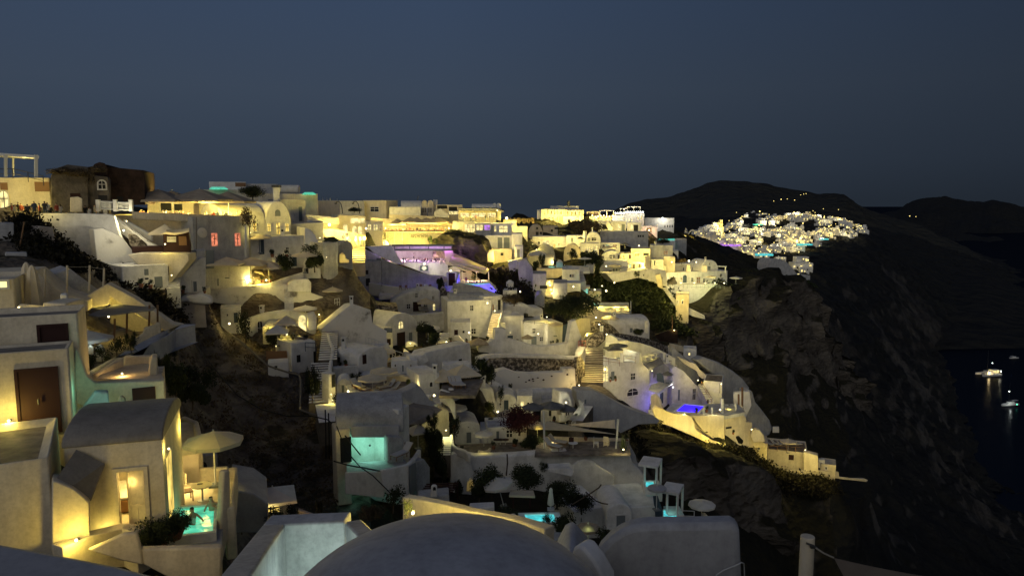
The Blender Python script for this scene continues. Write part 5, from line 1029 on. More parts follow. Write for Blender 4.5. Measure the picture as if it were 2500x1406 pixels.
# tall white house with stairs
tw2,_=house('tall white house lit from its outer stairs',1093,1200,735,832,124,126,dep=7,par=0,wins=[('k',1147,745,1156,759),('k',1150,802,1162,816),('k',1150,824,1160,830)],swins=())
house('low barrel roof on top of the tall white house',1096,1183,719,740,126,127,dep=5,roof='vault',rise=1.3,mat='greywash',ctrl=False,name='vaulted_house')
house('right wing of the tall white house with two dark doors',1181,1228,724,766,126,128,dep=4,par=0,wins=[('k',1185,741,1195,761),('kD',1214,731,1223,758)],ctrl=False)
mass('grey wedge roof behind the tall white house',[(1114,697),(1130,695),(1180,705),(1220,722),(1228,735),(1228,740),(1114,735)],132,134,dep=4,mat='greywash',name='wedge_roof',cat='roof')
ribbon('curling white wall left of the tall white house',[(1116,664,150),(1116,690,146),(1106,708,140),(1096,725,134),(1092,745,130),(1086,765,128)],[2,2,2,2.5,2.5,2],.5,'white')
steps('yellow glowing outer stairs of the tall white house',1200,824,117,1214,765,123,1.7,14,'cream')
ribbon('white outer wall of the glowing stairs',[(1228,760,123),(1224,775,121),(1218,795,119),(1212,818,117)],[1.0,1.0,1.0,1.0],.3,'white')
lamp('strong lamp at the head of the glowing stairs',1208,759,122,70,(1,.8,.35),off=.9,r=.18); light(1206,782,118,55,off=0); light(1200,808,115,60,(1,.85,.4),off=0); light(1165,815,117,45,(1,.9,.55),off=0)
post('brown rope decoration on the white wing',1204,744,758,124.5,.1,'wood',name='rope_tassel',cat='ornament')
bush('small feathery palm in front of the tall white house',1134,832,120,26,38,'thin',name='tree',cat='tree')
mass('small white pointed gable glowing at its foot',[(1100,832),(1110,820),(1120,820),(1134,835),(1134,845),(1100,845)],112,dep=2,name='low_gable'); light(1130,834,109,12,off=0)
umbrella('dusky pink square parasol at the foot of the tall white house',1168,824,108,1.9,4,'canvastan',2.5,.8); table('small round table beside the dusky parasol',1185,842,108)
# houses right of the stairs
mass('rounded white upper house right of the glowing stairs',[(1220,770),(1224,752),(1236,742),(1258,739),(1290,746),(1302,752),(1327,752),(1328,785),(1220,785)],132,134,dep=5,name='upper_house',cat='house',bev=.5)
hA,fA=house('white house with an air conditioner and a lit slot window',1218,1279,772,838,122,123,dep=5,par=.2,wins=[('p',1243,810,1248,814),('u',1240,820,1251,833)])
house('white house with a slate door under a bright lamp',1278,1338,784,846,121,122,dep=5,par=.2,wins=[('w',1299,801,1308,814),('d',1296,820,1311,843),('w',1317,822,1326,833)])
house('low white annex with an arched niche',1336,1374,790,842,120,121,dep=5,par=.1,wins=[('w',1347,830,1353,838)])
lamp('bright lamp over the slate door',1314,815,119.6,42,(1,.85,.45),off=.5,r=.2)
umbrella('small brown parasol beside the slate door',1288,816,117,1.0,8,'canvastan',2.3,.5)
for i,(x,y_,w_,h_,Y_) in enumerate(((1227,795,14,12,120),(1240,765,18,14,127),(1550,1224,24,16,64),(1390,1178,22,20,66))):
    e=emptyo('air_conditioner',P(x,y_+h_/2,Y_)); setp(e,('air conditioner box on the white house wall','air conditioner on the rounded upper house','slatted white air conditioner on the big curved wall','slatted air conditioner behind the spreading shrub')[i],'air conditioner'); s_=Y_/F
    bm=bmesh.new(); B_box(bm,(P(x,y_,Y_)+Vector((0,.2,0))),(w_*s_,.4,h_*s_)); fin('casing',bm,'white',e,0,.02)
    bm=bmesh.new()
    for k in range(5): B_box(bm,P(x,y_-h_*.35+k*h_*.17,Y_)+Vector((0,-.02,0)),(w_*s_*.85,.03,h_*s_*.05))
    fin('grille',bm,'greydoor',e,0); fix(e)
mass('slate-blue gate wall beside the low annex',[(1374,795),(1398,786),(1396,840),(1372,842)],117,dep=.8,mat='bluewood',name='gate')
mass('pale curving wall glowing on its right side',[(1396,785),(1405,780),(1415,810),(1426,835),(1418,862),(1392,866),(1386,842)],113,115,dep=2,name='curving_wall')
rail('dark rail and cushions on the white roof terrace',[(1278,781,121),(1305,783,121),(1336,785,121)],.6,'metal')
bm=bmesh.new(); B_box(bm,P(1290,774,124),(1.6,1.2,.15),.3); B_box(bm,P(1284,770,124.4),(.5,1.0,.7),.3); setp(fin('sofa',bm,'black',None,0,.04,1),'black low sofa on the white roof terrace','sofa')
lamp('twin spot lamps behind the roof terrace',1335,774,122,40,off=.6,r=.16); 
mass('long plain white retaining wall under the white houses',[(1168,848),(1207,828),(1209,802),(1235,803),(1237,826),(1262,831),(1300,844),(1330,846),(1386,838),(1392,866),(1300,870),(1192,868),(1170,860)],108,112,dep=3,name='retaining_wall',ctrl=[(1180,870,107),(1385,872,109)])
ribbon('white capping wall curving to the stone steps',[(1172,873,101),(1192,866,102),(1235,865,104),(1330,868,106),(1412,871,107),(1422,860,108),(1430,846,110)],[1.1,.8,.7,.7,.7,1.5,2.5],1.2,'white')
mass('dark stone wall with pale mortar under the white capping wall',[(1185,890),(1198,878),(1240,875),(1330,877),(1410,880),(1411,906),(1300,912),(1240,905),(1195,915)],100,104,dep=2,mat='stonewall',name='stone_wall',bev=.1)
mass('stained white terrace bank with dark pebbles',[(1190,925),(1215,905),(1235,900),(1262,910),(1300,912),(1375,908),(1376,900),(1404,899),(1407,955),(1380,968),(1300,975),(1250,960),(1205,950)],94,98,dep=3,mat='stained',name='terrace_bank',ctrl=[(1250,985,92),(1380,985,92)])
mass('white lower bank with a blind stepped window',[(1195,938),(1215,935),(1262,955),(1300,950),(1400,950),(1408,975),(1400,1040),(1330,1040),(1260,1010),(1225,1000)],88,92,dep=3,name='terrace_bank',bev=.4,wins=[('dn',1264,958,1285,968)])
rnd=random.Random(3)
for i,(x,y_) in enumerate(((1225,919),(1243,916),(1266,920),(1292,928),(1301,925),(1302,930),(1313,922),(1327,927),(1284,932),(1347,918),(1385,914),(1240,945),(1248,944))):
    bm=bmesh.new(); bmesh.ops.create_icosphere(bm,subdivisions=1,radius=.13,matrix=Matrix.Translation(P(x,y_,94.2+(x-1190)*.016))@Matrix.Diagonal((1.3,.8,rnd.uniform(.6,1.1),1)))
    setp(fin('dark_stone',bm,'darkwood',None,0),'dark stone set in the stained white bank','stone','dark stones in the stained white bank')
# stone steps
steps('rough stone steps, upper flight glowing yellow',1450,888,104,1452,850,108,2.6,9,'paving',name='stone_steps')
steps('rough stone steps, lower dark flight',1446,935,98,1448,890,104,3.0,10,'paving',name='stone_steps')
slab('stone paving curving down from the dark steps',[(1410,952,95),(1445,935,97),(1475,945,97),(1510,975,93),(1500,978,93),(1440,955,94)],th=1.0,mat='paving')
mass('rubble wall left of the stone steps',[(1408,950),(1408,872),(1420,870),(1428,885),(1428,945),(1418,958)],98,100,dep=1,mat='stonewall',name='stone_wall')
mass('rubble wall piece above the glowing steps',[(1434,842),(1436,828),(1450,815),(1475,811),(1478,830),(1462,845),(1456,848)],109,dep=1,mat='stonewall',name='stone_wall')
lamp('low lamp at the turn of the stone steps',1414,940,97,40,(1,.72,.25),off=.7,r=.16); light(1452,864,99,150,(1,.74,.22),off=0); light(1425,845,107,60,(1,.78,.3),off=0); light(1433,890,100,10,off=0)
rail('red railing on the landing by the yellow wall',[(1413,832,110),(1430,832,110)],1.3,'redwood',n=.4); lamp('lamp on the landing by the red railing',1433,819,111,46,off=.7,r=.2)
# grey wall W and stairs
mass('plain blue-grey retaining wall falling to the right',[(1407,956),(1412,953),(1452,955),(1490,974),(1540,1000),(1578,1012),(1610,1025),(1606,1034),(1560,1036),(1510,1060),(1434,1030),(1420,1000),(1408,975)],86,88,dep=5,mat='roofgrey',name='retaining_wall',wins=[('dn',1427,975,1431,985)],ctrl=[(1500,1045,84)])
steps('narrow white-edged stairs beside the blue-grey wall',1405,1026,78,1432,990,84,1.6,14,'greywash')
rail('white slatted banister of the narrow stairs',[(1396,1030,77),(1415,1012,79),(1424,985,82),(1414,975,84)],.9,n=.35)
mass('white house lit by one lamp above dark parasols',[(1366,985),(1368,955),(1385,955),(1395,970),(1402,1000),(1398,1020),(1380,1032),(1366,1032)],82,83,dep=4,name='small_house',cat='house',bev=.2,wins=[('w',1379,998,1390,1015)])
lamp('bright lamp on the small house above the dark parasols',1382,982,80.6,38,(1,.9,.55),off=.6,r=.15)
house('dim house front behind the dark parasols',1320,1366,985,1032,84,dep=4,mat='greywash',wins=[('kn',1340,995,1352,1015)])
for i,(x,y_,RR) in enumerate(((1301,982,1.2),(1347,979,1.45),(1381,986,1.15))): umbrella('dark grey parasol on the lamp-lit terrace, %s of three'%('left','largest','right')[i],x,y_,77+i,RR,8,'canvasdark',2.4,.5,group='dark grey parasols on the lamp-lit terrace')
chair('white chair under the right dark parasol',1366,1020,78,.4,'canvaswhite'); light(1285,985,82,8,off=0)
# curved cave wall and central houses
mass('rough curving white cave wall left of the centre terrace',[(1100,1010),(1108,990),(1113,965),(1130,950),(1160,942),(1195,938),(1208,950),(1214,975),(1222,1000),(1240,1022),(1235,1045),(1100,1045)],80,84,dep=5,name='cave_wall',bev=.6)
bush('hanging shrub on the curving cave wall',1222,985,79,20,50,'thin')
hc,_=house('arched-front white house with a grey umbrella before it',1108,1173,1030,1103,72,72.5,dep=4,roof='gable',rise=.75,wins=[('d',1137,1053,1152,1082),('w',1140,1040,1147,1045)])
house('flat white house with two dark openings in the centre',1190,1286,1042,1096,72.5,73,dep=3.5,wins=[('d',1210,1050,1220,1074),('k',1235,1048,1252,1068)])
house('low white link wall between the arched and flat houses',1172,1192,1050,1100,73,dep=3)
slab('dark terrace before the central white houses',[(1110,1115,66),(1370,1098,67),(1350,1075,73),(1110,1085,73)],th=.3,mat='paving')
umbrella('grey umbrella before the arched-front house',1181,1052,69,.98,8,'canvaswhite',2.3,.25)
ribbon('curved pale planter under the grey umbrella',[(1166,1099,67),(1180,1101,66.4),(1195,1098,67),(1200,1092,68)],.6,.25,'cream'); light(1182,1096,65,3,off=0); 
for i,x in enumerate((1213,1222,1234)): table('dark terrace table, %s of three before the central house'%('left','middle','right')[i] if i!=2 else 'dark terrace table nearest the red shrub',x,1090,69.5,.35,.74,'darkwood')
mass('dark table on the roof of the cave wall',[(1192,1022),(1202,1020),(1206,1022),(1202,1025),(1192,1025)],74,dep=.8,mat='metal',name='roof_table',cat='table')
bush('wide dark-red bougainvillea over the central terrace',1268,1050,70,100,64,'big',mat='redleaf',name='tree',cat='tree')
bush('dark foliage under the bougainvillea',1300,1095,68,70,40,'bush2')
# brown sail and yellow wall
mass('yellow-green lit wall under the brown sail',[(1030,1010),(1050,992),(1075,996),(1096,1004),(1098,1065),(1060,1062),(1030,1040)],68,69,dep=3,mat='cream',name='lit_wall')
lamp('lamp low on the yellow-green lit wall',1089,1050,66,28,(1,.92,.35),off=.5,r=.11); light(1070,1020,65.5,10,(1,.92,.35),off=0)
bm=bmesh.new(); q=[P(992,990,63),P(1026,977,68),P(1080,999,66),(P(1035,1033,62)),P(997,1036,60)]; B_poly(bm,q,[p-Vector((0,0,.05)) for p in q]); setp(fin('shade_sail',bm,'canvastan',None,0),'brown shade sail beside the teal-lit house','shade sail')
umbrella('grey square parasol under the brown sail',1020,1034,62,1.15,4,'canvaswhite',2.3,.6,rz=.5)
steps('dark stairs going down below the yellow-green lamp',1080,1112,62,1086,1066,66,1.4,9,'greywash'); ribbon('low white wall right of the dark stairs',[(1098,1060,66),(1101,1085,64),(1112,1092,63),(1130,1098,62),(1143,1108,61)],[.8,.8,.8,.8,.8],.3,'white')
for i,(x,y_,w_,h_,k) in enumerate(((1056,1050,40,40,'spiky'),(1060,1140,50,110,'bush'),(1110,1070,34,60,'thin'),(1080,1165,46,70,'bush2'),(1122,1210,34,44,'bush'),(1048,1090,44,50,'spiky'))): bush(('spiky plant before the yellow-green lit wall','tall dark shrub filling the stair gully','climbing plant beside the lit wall end','dark shrub low in the stair gully','dark plant by the slatted pergola','spiky shrub under the grey square parasol')[i],x,y_,61,w_,h_,k)
# teal-lit house
house('barrel-roofed house above the teal-lit plunge pool',820,987,987,1052,52,53,dep=5.5,roof='vault',rise=1.5,mat='greywash',base=.4,ctrl=False,name='vaulted_house')
mass('grey lintel band over the teal-lit recess',[(858,1040),(975,1038),(975,1068),(858,1068)],51.8,52.6,dep=.5,mat='roofgrey',name='lintel_band')
mass('grey right pier of the teal-lit recess',[(947,1066),(975,1066),(985,1070),(985,1130),(947,1130)],51.8,52.4,dep=2,mat='greywash',name='pier')
house('cream-lit left bay with a dark slatted door',821,858,1050,1140,51.6,52,dep=2,mat='cream',par=0,wins=[('kn',830,1069,857,1128)],ctrl=False); light(832,1062,50.6,5,off=0)
mass('back wall of the teal-lit recess',[(852,1060),(955,1060),(955,1150),(852,1150)],53.4,54.2,dep=.4,name='recess_wall')
mass('white right return of the teal-lit recess',[(940,1062),(948,1062),(948,1130),(940,1120)],52.6,dep=1.2,name='recess_wall')
pool('teal plunge pool at the foot of the recess',[(858,1146,50.8),(938,1146),(944,1128),(861,1128)],'poolcyan',0,W,rimw=.12)
light(900,1105,52.6,13,(.32,1,.76),off=0); light(880,1085,52.6,7,(.32,1,.76),off=0); light(925,1085,52.6,7,(.32,1,.76),off=0)
bm=bmesh.new(); bmesh.ops.create_uvsphere(bm,u_segments=8,v_segments=6,radius=.09,matrix=Matrix.Translation(P(903,1087,53.2))); setp(fin('wall_spout',bm,'metal',None,0),'small dark spout on the teal-lit wall','spout')
house('white gabled end right of the teal-lit recess',976,1002,1000,1140,53,54.5,dep=5,par=0,wins=[('k',984,1078,990,1110)],ctrl=False)
mass('pale wall added under the teal plunge pool to close a light leak',[(842,1153),(936,1151),(940,1216),(842,1206)],49.8,50.1,dep=.4,name='terrace_wall')  # added to hide teal light leaking under the pool floor
slab('pale floor added round the teal plunge pool to stop light spill',[(846,1154,50.0),(935,1150),(1002,1136),(985,1120),(846,1130)],th=.3,mat='greywash')  # added to block teal light spilling onto the wall below
mass('cream wall dropping below the teal pool terrace',[(930,1148),(960,1142),(999,1132),(1000,1214),(950,1210),(935,1190)],49,50.4,dep=.5,name='terrace_wall')
ribbon('white parapet sweeping up to the right of the teal pool',[(999,1132,50.4),(1012,1120,51.6),(1022,1106,53),(1028,1096,54)],[2,2,2,2],.3,'white')
mass('brown double cellar doors below the sweeping parapet',[(1001,1138),(1016,1128),(1017,1196),(1003,1212)],50.5,51.5,dep=.2,mat='greydoor',name='cellar_doors',cat='door')
mass('white stair block right of the cellar doors',[(1017,1125),(1036,1120),(1050,1140),(1050,1200),(1017,1210)],52,53,dep=2,mat='greywash',name='stair_block')
sunbed('white sun lounger beside the teal pool',975,1118,51,-.6)
# terraces with umbrellas, left centre
mass('grey-white sloping bank with streaks left of the vaulted middle house',[(783,804),(800,790),(826,768),(853,746),(866,744),(905,757),(910,790),(945,808),(945,848),(880,848),(820,860),(803,830)],88,92,dep=5,mat='stained',name='sloping_bank',ctrl=[(830,860,88),(930,850,90)])
mass('mossy bank behind the vaulted middle house',[(855,744),(870,738),(930,745),(970,748),(975,770),(905,775)],104,dep=4,mat='stonewall',name='mossy_bank')
vh,_=house('vaulted middle house with a glowing arched window and brown door',938,1020,771,856,97,102,dep=8,roof='gable',rise=2.3,par=0,wins=[('pa',971,784,984,803),('b',970,814,987,852),('d',996,811,1007,834)],name='vaulted_house')
house('low white annex before the vaulted middle house',877,960,810,848,92,95,dep=4,par=.1,wins=[('b',946,829,952,842)])
lamp('lamp inside the small glowing shrine',1002,838,94,26,off=.5,r=.12); mass('small white shrine box beside the brown door',[(990,845),(992,836),(1002,833),(1016,837),(1020,846),(1020,856),(990,856)],94.6,dep=1,name='shrine')
mass('row of blue-grey air units on the annex roof',[(938,801),(958,801),(958,812),(938,812)],93,dep=.6,mat='greydoor',name='air_unit',cat='air conditioner')
rail('white crossed railing zigzagging down from the annex',[(893,823,90),(915,828,89),(943,842,88),(965,856,87),(983,862,87)],1.4,n=.5)
house('small barrel-roofed white house beside the gully stairs',817,876,844,900,80,77.5,dep=4.2,roof='vault',rise=1.0,wins=[('b',822,872,829,884)],swins=[('b',886,868,892,888)],name='vaulted_house')
mass('grey forecourt wall of the small barrel-roofed house',[(812,898),(875,893),(877,930),(840,925),(812,945)],75,76,dep=2,mat='greywash',name='forecourt_wall')
lamp('cool white lamp in the plants by the forecourt',851,920,73,14,(.85,1,.9),off=.4,r=.1,mat='globewhite'); bush('tall grasses under the cool white lamp',862,945,72,50,34,'spiky')
slab('dark terrace with many sun loungers',[(812,985,66),(915,990,66),(1020,938,76),(960,925,80),(880,925,78)],th=.4,mat='paving')
umbrella('big cream round parasol above the dark terrace, upper one',935,848,84,1.5,8,'canvas',2.6,.45); umbrella('big cream round parasol in the middle of the lounger terrace',937,895,72,1.45,8,'canvas',2.6,.4); umbrella('biggest cream round parasol, lowest on the lounger terrace',909,912,68,1.45,8,'canvas',2.6,.4)
for i,(x,y_,r_) in enumerate(((868,965,.9),(878,972,.9),(888,978,.9),(898,983,.9),(925,958,-.9),(938,952,-.9),(950,958,-.9),(878,950,.8),(890,956,.8),(908,980,-1.2),(925,890,2.9),(948,890,2.7))): sunbed('slatted sun lounger, %s'%('front left of the terrace','second from the front left','third from the front left','fourth from the front left','behind the parasol pole','right of the parasol pole','rightmost under the middle parasol','back row left','back row second','with tilted white frame at the front','left under the upper parasol','right under the upper parasol')[i],x,y_,68 if i<10 else 82,r_,'sun loungers on the parasol terraces')
slab('shaded terrace under the upper parasol',[(900,905,80),(985,900,80),(980,880,86),(905,880,86)],th=.3,mat='paving')
mass('long cream canopy-like terrace wall with a lit right end',[(948,920),(975,915),(1012,924),(1021,932),(1020,946),(985,950),(950,948)],74,75,dep=2,mat='cream',name='terrace_wall'); light(1012,940,72,9,off=0); bush('black plant on the lit terrace wall end',996,942,72.5,14,20,'bush')
mass('blue-grey wall curving below the lounger terrace',[(915,990),(960,968),(1005,948),(1020,938),(1032,952),(1048,975),(1070,988),(1060,1000),(1000,998),(940,995)],64,67,dep=3,mat='roofgrey',name='curved_wall')
steps('white steps between the parasol terraces',990,912,80,994,878,86,2.2,6,'white')
mass('white stepped block right of the parasol steps',[(1000,870),(1030,868),(1040,860),(1048,880),(1022,900),(1018,925),(1002,905)],81,82,dep=3,name='stepped_block')
mass('big smooth white retaining wall across the middle terraces',[(1034,872),(1042,860),(1095,848),(1148,837),(1150,862),(1152,905),(1100,912),(1036,912),(1030,895)],82,88,dep=5,name='retaining_wall',wins=[('kn',1120,877,1127,889)],ctrl=[(1040,915,82),(1150,910,86)])
mass('low terrace wall with green lawn edge beside the shrine',[(985,858),(1038,862),(1036,875),(985,872)],92,dep=4,name='terrace_wall')
mass('dark lawn terrace beside the shrine',[(1000,855),(1060,850),(1130,838),(1130,844),(1040,860),(1000,862)],92,95,dep=5,mat='scrub',name='lawn_terrace',cat='lawn')
umbrella('grey round umbrella left of the small pointed gable',1045,793,102,1.75,8,'canvaswhite',2.4,.4)
for i,(x,y_,w_,h_) in enumerate(((1040,815,60,36),(1062,840,44,30),(1170,905,46,44),(1200,930,40,44),(1160,925,60,26),(1195,1005,30,30))): bush(('dark tree under the grey round umbrella','dark shrub right of the lawn terrace','dark tree behind the paired parasols','dark shrub at the end of the stone wall','dark planting under the paired parasols','low shrub on the cave wall crest')[i],x,y_,(100,96,82,84,78,80)[i],w_,h_,'bush' if i%2 else 'bush2')
umbrella('left cream square parasol of the pair in the middle',1083,900,74,1.75,4,'canvas',2.6,.95,rz=.4); umbrella('right cream square parasol of the pair, the larger',1131,889,76,2.1,4,'canvas',2.7,.95,rz=.4)
house('white cube house with a dark arched window',1024,1074,914,962,72,73,dep=4,par=.15,wins=[('ka',1047,931,1057,945)])
for i,x in enumerate((1108,1116,1126)): sunbed('dim sun lounger under the paired parasols, %s'%('left','middle','right')[i],x,945,72,.4)
ribbon('pale low wall below the paired parasols',[(1072,950,71),(1095,958,70),(1108,975,70),(1112,990,70)],[1.2,1.5,2,2],.4,'white')
mass('white small shed by the paired parasols',[(1095,950),(1108,950),(1110,985),(1095,985)],71,dep=1.5,name='shed')
slab('dark terrace under the paired parasols',[(1072,965,69),(1160,965,69),(1180,925,80),(1085,920,80)],th=.3,mat='paving')
# ================================================================== lower right
bw,_=mass('huge smooth whitewashed curved wall below the sail terrace',[(1096,1102),(1110,1104),(1160,1113),(1250,1111),(1310,1106),(1370,1101),(1450,1104),(1538,1108),(1545,1132),(1560,1144),(1572,1158),(1577,1175),(1580,1222),(1598,1262),(1600,1275),(1500,1275),(1400,1265),(1300,1240),(1180,1200),(1100,1180)],64,66,dep=2.4,name='great_wall',bev=.15,ctrl=[(1100,1200,63),(1600,1280,64)])
mass('faint rounded arch swelling on the huge white wall',[(1392,1150),(1398,1134),(1412,1124),(1430,1120),(1448,1126),(1462,1137),(1500,1160),(1500,1240),(1392,1200)],64.4,64.9,dep=.5,name='blind_arch',bev=.15)
mass('angular white facets at the lower left of the huge wall',[(1098,1112),(1112,1106),(1150,1130),(1158,1160),(1150,1215),(1100,1200)],62.6,63.4,dep=1.4,name='facet_wall')
mass('white sloping shoulder ending the sail terrace on the right',[(1538,1085),(1552,1110),(1556,1128),(1578,1138),(1576,1165),(1560,1150),(1545,1140),(1538,1112)],67,68,dep=2.5,mat='roofgrey',name='shoulder_wall')
slab('brown floor of the terrace under the crossed sails',[(1305,1112,64),(1540,1108),(1536,1076),(1310,1080)],th=.15,mat='paving')
ribbon('pale back parapet of the crossed-sails terrace',[(1330,1066,70.5),(1420,1068,70.5),(1536,1071,70.5)],.8,.3,'cream')
for lab,pp in (('long tan shade sail, lower one of the crossed pair',((1333,1027,70),(1395,1040,70),(1502,1059,69),(1400,1050,67),(1329,1048,66))),('upper tan shade sail of the crossed pair',((1386,1036,74),(1501,1024,71),(1502,1045,70),(1440,1041,72)))):
    bm=bmesh.new(); q=[P(*a) for a in pp]; B_poly(bm,q,[p-Vector((0,0,.04)) for p in q]); setp(fin('shade_sail',bm,'canvas',None,0),lab,'shade sail')
post('thick leaning white pole at the left of the crossed sails',1329,1003,1102,66,.09,'whitemetal',dx=-2); post('thick leaning white pole at the right of the crossed sails',1503,1023,1102,66,.10,'whitemetal',dx=6)
lamp('bright lamp on the left of the crossed-sails terrace',1348,1070,68,40,(1,.84,.4),off=.5,r=.14); light(1300,1045,76,20,off=0)
umbrella('cream round umbrella glowing behind the left sail pole',1312,1028,72,1.1,8,'canvas',2.2,.4); light(1312,1046,71,12,off=0)
cactus=emptyo('cactus',P(1521,1100,65)); setp(cactus,'tall glowing cactus at the right end of the crossed-sails terrace','cactus')
bm=bmesh.new(); b0=P(1521,1102,65)
for dx,h_,r_ in ((0,1.7,.07),(.14,1.3,.06),(-.13,1.4,.06),(.25,.9,.05),(-.24,1.0,.05),(.05,1.1,.06),(-.06,1.5,.05)): B_tube(bm,[b0,b0+Vector((dx*1.2,0,h_*.4)),b0+Vector((dx*1.6,0,h_))],r_,7,r2=r_*.6)
fin('stems',bm,'leaf',cactus,60); fix(cactus)
lamp('ground lamp under the tall cactus',1522,1097,64.4,30,(1,.85,.35),off=.3,r=.13)
for i,(x,y_) in enumerate(((1395,1085),(1399,1100),(1455,1083),(1460,1094),(1480,1080),(1476,1094))): chair('terrace chair under the crossed sails, %s'%('dark, at the middle table','dark, nearest the edge','white, back row','white slatted','tall-backed, back row','tall-backed, with footrest')[i],x,y_+8,66+(i%2),i*.7,('darkwood','darkwood','canvaswhite','canvaswhite','canvas','canvas')[i],'chairs under the crossed sails')
table('round pale table under the crossed sails',1399,1098,66,.45,.7,'white'); sunbed('tilted white lounger at the left of the crossed-sails terrace',1355,1096,65.5,.9); sunbed('second tilted lounger beside the bright terrace lamp',1368,1086,67,1.1)
person('person in white standing by the middle table under the sails',1394,1063,68,'stand',.4)
bush('dark shrub at the left end of the crossed-sails terrace',1300,1092,67,40,40,'bush')
# pool frames
for i,(x0,x1,y0,y1,Yy,px0,px1,pya,pyb) in enumerate(((1558,1606,1132,1196,60,1577,1598,1175,1188),(1612,1657,1197,1262,57,1620,1652,1244,1260))):
    e=emptyo('pool_pavilion',P((x0+x1)/2,y1,Yy)); setp(e,('upper white open-framed pavilion with a tiny glowing pool','lower white open-framed pavilion with a tiny glowing pool')[i],'pavilion')
    bm=bmesh.new(); f_=fac(x0,Yy,x1,Yy-.6)
    a0,zt_=f_.loc(x0,y0); a1,_z=f_.loc(x1,y0+3); _a,zb_=f_.loc(x1,y1)
    for (s0_,s1_,za,zc,d0,d1) in ((a0,a1,zt_-.22,zt_,0,2.2),): B_poly(bm,[f_.to(s0_,za),f_.to(s0_,zc),f_.to(s1_,zc),f_.to(s1_,za)],[f_.to(s0_,za,d1),f_.to(s0_,zc,d1),f_.to(s1_,zc,d1),f_.to(s1_,za,d1)])
    fin('flat_roof',bm,'white',e,0,.04); bm=bmesh.new()
    for (s_,d_) in ((a1-.1,.1),(a1-.1,2.1),(a0+.55,.1)): B_box(bm,f_.to(s_,(zt_+zb_)/2-.3,d_),(.16,.16,zt_-zb_+.2))
    fin('columns',bm,'white',e,0); bm=bmesh.new(); B_box(bm,f_.to((a0+a1)/2+.2,zb_-.5,.9),((a1-a0)*.9,1.8,1.2)); fin('platform',bm,'white',e,0,.04); fix(e)
    zz=zb_+.14; pool(('tiny glowing cyan pool in the upper pavilion','tiny glowing cyan pool in the lower pavilion')[i],[(px0,pyb,Yy-.9),(px1,pyb+1),(px1-3,pya),(px0,pya)],'poolcyan',2.5,(.3,1,.9),rimw=.1)
umbrella('flat grey round umbrella between the two pool pavilions',1604,1186,56,.75,12,'roofgrey',2.0,.12)
mass('dark blue-grey shutter leaning by the lower pavilion',[(1594,1210),(1606,1210),(1622,1262),(1600,1262)],57,dep=.2,mat='bluewood',name='shutter')
umbrella('pale round umbrella on the far edge of the right terrace',1714,1222,60,1.15,10,'canvaswhite',2.3,.3)
slab('grey terrace by the pale round umbrella',[(1655,1284,56),(1738,1282),(1730,1266),(1660,1264)],th=.5,mat='greywash'); ribbon('rounded white kerb of the umbrella terrace',[(1722,1250,60),(1736,1266,58),(1741,1280,56)],[.7,.8,1],.3,'white')
rail('glass rail of the umbrella terrace',[(1650,1245,58.5),(1695,1247,59)],.9)
bush('dark shrub behind the lower pool pavilion',1682,1255,62,46,50,'bush2')
# houses below the great wall
house('low white house with a small arched gable below the great wall',1400,1480,1248,1310,56,57,dep=5,par=.1,wins=[('d',1415,1262,1422,1275),('w',1472,1262,1482,1274)],base=6)
house('small arched gable with a grey shutter door',1480,1542,1230,1310,55.4,55.6,dep=4,roof='gable',rise=.9,wins=[('d',1503,1256,1528,1288)],base=6)
house('white flat roof block under the slatted air conditioner',1538,1612,1238,1310,56.5,57,dep=5,par=.1,base=6)
umbrella('olive-green octagonal umbrella lit from beneath',1436,1278,45,.78,8,'canvastan',2.0,.22); light(1436,1292,44.5,6,(.8,1,.4),off=0)
slab('white stepped terrace beside the corner pool',[(1290,1335,43),(1420,1335,43),(1405,1300,46),(1300,1296,46)],th=2,mat='greywash')
pool('cyan corner pool among the white terraces',[(1287,1272,48.5),(1357,1273),(1352,1254),(1280,1255)],'poolcyan',6,(.3,1,.9),rimw=.5)
mass('white stepped wall beside the cyan corner pool',[(1240,1262),(1262,1258),(1290,1288),(1325,1290),(1325,1310),(1250,1300)],44,45,dep=1,name='stepped_wall'); mass('white parapet with a dark letterbox slot left of the corner pool',[(1146,1240),(1207,1237),(1207,1262),(1146,1262)],47,dep=2,name='parapet',wins=[('kn',1176,1249,1194,1254)])
umbrella('big pale octagonal umbrella over the dark garden',1230,1162,54,1.18,8,'canvaswhite',2.4,.5,tilt=-.25); folded('slim white folded umbrella by the dark garden',1345,1190,52,1.7,'canvaswhite',.2)
bm=bmesh.new(); B_poly(bm,[P(1243,1208,52),P(1306,1210,52),P(1302,1196,54),P(1246,1196,54)],[P(1243,1213,52),P(1306,1215,52),P(1302,1200,54),P(1246,1200,54)]); 
pv=emptyo('sun_shelter',P(1275,1240,52)); setp(pv,'flat beige-topped sun shelter on dark posts in the garden','shelter'); fin('shelter_roof',bm,'canvas',pv,0); bm=bmesh.new()
for x in (1253,1294): B_tube(bm,[P(x,1212,52.2),P(x,1240,52.2)],.07,5)
fin('posts',bm,'darkwood',pv,0); fix(pv)
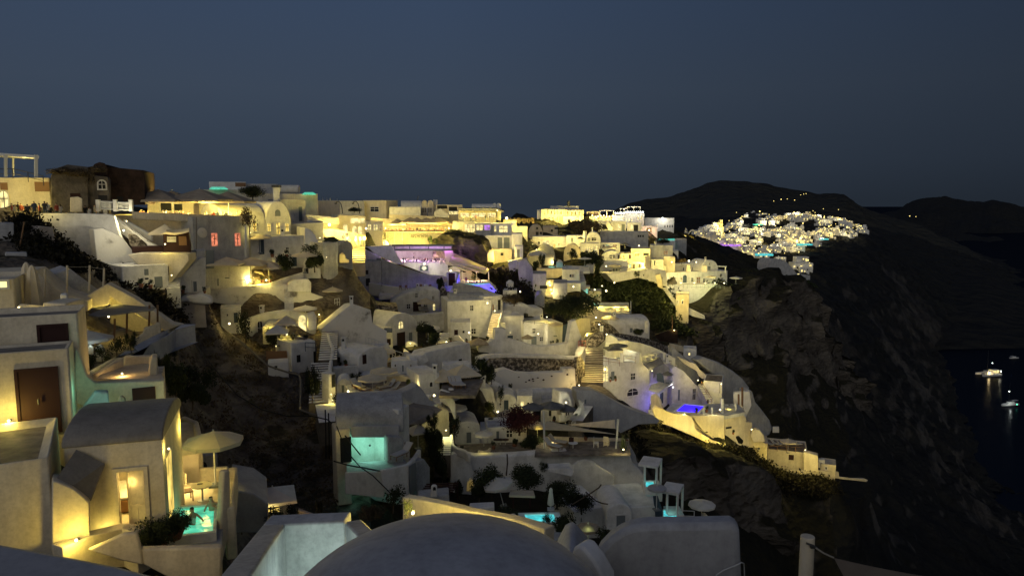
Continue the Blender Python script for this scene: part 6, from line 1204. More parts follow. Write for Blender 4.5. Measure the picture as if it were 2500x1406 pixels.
for i,(x,y_,w_,h_,k) in enumerate(((1200,1200,90,70,'big'),(1290,1190,110,60,'big2'),(1360,1230,100,62,'big'),(1420,1245,80,54,'big2'),(1170,1215,60,50,'bush'),(1380,1300,70,60,'bush2'),(1340,1285,40,34,'thin'),(1230,1260,90,36,'low'),(1370,1345,60,40,'bush'),(1480,1320,60,46,'bush2'))):
    bush(('dark spreading tree left of the pale octagonal umbrella','dark spreading tree behind the pale octagonal umbrella','gnarled dark tree across the white wall','dark branches reaching right across the great wall','dark shrub beside the slatted pergola','dark shrub between the pool and the olive umbrella','leafy shrub overhanging the cyan corner pool','low dark planting below the octagonal umbrella','dark low plants in the gap by the dome','dark plants below the small arched gable')[i],x,y_,(55,56,54,55,55,46,46.5,50,38,42)[i],w_,h_,k,name='tree' if i<4 else 'bush',cat='tree' if i<4 else 'shrub')
cable('bare curving branch against the great wall',[(1395,1232,53),(1440,1205,54),(1462,1190,54),(1468,1182,54)],.05,'bark',name='branch',cat='branch'); cable('bare drooping branch right of the gnarled tree',[(1430,1200,54),(1455,1222,54),(1470,1228,54),(1484,1230,54)],.05,'bark',name='branch',cat='branch'); cable('bare upright branch above the octagonal umbrella',[(1290,1190,55),(1300,1150,56),(1312,1165,56),(1314,1180,56)],.045,'bark',name='branch',cat='branch'); cable('thin bare trunk before the great wall',[(1236,1160,56),(1239,1130,57),(1238,1108,57)],.06,'bark',name='branch',cat='branch')
bush('potted cactus on the ledge of the great wall',1330,1148,58,28,22,'spiky')
mass('pale ledge with a cactus on the great wall',[(1325,1145),(1390,1142),(1402,1152),(1396,1164),(1330,1150)],61.5,dep=3,name='ledge')
pg2=emptyo('slatted_pergola',P(1090,1230,50)); setp(pg2,'dark slatted pergola by the little white chimney','pergola'); bm=bmesh.new()
for k in range(6): B_box(bm,P(1080-k*3,1180+k*4.5,50-k*.5),(2.3,.09,.07),.12)
fin('slats',bm,'darkwood',pg2,0); bm=bmesh.new()
for x in (1117,1062): B_tube(bm,[P(x,1184,50),P(x,1235,50)],.05,5)
fin('posts',bm,'darkwood',pg2,0); fix(pg2)
ch=mass('little white chimney with an arched top hole',[(1050,1214),(1053,1187),(1057,1184),(1064,1184),(1067,1187),(1068,1214)],46,dep=.5,name='chimney',cat='chimney',wins=[('kan',1057,1188,1064,1196)])
mass('dim white roof block under the little chimney',[(1020,1215),(1096,1207),(1098,1240),(1020,1240)],46.5,dep=3,mat='greywash',name='roof_block'); mass('small glowing arched niche beside the dark pergola',[(1138,1200),(1140,1178),(1150,1168),(1158,1175),(1158,1200)],58,dep=1,mat='cream',name='niche'); light(1148,1190,56.5,7,off=0)
# ================================================================== hillside hotel with the blue pool
hf,ff=mass('big cream-lit hotel house beside the stone steps',[(1457,935),(1457,880),(1459,864),(1464,858),(1466,874),(1513,880),(1515,884),(1560,884),(1562,862),(1566,862),(1568,884),(1586,900),(1586,1012),(1560,1003),(1510,975),(1490,955)],108,113,dep=9,name='hotel_house',cat='house',wins=[('pa',1469,893,1486,932),('d',1490,906,1501,930),('w',1539,911,1551,927),('ka',1530,949,1558,966),('dn',1583,980,1583.5,981)],ctrl=[(1460,950,107),(1590,1015,112)])
mass('white chimney pier on the hotel roof edge',[(1514,862),(1522,862),(1522,884),(1514,884)],107.6,dep=.6,name='roof_pier'); mass('second white pier on the hotel roof edge',[(1551,862),(1559,862),(1559,888),(1551,888)],110,dep=.6,name='roof_pier')
rail('dark wooden rail on the hotel roof terrace, left',[(1466,872,107.5),(1486,874,107.8),(1513,878,108)],1.0,'wood'); rail('dark wooden rail on the hotel roof terrace, right',[(1523,868,108.5),(1551,870,109.5)],1.0,'wood')
house('brightly lit roof room with a dark parasol before it',1478,1533,835,872,118,120,dep=5,wins=[('d',1487,840,1498,852)],par=.2,ctrl=False); mass('rounded white stair head on the lit roof room',[(1476,835),(1480,820),(1492,818),(1508,827),(1508,838),(1476,838)],119,dep=3,name='rounded_wall')
umbrella('dark grey parasol on the hotel roof terrace',1497,844,112,1.7,4,'canvasdark',2.3,.4); umbrella('scalloped dark umbrella on the hotel roof terrace',1510,838,113,1.5,10,'canvasdark',2.4,.3)
lamp('bright lamp at the stair head of the roof room',1481,816,117,70,off=.8,r=.2); lamp('pair lamp left under the roof room ceiling',1490,843,114,40,(1,.93,.6),off=.4,r=.14); lamp('pair lamp right under the roof room ceiling',1528,842,114.5,40,(1,.93,.6),off=.4,r=.14)
ribbon('glowing curved white wall behind the hotel roof terrace',[(1532,832,122),(1560,836,123),(1590,845,124),(1620,858,125),(1650,875,126)],[2.5,3,4,5,6],.6,'white'); light(1550,855,117,60,off=0); light(1580,865,118,40,off=0)
mass('blue-grey upper roof terrace of the hotel',[(1566,882),(1590,872),(1618,862),(1620,885),(1640,905),(1600,915),(1586,905)],114,118,dep=4,mat='roofgrey',name='roof_terrace',cat='roof')
for i,x in enumerate((1575,1590,1603)): table('small lit table on the blue-grey roof terrace, %s'%('left','middle','right')[i],x,880-(i*4),113,.5,.7,'white')
light(1590,868,112,24,off=0)
mass('dark blue striped awning slab on the hotel side',[(1572,890),(1612,872),(1622,888),(1586,903)],111,112,dep=1,mat='canvasdark',name='awning',cat='awning')
hs,fsd=mass('side wall of the hotel with a balcony, washed blue at its foot',[(1586,900),(1622,885),(1640,880),(1642,1000),(1620,1004),(1586,985)],114,124,dep=6,name='hotel_wing',cat='house',wins=[('w',1594,905,1600,922),('d',1606,902,1616,930),('u',1592,968,1599,985),('u',1612,962,1618,985)])
lamp('wall lamp over the hotel balcony',1592,905,112,14,off=.6,r=.13); rail('scrolled iron balcony railing on the hotel side',[(1585,940,111),(1610,946,112),(1642,922,118)],1.0,'whitemetal',n=.3)
slab('balcony floor on the hotel side',[(1585,950,111),(1610,956,112),(1645,932,118),(1630,925,121),(1588,940,116)],th=.25,mat='white'); mass('dark half-round screen on the balcony',[(1603,930),(1603,912),(1612,910),(1620,918),(1622,935)],113,dep=.2,mat='bluewood',name='screen'); umbrella('dark small umbrella leaning at the balcony',1630,905,114,.9,8,'canvasdark',2,.5)
light(1612,985,112,42,(.15,.1,1),off=0); light(1632,975,115,42,(.15,.1,1),off=0); light(1640,950,118,20,(.3,.25,1),off=0)
lamp('tall pale wall light between the doors by the blue pool',1643,945,115,30,(.9,.9,1),off=.6,r=.14,mat='globewhite')
mass('lilac-tinged terrace house behind the blue pool',[(1640,900),(1646,893),(1668,905),(1682,920),(1705,945),(1740,975),(1740,1000),(1640,1000)],122,124,dep=5,name='terrace_house',cat='house',wins=[('d',1654,950,1661,978),('k',1690,948,1699,976)])
mass('white upper gable above the lilac-tinged terrace house',[(1640,900),(1640,845),(1660,862),(1690,885),(1705,905),(1708,925),(1700,940),(1670,915)],127,129,dep=3,mat='greywash',name='upper_gable',cat='wall',wins=[('w',1645,892,1651,900)])
mass('glowing curled white stair wall in the middle of the hotel',[(1650,868),(1680,882),(1700,890),(1708,902),(1720,912),(1728,918),(1726,924),(1715,925),(1706,918),(1700,905),(1670,888)],126,dep=1,mat='cream',name='curled_wall'); light(1700,905,123,20,(1,.8,.3),off=0); lamp('lamp on the landing of the hotel stairs',1704,928,121,34,off=.6,r=.16)
house('white cube house with a dark roof terrace and corner light',1716,1762,928,982,121,120,dep=5,par=.1,roofmat='paving',wins=[('w',1756,935,1759,960)]); lamp('bright vertical corner light of the white cube house',1761,937,118,40,off=.6,r=.16); light(1761,960,117,25,off=0)
steps('slanting stairs with dark rail up to the hotel landing',1738,988,117,1712,938,122,1.2,12,'white'); rail('dark stair rail on the slanting stairs',[(1738,972,117),(1724,950,119),(1712,930,121)],.9,'wood')
mass('long grey whale-backed wall closing the hotel on the right, upper part',[(1700,880),(1720,872),(1755,884),(1790,905),(1815,925),(1830,945),(1832,1000),(1762,990),(1762,930),(1730,905)],126,130,dep=5,mat='greywash',name='whale_wall',bev=.3)
mass('long grey whale-backed wall closing the hotel on the right, lower part',[(1828,950),(1838,955),(1845,980),(1865,1005),(1880,1025),(1887,1045),(1880,1062),(1850,1075),(1822,1040)],122,124,dep=6,mat='greywash',name='whale_wall',bev=.3)
mass('pale wall panel behind the loungers right of the blue pool',[(1790,958),(1830,955),(1835,990),(1820,1020),(1792,1000)],120,dep=2,name='pale_wall')
slab('hotel pool terrace with dark railings',[(1618,1008,106),(1680,1018,104),(1772,1015,107),(1820,1005,113),(1800,985,120),(1640,985,120)],th=.5,mat='greywash')
pool('glowing deep-blue hotel pool',[(1650,1003,105.6),(1702,1007),(1719,991),(1672,986)],'poolblue',8,(.08,.03,1),rimw=.5)
ribbon('cream curved wall under the hotel pool',[(1590,965,108),(1600,960,108),(1608,975,107),(1615,1000,106),(1640,1008,104),(1690,1015,103),(1740,1016,104),(1768,1012,106)],[4,5,4.5,3,2.2,3,4,4.5],.4,'cream')
mass('slate door in the curved wall end of the hotel',[(1583,980),(1593,981),(1593,1018),(1583,1014)],107.4,dep=.3,mat='greydoor',name='door',cat='door') if False else None
rail('white-posted rail round the hotel pool',[(1625,1010,104.5),(1690,1014,102.5),(1735,1013,104),(1765,1000,108),(1790,1000,110),(1815,995,112)],.9,'wood')
for i,(x,y_) in enumerate(((1717,1010),(1738,1008),(1796,1000),(1765,995))): post('white rail post beside the hotel pool, %s'%('left','second','right','middle')[i],x,y_-14,y_+2,104+i,.16,'whitemetal')
lamp('star-bright lamp at the corner of the pool terrace',1758,1000,104,36,(1,.9,.5),off=.8,r=.22); light(1780,998,108,16,off=0); lamp('small lamp under the pool rim',1671,1010,101.5,14,off=.4,r=.12)
for i,x in enumerate((1775,1783,1795,1807)): chair('chair on the lit end of the hotel pool terrace, %s'%('leftmost','second','third','rightmost')[i],x,1003,110,i,('white','darkwood','white','canvas')[i])
post('tall slim white chimney pole by the pool terrace',1763,972,1070,106,.25,'whitemetal'); post('dark rough pole on the right of the pool terrace',1812,945,992,114,.18,'wood'); post('second dark rough pole, shorter',1803,962,995,113,.15,'wood'); post('dark rough pole beside the pool',1728,975,1000,112,.15,'darkwood')
mass('big cream-lit lower wall falling from the pool to the cliff',[(1593,1000),(1600,990),(1640,1008),(1690,1016),(1700,1050),(1740,1075),(1790,1092),(1780,1096),(1745,1090),(1700,1068),(1640,1042),(1604,1030)],100,102,dep=1,mat='cream',name='lower_wall',ctrl=[(1610,1040,99),(1740,1095,100),(1790,1100,101)])
mass('dimmer cream wall between the lower wall and the slim chimney pole',[(1688,1014),(1768,1014),(1770,1085),(1745,1075),(1715,1050)],102,104,dep=3,mat='cream',name='mid_wall')
mass('cream stepped walls right of the slim chimney pole',[(1768,1018),(1812,1010),(1822,1020),(1822,1030),(1836,1030),(1838,1060),(1868,1082),(1868,1092),(1830,1092),(1800,1098),(1772,1090)],106,109,dep=4,mat='cream',name='stepped_walls',wins=[('kn',1772,1042,1786,1046)],ctrl=[(1830,1100,107)])
mass('low cream dome-shaped oven by the cross light',[(1832,1062),(1836,1052),(1845,1046),(1855,1050),(1864,1062),(1868,1078),(1840,1080)],108,dep=2,mat='cream',name='oven'); lamp('cross-shaped bright light by the low dome',1835,1048,104,30,(1,.9,.5),off=.5,r=.16)
for x,y_,p_ in ((1620,1022,55),(1650,1034,50),(1690,1052,50),(1730,1075,45),(1770,1078,30),(1810,1075,35),(1850,1090,22)): light(x,y_,96+(x-1600)*.03,p_*1.6,off=0)
light(1520,985,101,120,(1,.78,.34),off=0); light(1490,940,101,60,(1,.82,.4),off=0); light(1560,930,104,60,(1,.82,.42),off=0); lamp('arched porch lamp on the hotel house',1477,901,107,20,(1,.95,.7),off=.4,r=.16,mat='globewhite')
mass('dark boulder-like shrub roll at the end of the lower wall',[(1796,1068),(1803,1066),(1815,1078),(1812,1084),(1803,1082)],100,dep=1.5,mat='scrub',name='shrub_roll',cat='shrub')
rt,_=house('lowest cream-lit terrace house with a single window on the spur',1870,1970,1094,1150,116,114,dep=6,mat='cream',par=.3,roofmat='paving',wins=[('b',1927,1110,1937,1122)],base=5)
mass('stepped cream wall end right of the lowest terrace house',[(1962,1104),(1975,1106),(1997,1112),(1998,1152),(1962,1150)],113.5,dep=3,mat='cream',name='wall_end'); mass('small white block beyond the wall end',[(1998,1122),(2014,1122),(2014,1142),(1998,1142)],115,dep=2,name='white_block')
mass('long low cream wall running out along the spur',[(1920,1148),(1998,1148),(2048,1152),(2049,1164),(2080,1168),(2110,1168),(2120,1172),(2116,1176),(2060,1170),(2000,1160),(1940,1162)],112,114,dep=1,mat='cream',name='spur_wall')
for x,y_,p_ in ((1890,1120,24),(1930,1135,28),(1965,1140,26),(2000,1153,18),(2030,1157,14),(2100,1168,12),(2112,1166,9)): light(x,y_,109,p_*1.9,off=0)
rail('dark rail on the lowest terrace house',[(1876,1088,115.5),(1920,1090,115),(1965,1092,114)],.9,'wood')
for i,x in enumerate((1880,1898,1912,1935,1948)): sunbed('pale lounger on the lowest roof terrace, %s'%('leftmost','second','middle','fourth','rightmost')[i],x,1088,117,.5+i*.3)
lamp('lamp on the right rail of the lowest roof terrace',1966,1098,113,14,off=.5,r=.14); mass('white box on the lowest roof terrace',[(1886,1042),(1902,1042),(1902,1056),(1886,1056)],122,dep=1,name='white_box')
CTRL+=[(1660,1045,112),(1700,1045,118),(1750,1045,121),(1680,1035,126),(1625,1030,119),(1720,1010,130),(1790,1030,124),(1640,1020,128)]
# curved stone wall above the hotel
ribbon('long dark rubble wall curving down to the cliff edge',[(1436,828,112),(1450,814,116),(1480,812,122),(1530,816,126),(1580,826,130),(1630,845,133),(1680,868,135),(1720,880,136),(1752,884,137)],[3.5,2,1.8,1.8,2,2.2,2.2,1.6,.8],1.2,'stonewall',name='stone_wall',bev=.15)
sd_,_=mass('dark round stone wall around a glowing doorway',[(1443,818),(1443,785),(1475,785),(1495,795),(1512,812),(1512,818)],128,130,dep=3,mat='stonewall',name='stone_wall',wins=[('p',1465,796,1472,809)]); lamp('lamp over the glowing doorway in the round stone wall',1463,792,126,50,off=.8,r=.24)
mass('cream wall glowing between the tower house and the stone wall',[(1396,786),(1420,776),(1442,776),(1443,835),(1434,840),(1418,850),(1405,835)],120,122,dep=3,mat='cream',name='glowing_wall'); light(1432,812,116,120,off=0); light(1420,790,116,50,off=0); lamp('lamp in the courtyard of the glowing wall',1455,775,128,50,off=1,r=.22)
mass('white terrace house with arches below the table terrace',[(1415,775),(1418,742),(1425,738),(1470,760),(1490,765),(1492,785),(1445,785)],136,140,dep=5,mat='cream',name='arched_house',cat='house'); light(1450,765,131,80,off=0); light(1480,765,132,60,off=0)
house('grey roofed white house glowing at its foot on the cliff edge',1487,1586,778,818,136,138,dep=7,roof='vault',rise=1.5,roofmat='roofgrey',wins=[('d',1537,800,1545,812)]); light(1520,812,131,34,(1,.72,.25),off=0); mass('white chimney at the right end of the grey roofed house',[(1574,782),(1584,782),(1584,815),(1574,815)],134,dep=1,name='chimney',cat='chimney')
bush('dark round shrub before the grey roofed house',1555,818,130,34,18,'bush'); 
slab('lit terrace crowded with tables on the dark slope',[(1430,764,150),(1538,766,150),(1535,738,168),(1436,738,168)],th=1.5,mat='cream',bev=.1)
for x,y_,p_ in ((1440,748,150),(1470,745,150),(1505,745,160),(1530,748,100)): light(x,y_,155,p_*.8,off=0)
light(1450,738,158,90,(.3,1,.8),off=0)
for i in range(14): table('table with white cloth on the crowded lit terrace, %s'%('front' if i%2 else 'back')+' row, '+('left','left','left of centre','left of centre','centre','centre','right of centre','right of centre','right','right','far right','far right','last','last')[i],1452+i*6,758-(i%2)*9,155+(i%2)*6,.5,.75,'white','tables on the crowded lit terrace')
house('small teal-walled pavilion above the crowded terrace',1420,1440,700,735,178,dep=4,wins=[('t',1424,704,1436,718)],base=5); house('low dark-fronted house above the crowded terrace',1436,1468,710,733,176,dep=5,mat='greywash',base=5)
lamp('lantern on the low house above the crowded terrace',1452,707,174,60,off=1,r=.3); lamp('glowing doorway lantern on the dark slope',1480,710,172,60,off=1,r=.4); lamp('orange street lamp in the dark slope shrubs',1470,698,176,30,off=1,r=.24)
post('slim light pole on the edge of the crowded terrace',1540,735,766,150,.1,'whitemetal')
lamp('small lamp on the dark cliff terrace',1646,806,150,26,off=.8,r=.2); mass('dark curved cliff terrace wall',[(1598,818),(1630,808),(1655,808),(1655,838),(1610,832)],150,dep=3,mat='brick',name='cliff_wall'); mass('small cream-lit wall on the cliff terrace',[(1634,838),(1665,845),(1676,852),(1676,862),(1634,852)],140,dep=1,mat='cream',name='cliff_wall')
post('thin flagpole on the cliff terrace',1641,770,808,151,.1,'wood')
# ================================================================== mid town on the ridge
def H(label,x0,x1,t,b,Y,**k):
    k.setdefault('par',.2); k.setdefault('dep',7); k.setdefault('base',5)
    return house(label,x0,x1,t,b,Y,**k)
def gl(*a):
    for x,y_,Y_,p_ in a: light(x,y_,Y_,p_*2.3,off=0)
# glass-front cluster right of the dark rock
H('grey house with wide glowing panes above the dark rock',1105,1160,541,575,190,wins=[('p',1135,548,1147,567),('p',1148,548,1160,567)],mat='greywash')
H('house with a violet-lit window on the ridge',1160,1200,545,578,186,wins=[('p',1163,549,1179,563),('v',1182,549,1197,562)],mat='greywash',dep=9)
H('balcony house with yellow panes and pot plants',1198,1250,545,578,188,wins=[('p',1218,551,1240,568),('pa',1206,551,1212,566)])
H('blank white house front above the arched wall',1185,1252,574,612,182,wins=[('l',1190,598,1193,606),('dn',1215,580,1226,606),('dn',1230,580,1244,606)])
H('yellow-lit lower storey with a narrow awning',1200,1250,608,640,176,mat='cream',wins=[('kn',1222,617,1229,624)]); gl((1212,625,171,120),(1235,622,171,100),(1200,600,176,50),(1225,600,176,40))
H('white sloping stair wall beyond the yellow-lit storey',1250,1275,570,640,178); mass('arched glowing loggia at the cliff head',[(1190,640),(1190,620),(1196,610),(1205,612),(1207,640)],172,dep=2,mat='cream',name='loggia')
H('narrow grey door tower by the glowing loggia',1257,1277,600,640,172,dep=4,wins=[('d',1262,608,1270,630)])
mass('white stepped parapets beside the narrow door tower',[(1240,640),(1275,632),(1290,650),(1300,690),(1290,700),(1262,690),(1245,670)],168,dep=4,name='stepped_parapet')
H('small stepped white house left of the dark ruins',1250,1288,553,596,205); gl((1255,545,200,200),(1275,550,200,120)); H('lit roof pavilion at the end of the town street',1228,1262,536,556,205,mat='cream',wins=[('p',1232,541,1244,552),('p',1247,541,1258,552)])
# lit trees strip
for i,x in enumerate((1244,1256,1268,1280,1292,1300)): bush('street tree lit from below, %s along the ridge road'%('first','second','third','fourth','fifth','last')[i],x,545,225,15,15,'bush',mat='dryleaf',name='tree',cat='tree',group='lit street trees along the ridge road')
gl((1250,540,222,160),(1268,542,222,120),(1288,542,222,120),(1305,544,222,100))
# big lit complex
H('big blazing hotel on the ridge, left storeys',1321,1380,511,548,300,mat='cream',dep=12,wins=[('l',1328+i*8,514,1332+i*8,524) for i in range(6)]+[('l',1328+i*10,530,1333+i*10,540) for i in range(4)],ctrl=True)
H('big blazing hotel on the ridge, right storeys',1378,1425,513,542,300,mat='cream',dep=12,wins=[('l',1384+i*9,516,1389+i*9,526) for i in range(4)]); H('white upper roof of the blazing hotel',1343,1413,503,513,310,mat='greywash',par=0,ctrl=False); post('dark chimney pipe on the blazing hotel roof',1388,491,504,308,.6,'metal'); H('white side block of the blazing hotel',1311,1322,513,540,304)
for i in range(9): light(1326+i*12.5,520+(i%2)*14,292,420,off=0)
H('low lit storey under the blazing hotel',1375,1425,528,546,292,mat='cream',wins=[('kn',1386,536,1393,544)]); gl((1395,524,286,500),(1415,524,286,400))
H('orange-lit pergola terrace right of the blazing hotel',1432,1464,516,526,310,mat='cream',dep=5,wins=[('mn',1436,519,1444,525),('mn',1450,519,1460,525)]); gl((1450,520,302,260))
H('long lit terrace parapet on the ridge right',1440,1500,528,540,298,mat='cream',dep=5); gl((1455,532,290,260),(1480,532,290,260))
# dark ruins
H('dark vaulted ruin with small windows on the brown slope',1290,1325,548,576,250,roof='gable',rise=3,mat='plaster',wins=[('kn',1309,555,1314,560),('kn',1308,566,1315,575),('kn',1318,566,1323,572)]); H('dark ruined wall with niches on the brown slope',1325,1362,552,576,252,mat='plaster',wins=[('kn',1345,560,1350,566),('kn',1354,555,1362,560)])
# stair-roof houses
H('modern house with a diagonal stair and lit doors',1460,1498,540,566,275,wins=[('p',1462,547,1470,564),('kn',1471,548,1485,560)]); H('modern house with tall dark doors, middle of three',1498,1528,540,566,275,wins=[('p',1509,547,1515,562),('d',1517,547,1526,564)]); H('modern house with a dark wide opening, right of three',1531,1564,543,566,274,wins=[('p',1540,549,1545,560),('kn',1547,549,1558,565)]); mass('diagonal white stair parapet on the modern house',[(1482,540),(1486,540),(1496,556),(1494,566),(1488,566),(1478,548)],273,dep=1,name='stair_parapet'); gl((1466,560,270,60),(1494,562,270,70),(1512,558,270,60),(1543,556,270,50))
H('round-cornered tower house with small lit windows',1522,1573,521,548,288,mat='greywash',wins=[('p',1528+i*6.5,534,1531+i*6.5,541) for i in range(3)]+[('p',1556,527,1560,537),('p',1564,527,1568,537)]); H('low wing of the tower house with a parapet of globes',1495,1524,525,543,290)
for i in range(14): lamp('round globe light on the roof bar parapet, %s'%('left half' if i<7 else 'right half'),1503+i*5.1,520.5-(i>4)*2.5,286,90 if i%3==0 else 0,(1,.92,.65),r=.5,off=1.5,group='globe lights on the roof bar',mat='globewhite')
for i in range(9): lamp('small globe light along the ridge road terrace',1446+i*7,526+(i*3)%4,292,0,r=.4,group='small globe lights along the ridge road terrace')
for i,(a,b_,yy) in enumerate(((1530,1565,505),(1463,1500,514),(1513,1534,509))):
    e=emptyo('canopy',P((a+b_)/2,yy+12,292)); setp(e,('largest flat white canopy on the roof bar','flat white canopy left on the ridge road terrace','small flat white canopy of the roof bar')[i],'canopy'); bm=bmesh.new(); B_poly(bm,[P(a,yy,290),P(b_,yy,290),P(b_-3,yy-1.3,296),P(a+3,yy-1.3,296)],[P(a,yy+1,290),P(b_,yy+1,290),P(b_-3,yy-.3,296),P(a+3,yy-.3,296)]); fin('canopy_top',bm,'canvaswhite',e,0); bm=bmesh.new()
    for x in (a+2,(a+b_)/2,b_-2): B_tube(bm,[P(x,yy,291),P(x,yy+14,291)],.12,4)
    fin('canopy_posts',bm,'whitemetal',e,0); fix(e); light((a+b_)/2,yy+6,288,160,(1,.8,.5),off=0)
H('grey-white house beyond the tower house',1573,1645,532,576,300,wins=[('w',1622+i*6,549,1625+i*6,556) for i in range(4)]+[('p',1603,548,1606,558)]); H('salmon-lit terrace room beneath the grey-white house',1565,1605,552,575,285,wins=[('m',1578,556,1592,568)]); light(1588,562,280,330,(1,.55,.35),off=0); lamp('red-tinged bright lamp in the salmon-lit terrace room',1585,562,279,0,r=.5); lamp('bright white lamp on the far roof edge',1618,533,298,220,(1,.93,.75),r=.6,off=2,mat='globewhite')
pool('faint cyan roof pool on the right edge of the ridge',[(1604,588,270),(1648,588),(1646,578),(1606,577)],'poolteal',60,(.3,1,.9)); H('white retaining wall under the faint cyan roof pool',1600,1648,588,612,268); H('grey blank block right of the faint cyan pool',1648,1676,584,604,275,mat='greywash')
bush('bushy vine on the retaining wall under the roof pool',1618,592,266,44,16,'low')
# big plain wall
H('big plain beige retaining building in the middle of the ridge',1464,1582,566,620,255,mat='greywash',dep=10,wins=[('kn',1557,574,1561,579),('kn',1562,574,1566,579),('kn',1568,574,1572,579)]); H('stepped plain wall left of the beige retaining building',1434,1466,585,612,250)
H('long low house with square lit windows',1300,1384,577,607,235,wins=[('p',1326,588,1341,597),('l',1350,595,1357,604),('p',1362,594,1367,600),('kn',1314,590,1318,596)]); H('white house with lit walls behind the round chimney',1382,1430,575,594,232,wins=[('d',1393,580,1400,592),('w',1420,581,1425,586)]); gl((1390,580,226,150),(1405,580,226,150),(1334,592,229,60),(1354,600,229,50),(1364,600,229,40))
H('vaulted white house with a round chimney before it',1431,1466,566,600,230,roof='gable',rise=2.6,wins=[('d',1434,580,1441,590),('w',1444,580,1456,588)]); post('round white chimney stack in mid town',1428,564,598,226,.55,'whitemetal'); umbrella('small dark parasol by the round chimney',1418,578,224,1.2,8,'canvasdark',2.2,.5)
H('chapel-like vault house with three small windows',1376,1418,596,630,215,roof='gable',rise=3.4,mat='cream',wins=[('kn',1394,606,1399,611),('w',1384,615,1389,622),('w',1404,615,1409,622)]); H('white terrace block right of the chapel-like vault',1416,1462,594,624,217,wins=[('p',1432,603,1441,621),('pa',1448,600,1460,611)]); gl((1436,612,211,50),(1455,608,211,60),(1396,626,209,30)); rail('thin terrace rail above the chapel-like vault',[(1382,593,222),(1430,592,222),(1460,592,222)],1,'whitemetal')
H('broad grey dome-roofed house beneath the long low house',1306,1356,598,632,205,roof='gable',rise=4,mat='greywash'); H('white vault with a lit edge, lower left of the grey dome roof',1285,1336,614,640,195,roof='gable',rise=2); mass('glowing slanting parapet left of the grey dome roof',[(1292,588),(1300,586),(1316,596),(1318,602),(1300,604),(1290,596)],222,dep=2,mat='cream',name='slanting_parapet'); gl((1300,594,217,120),(1290,606,210,50))
H('peach-lit block with a palm before it',1288,1352,626,648,190,mat='cream'); gl((1300,640,184,50)); bush('dark agave-like palm before the peach-lit block',1322,650,184,24,30,'spiky',name='tree',cat='tree'); bush('dark palm before the chapel-like vault',1396,634,205,30,26,'spiky',name='tree',cat='tree'); bush('thin-trunked dark bush left of the roof pool house',1310,660,183,24,26,'bush')
pool('pale teal roof pool in mid town',[(1338,657,180),(1382,655),(1378,647),(1342,647)],'poolteal',50,(.4,1,.9)); slab('white roof deck around the pale teal pool',[(1330,664,178),(1440,662,180),(1436,650,192),(1340,646,194)],th=.6,mat='white'); umbrella('flat pale umbrella beside the pale teal pool',1428,628,190,1.7,10,'canvaswhite',2.2,.3); rail('glass rail of the teal pool deck',[(1338,648,179),(1400,650,180),(1436,650,182)],1)
mass('funnel-shaped cream balcony glowing from below',[(1310,657),(1382,655),(1380,662),(1372,672),(1362,678),(1350,680),(1322,680),(1312,668)],175,dep=3,mat='cream',name='funnel_balcony'); gl((1345,684,170,50),(1370,668,170,30)); 
steps('narrow glowing stairs running down mid town',1346,722,158,1338,682,170,2.4,14,'cream'); gl((1340,686,166,70),(1343,700,160,60),(1346,714,155,55)); 
for i,y_ in enumerate((688,697,707,716)): lamp('lamp on the narrow glowing stairs',1341+i*2,y_,163-i*3,0,r=.25,group='lamps on the narrow glowing stairs')
H('white house with paired windows under the teal pool deck',1372,1415,657,698,168,wins=[('w',1390,669,1395,677),('w',1396,669,1401,677)]); gl((1405,694,164,50)); H('dim white house left of the glowing stairs',1300,1334,668,715,160,mat='greywash',wins=[('kn',1318,697,1336,705)]); H('low dim house right of the glowing stairs',1350,1385,690,728,156,mat='greywash'); H('low white steps of roofs above the dark tree',1380,1418,690,712,160,dep=5); mass('pale curved gully wall descending left of mid town',[(1262,640),(1285,632),(1300,655),(1306,700),(1312,728),(1290,735),(1268,690)],162,dep=4,mat='greywash',name='gully_wall'); H('white rounded shed low in the gully',1305,1330,718,745,146,roof='gable',rise=1.2,mat='greywash')
for i,(x,y_,Y_,w_,h_) in enumerate(((1395,775,118,110,60),(1350,770,120,60,36),(1450,665,195,60,56),(1430,640,200,36,30),(1440,575,255,70,38),(1410,560,262,50,22),(1420,548,268,60,18),(1255,742,120,60,26),(1395,690,170,30,20),(1340,640,200,30,14),(1315,690,168,34,20))):
    bush(('big dark spreading tree above the tower house','dark lower boughs beside the big spreading tree','tall dark cypress-like thicket in mid town','dark treetop beside the white terrace block','brown-green dome of shrub on the ridge slope','brown shrub left on the ridge slope','low shrubs under the blazing hotel','golden dry bush above the rounded upper house','dark shrub among the low dim houses','dark shrubs on the grey dome roof terrace','dark shrub on the dim white house')[i],x,y_,Y_,w_,h_,('big','big2','big','bush','big','bush','low','big','bush','low','bush')[i],mat='dryleaf' if i in (4,5,7) else 'leaf',name='tree' if i<4 else 'bush',cat='tree' if i<4 else 'shrub')
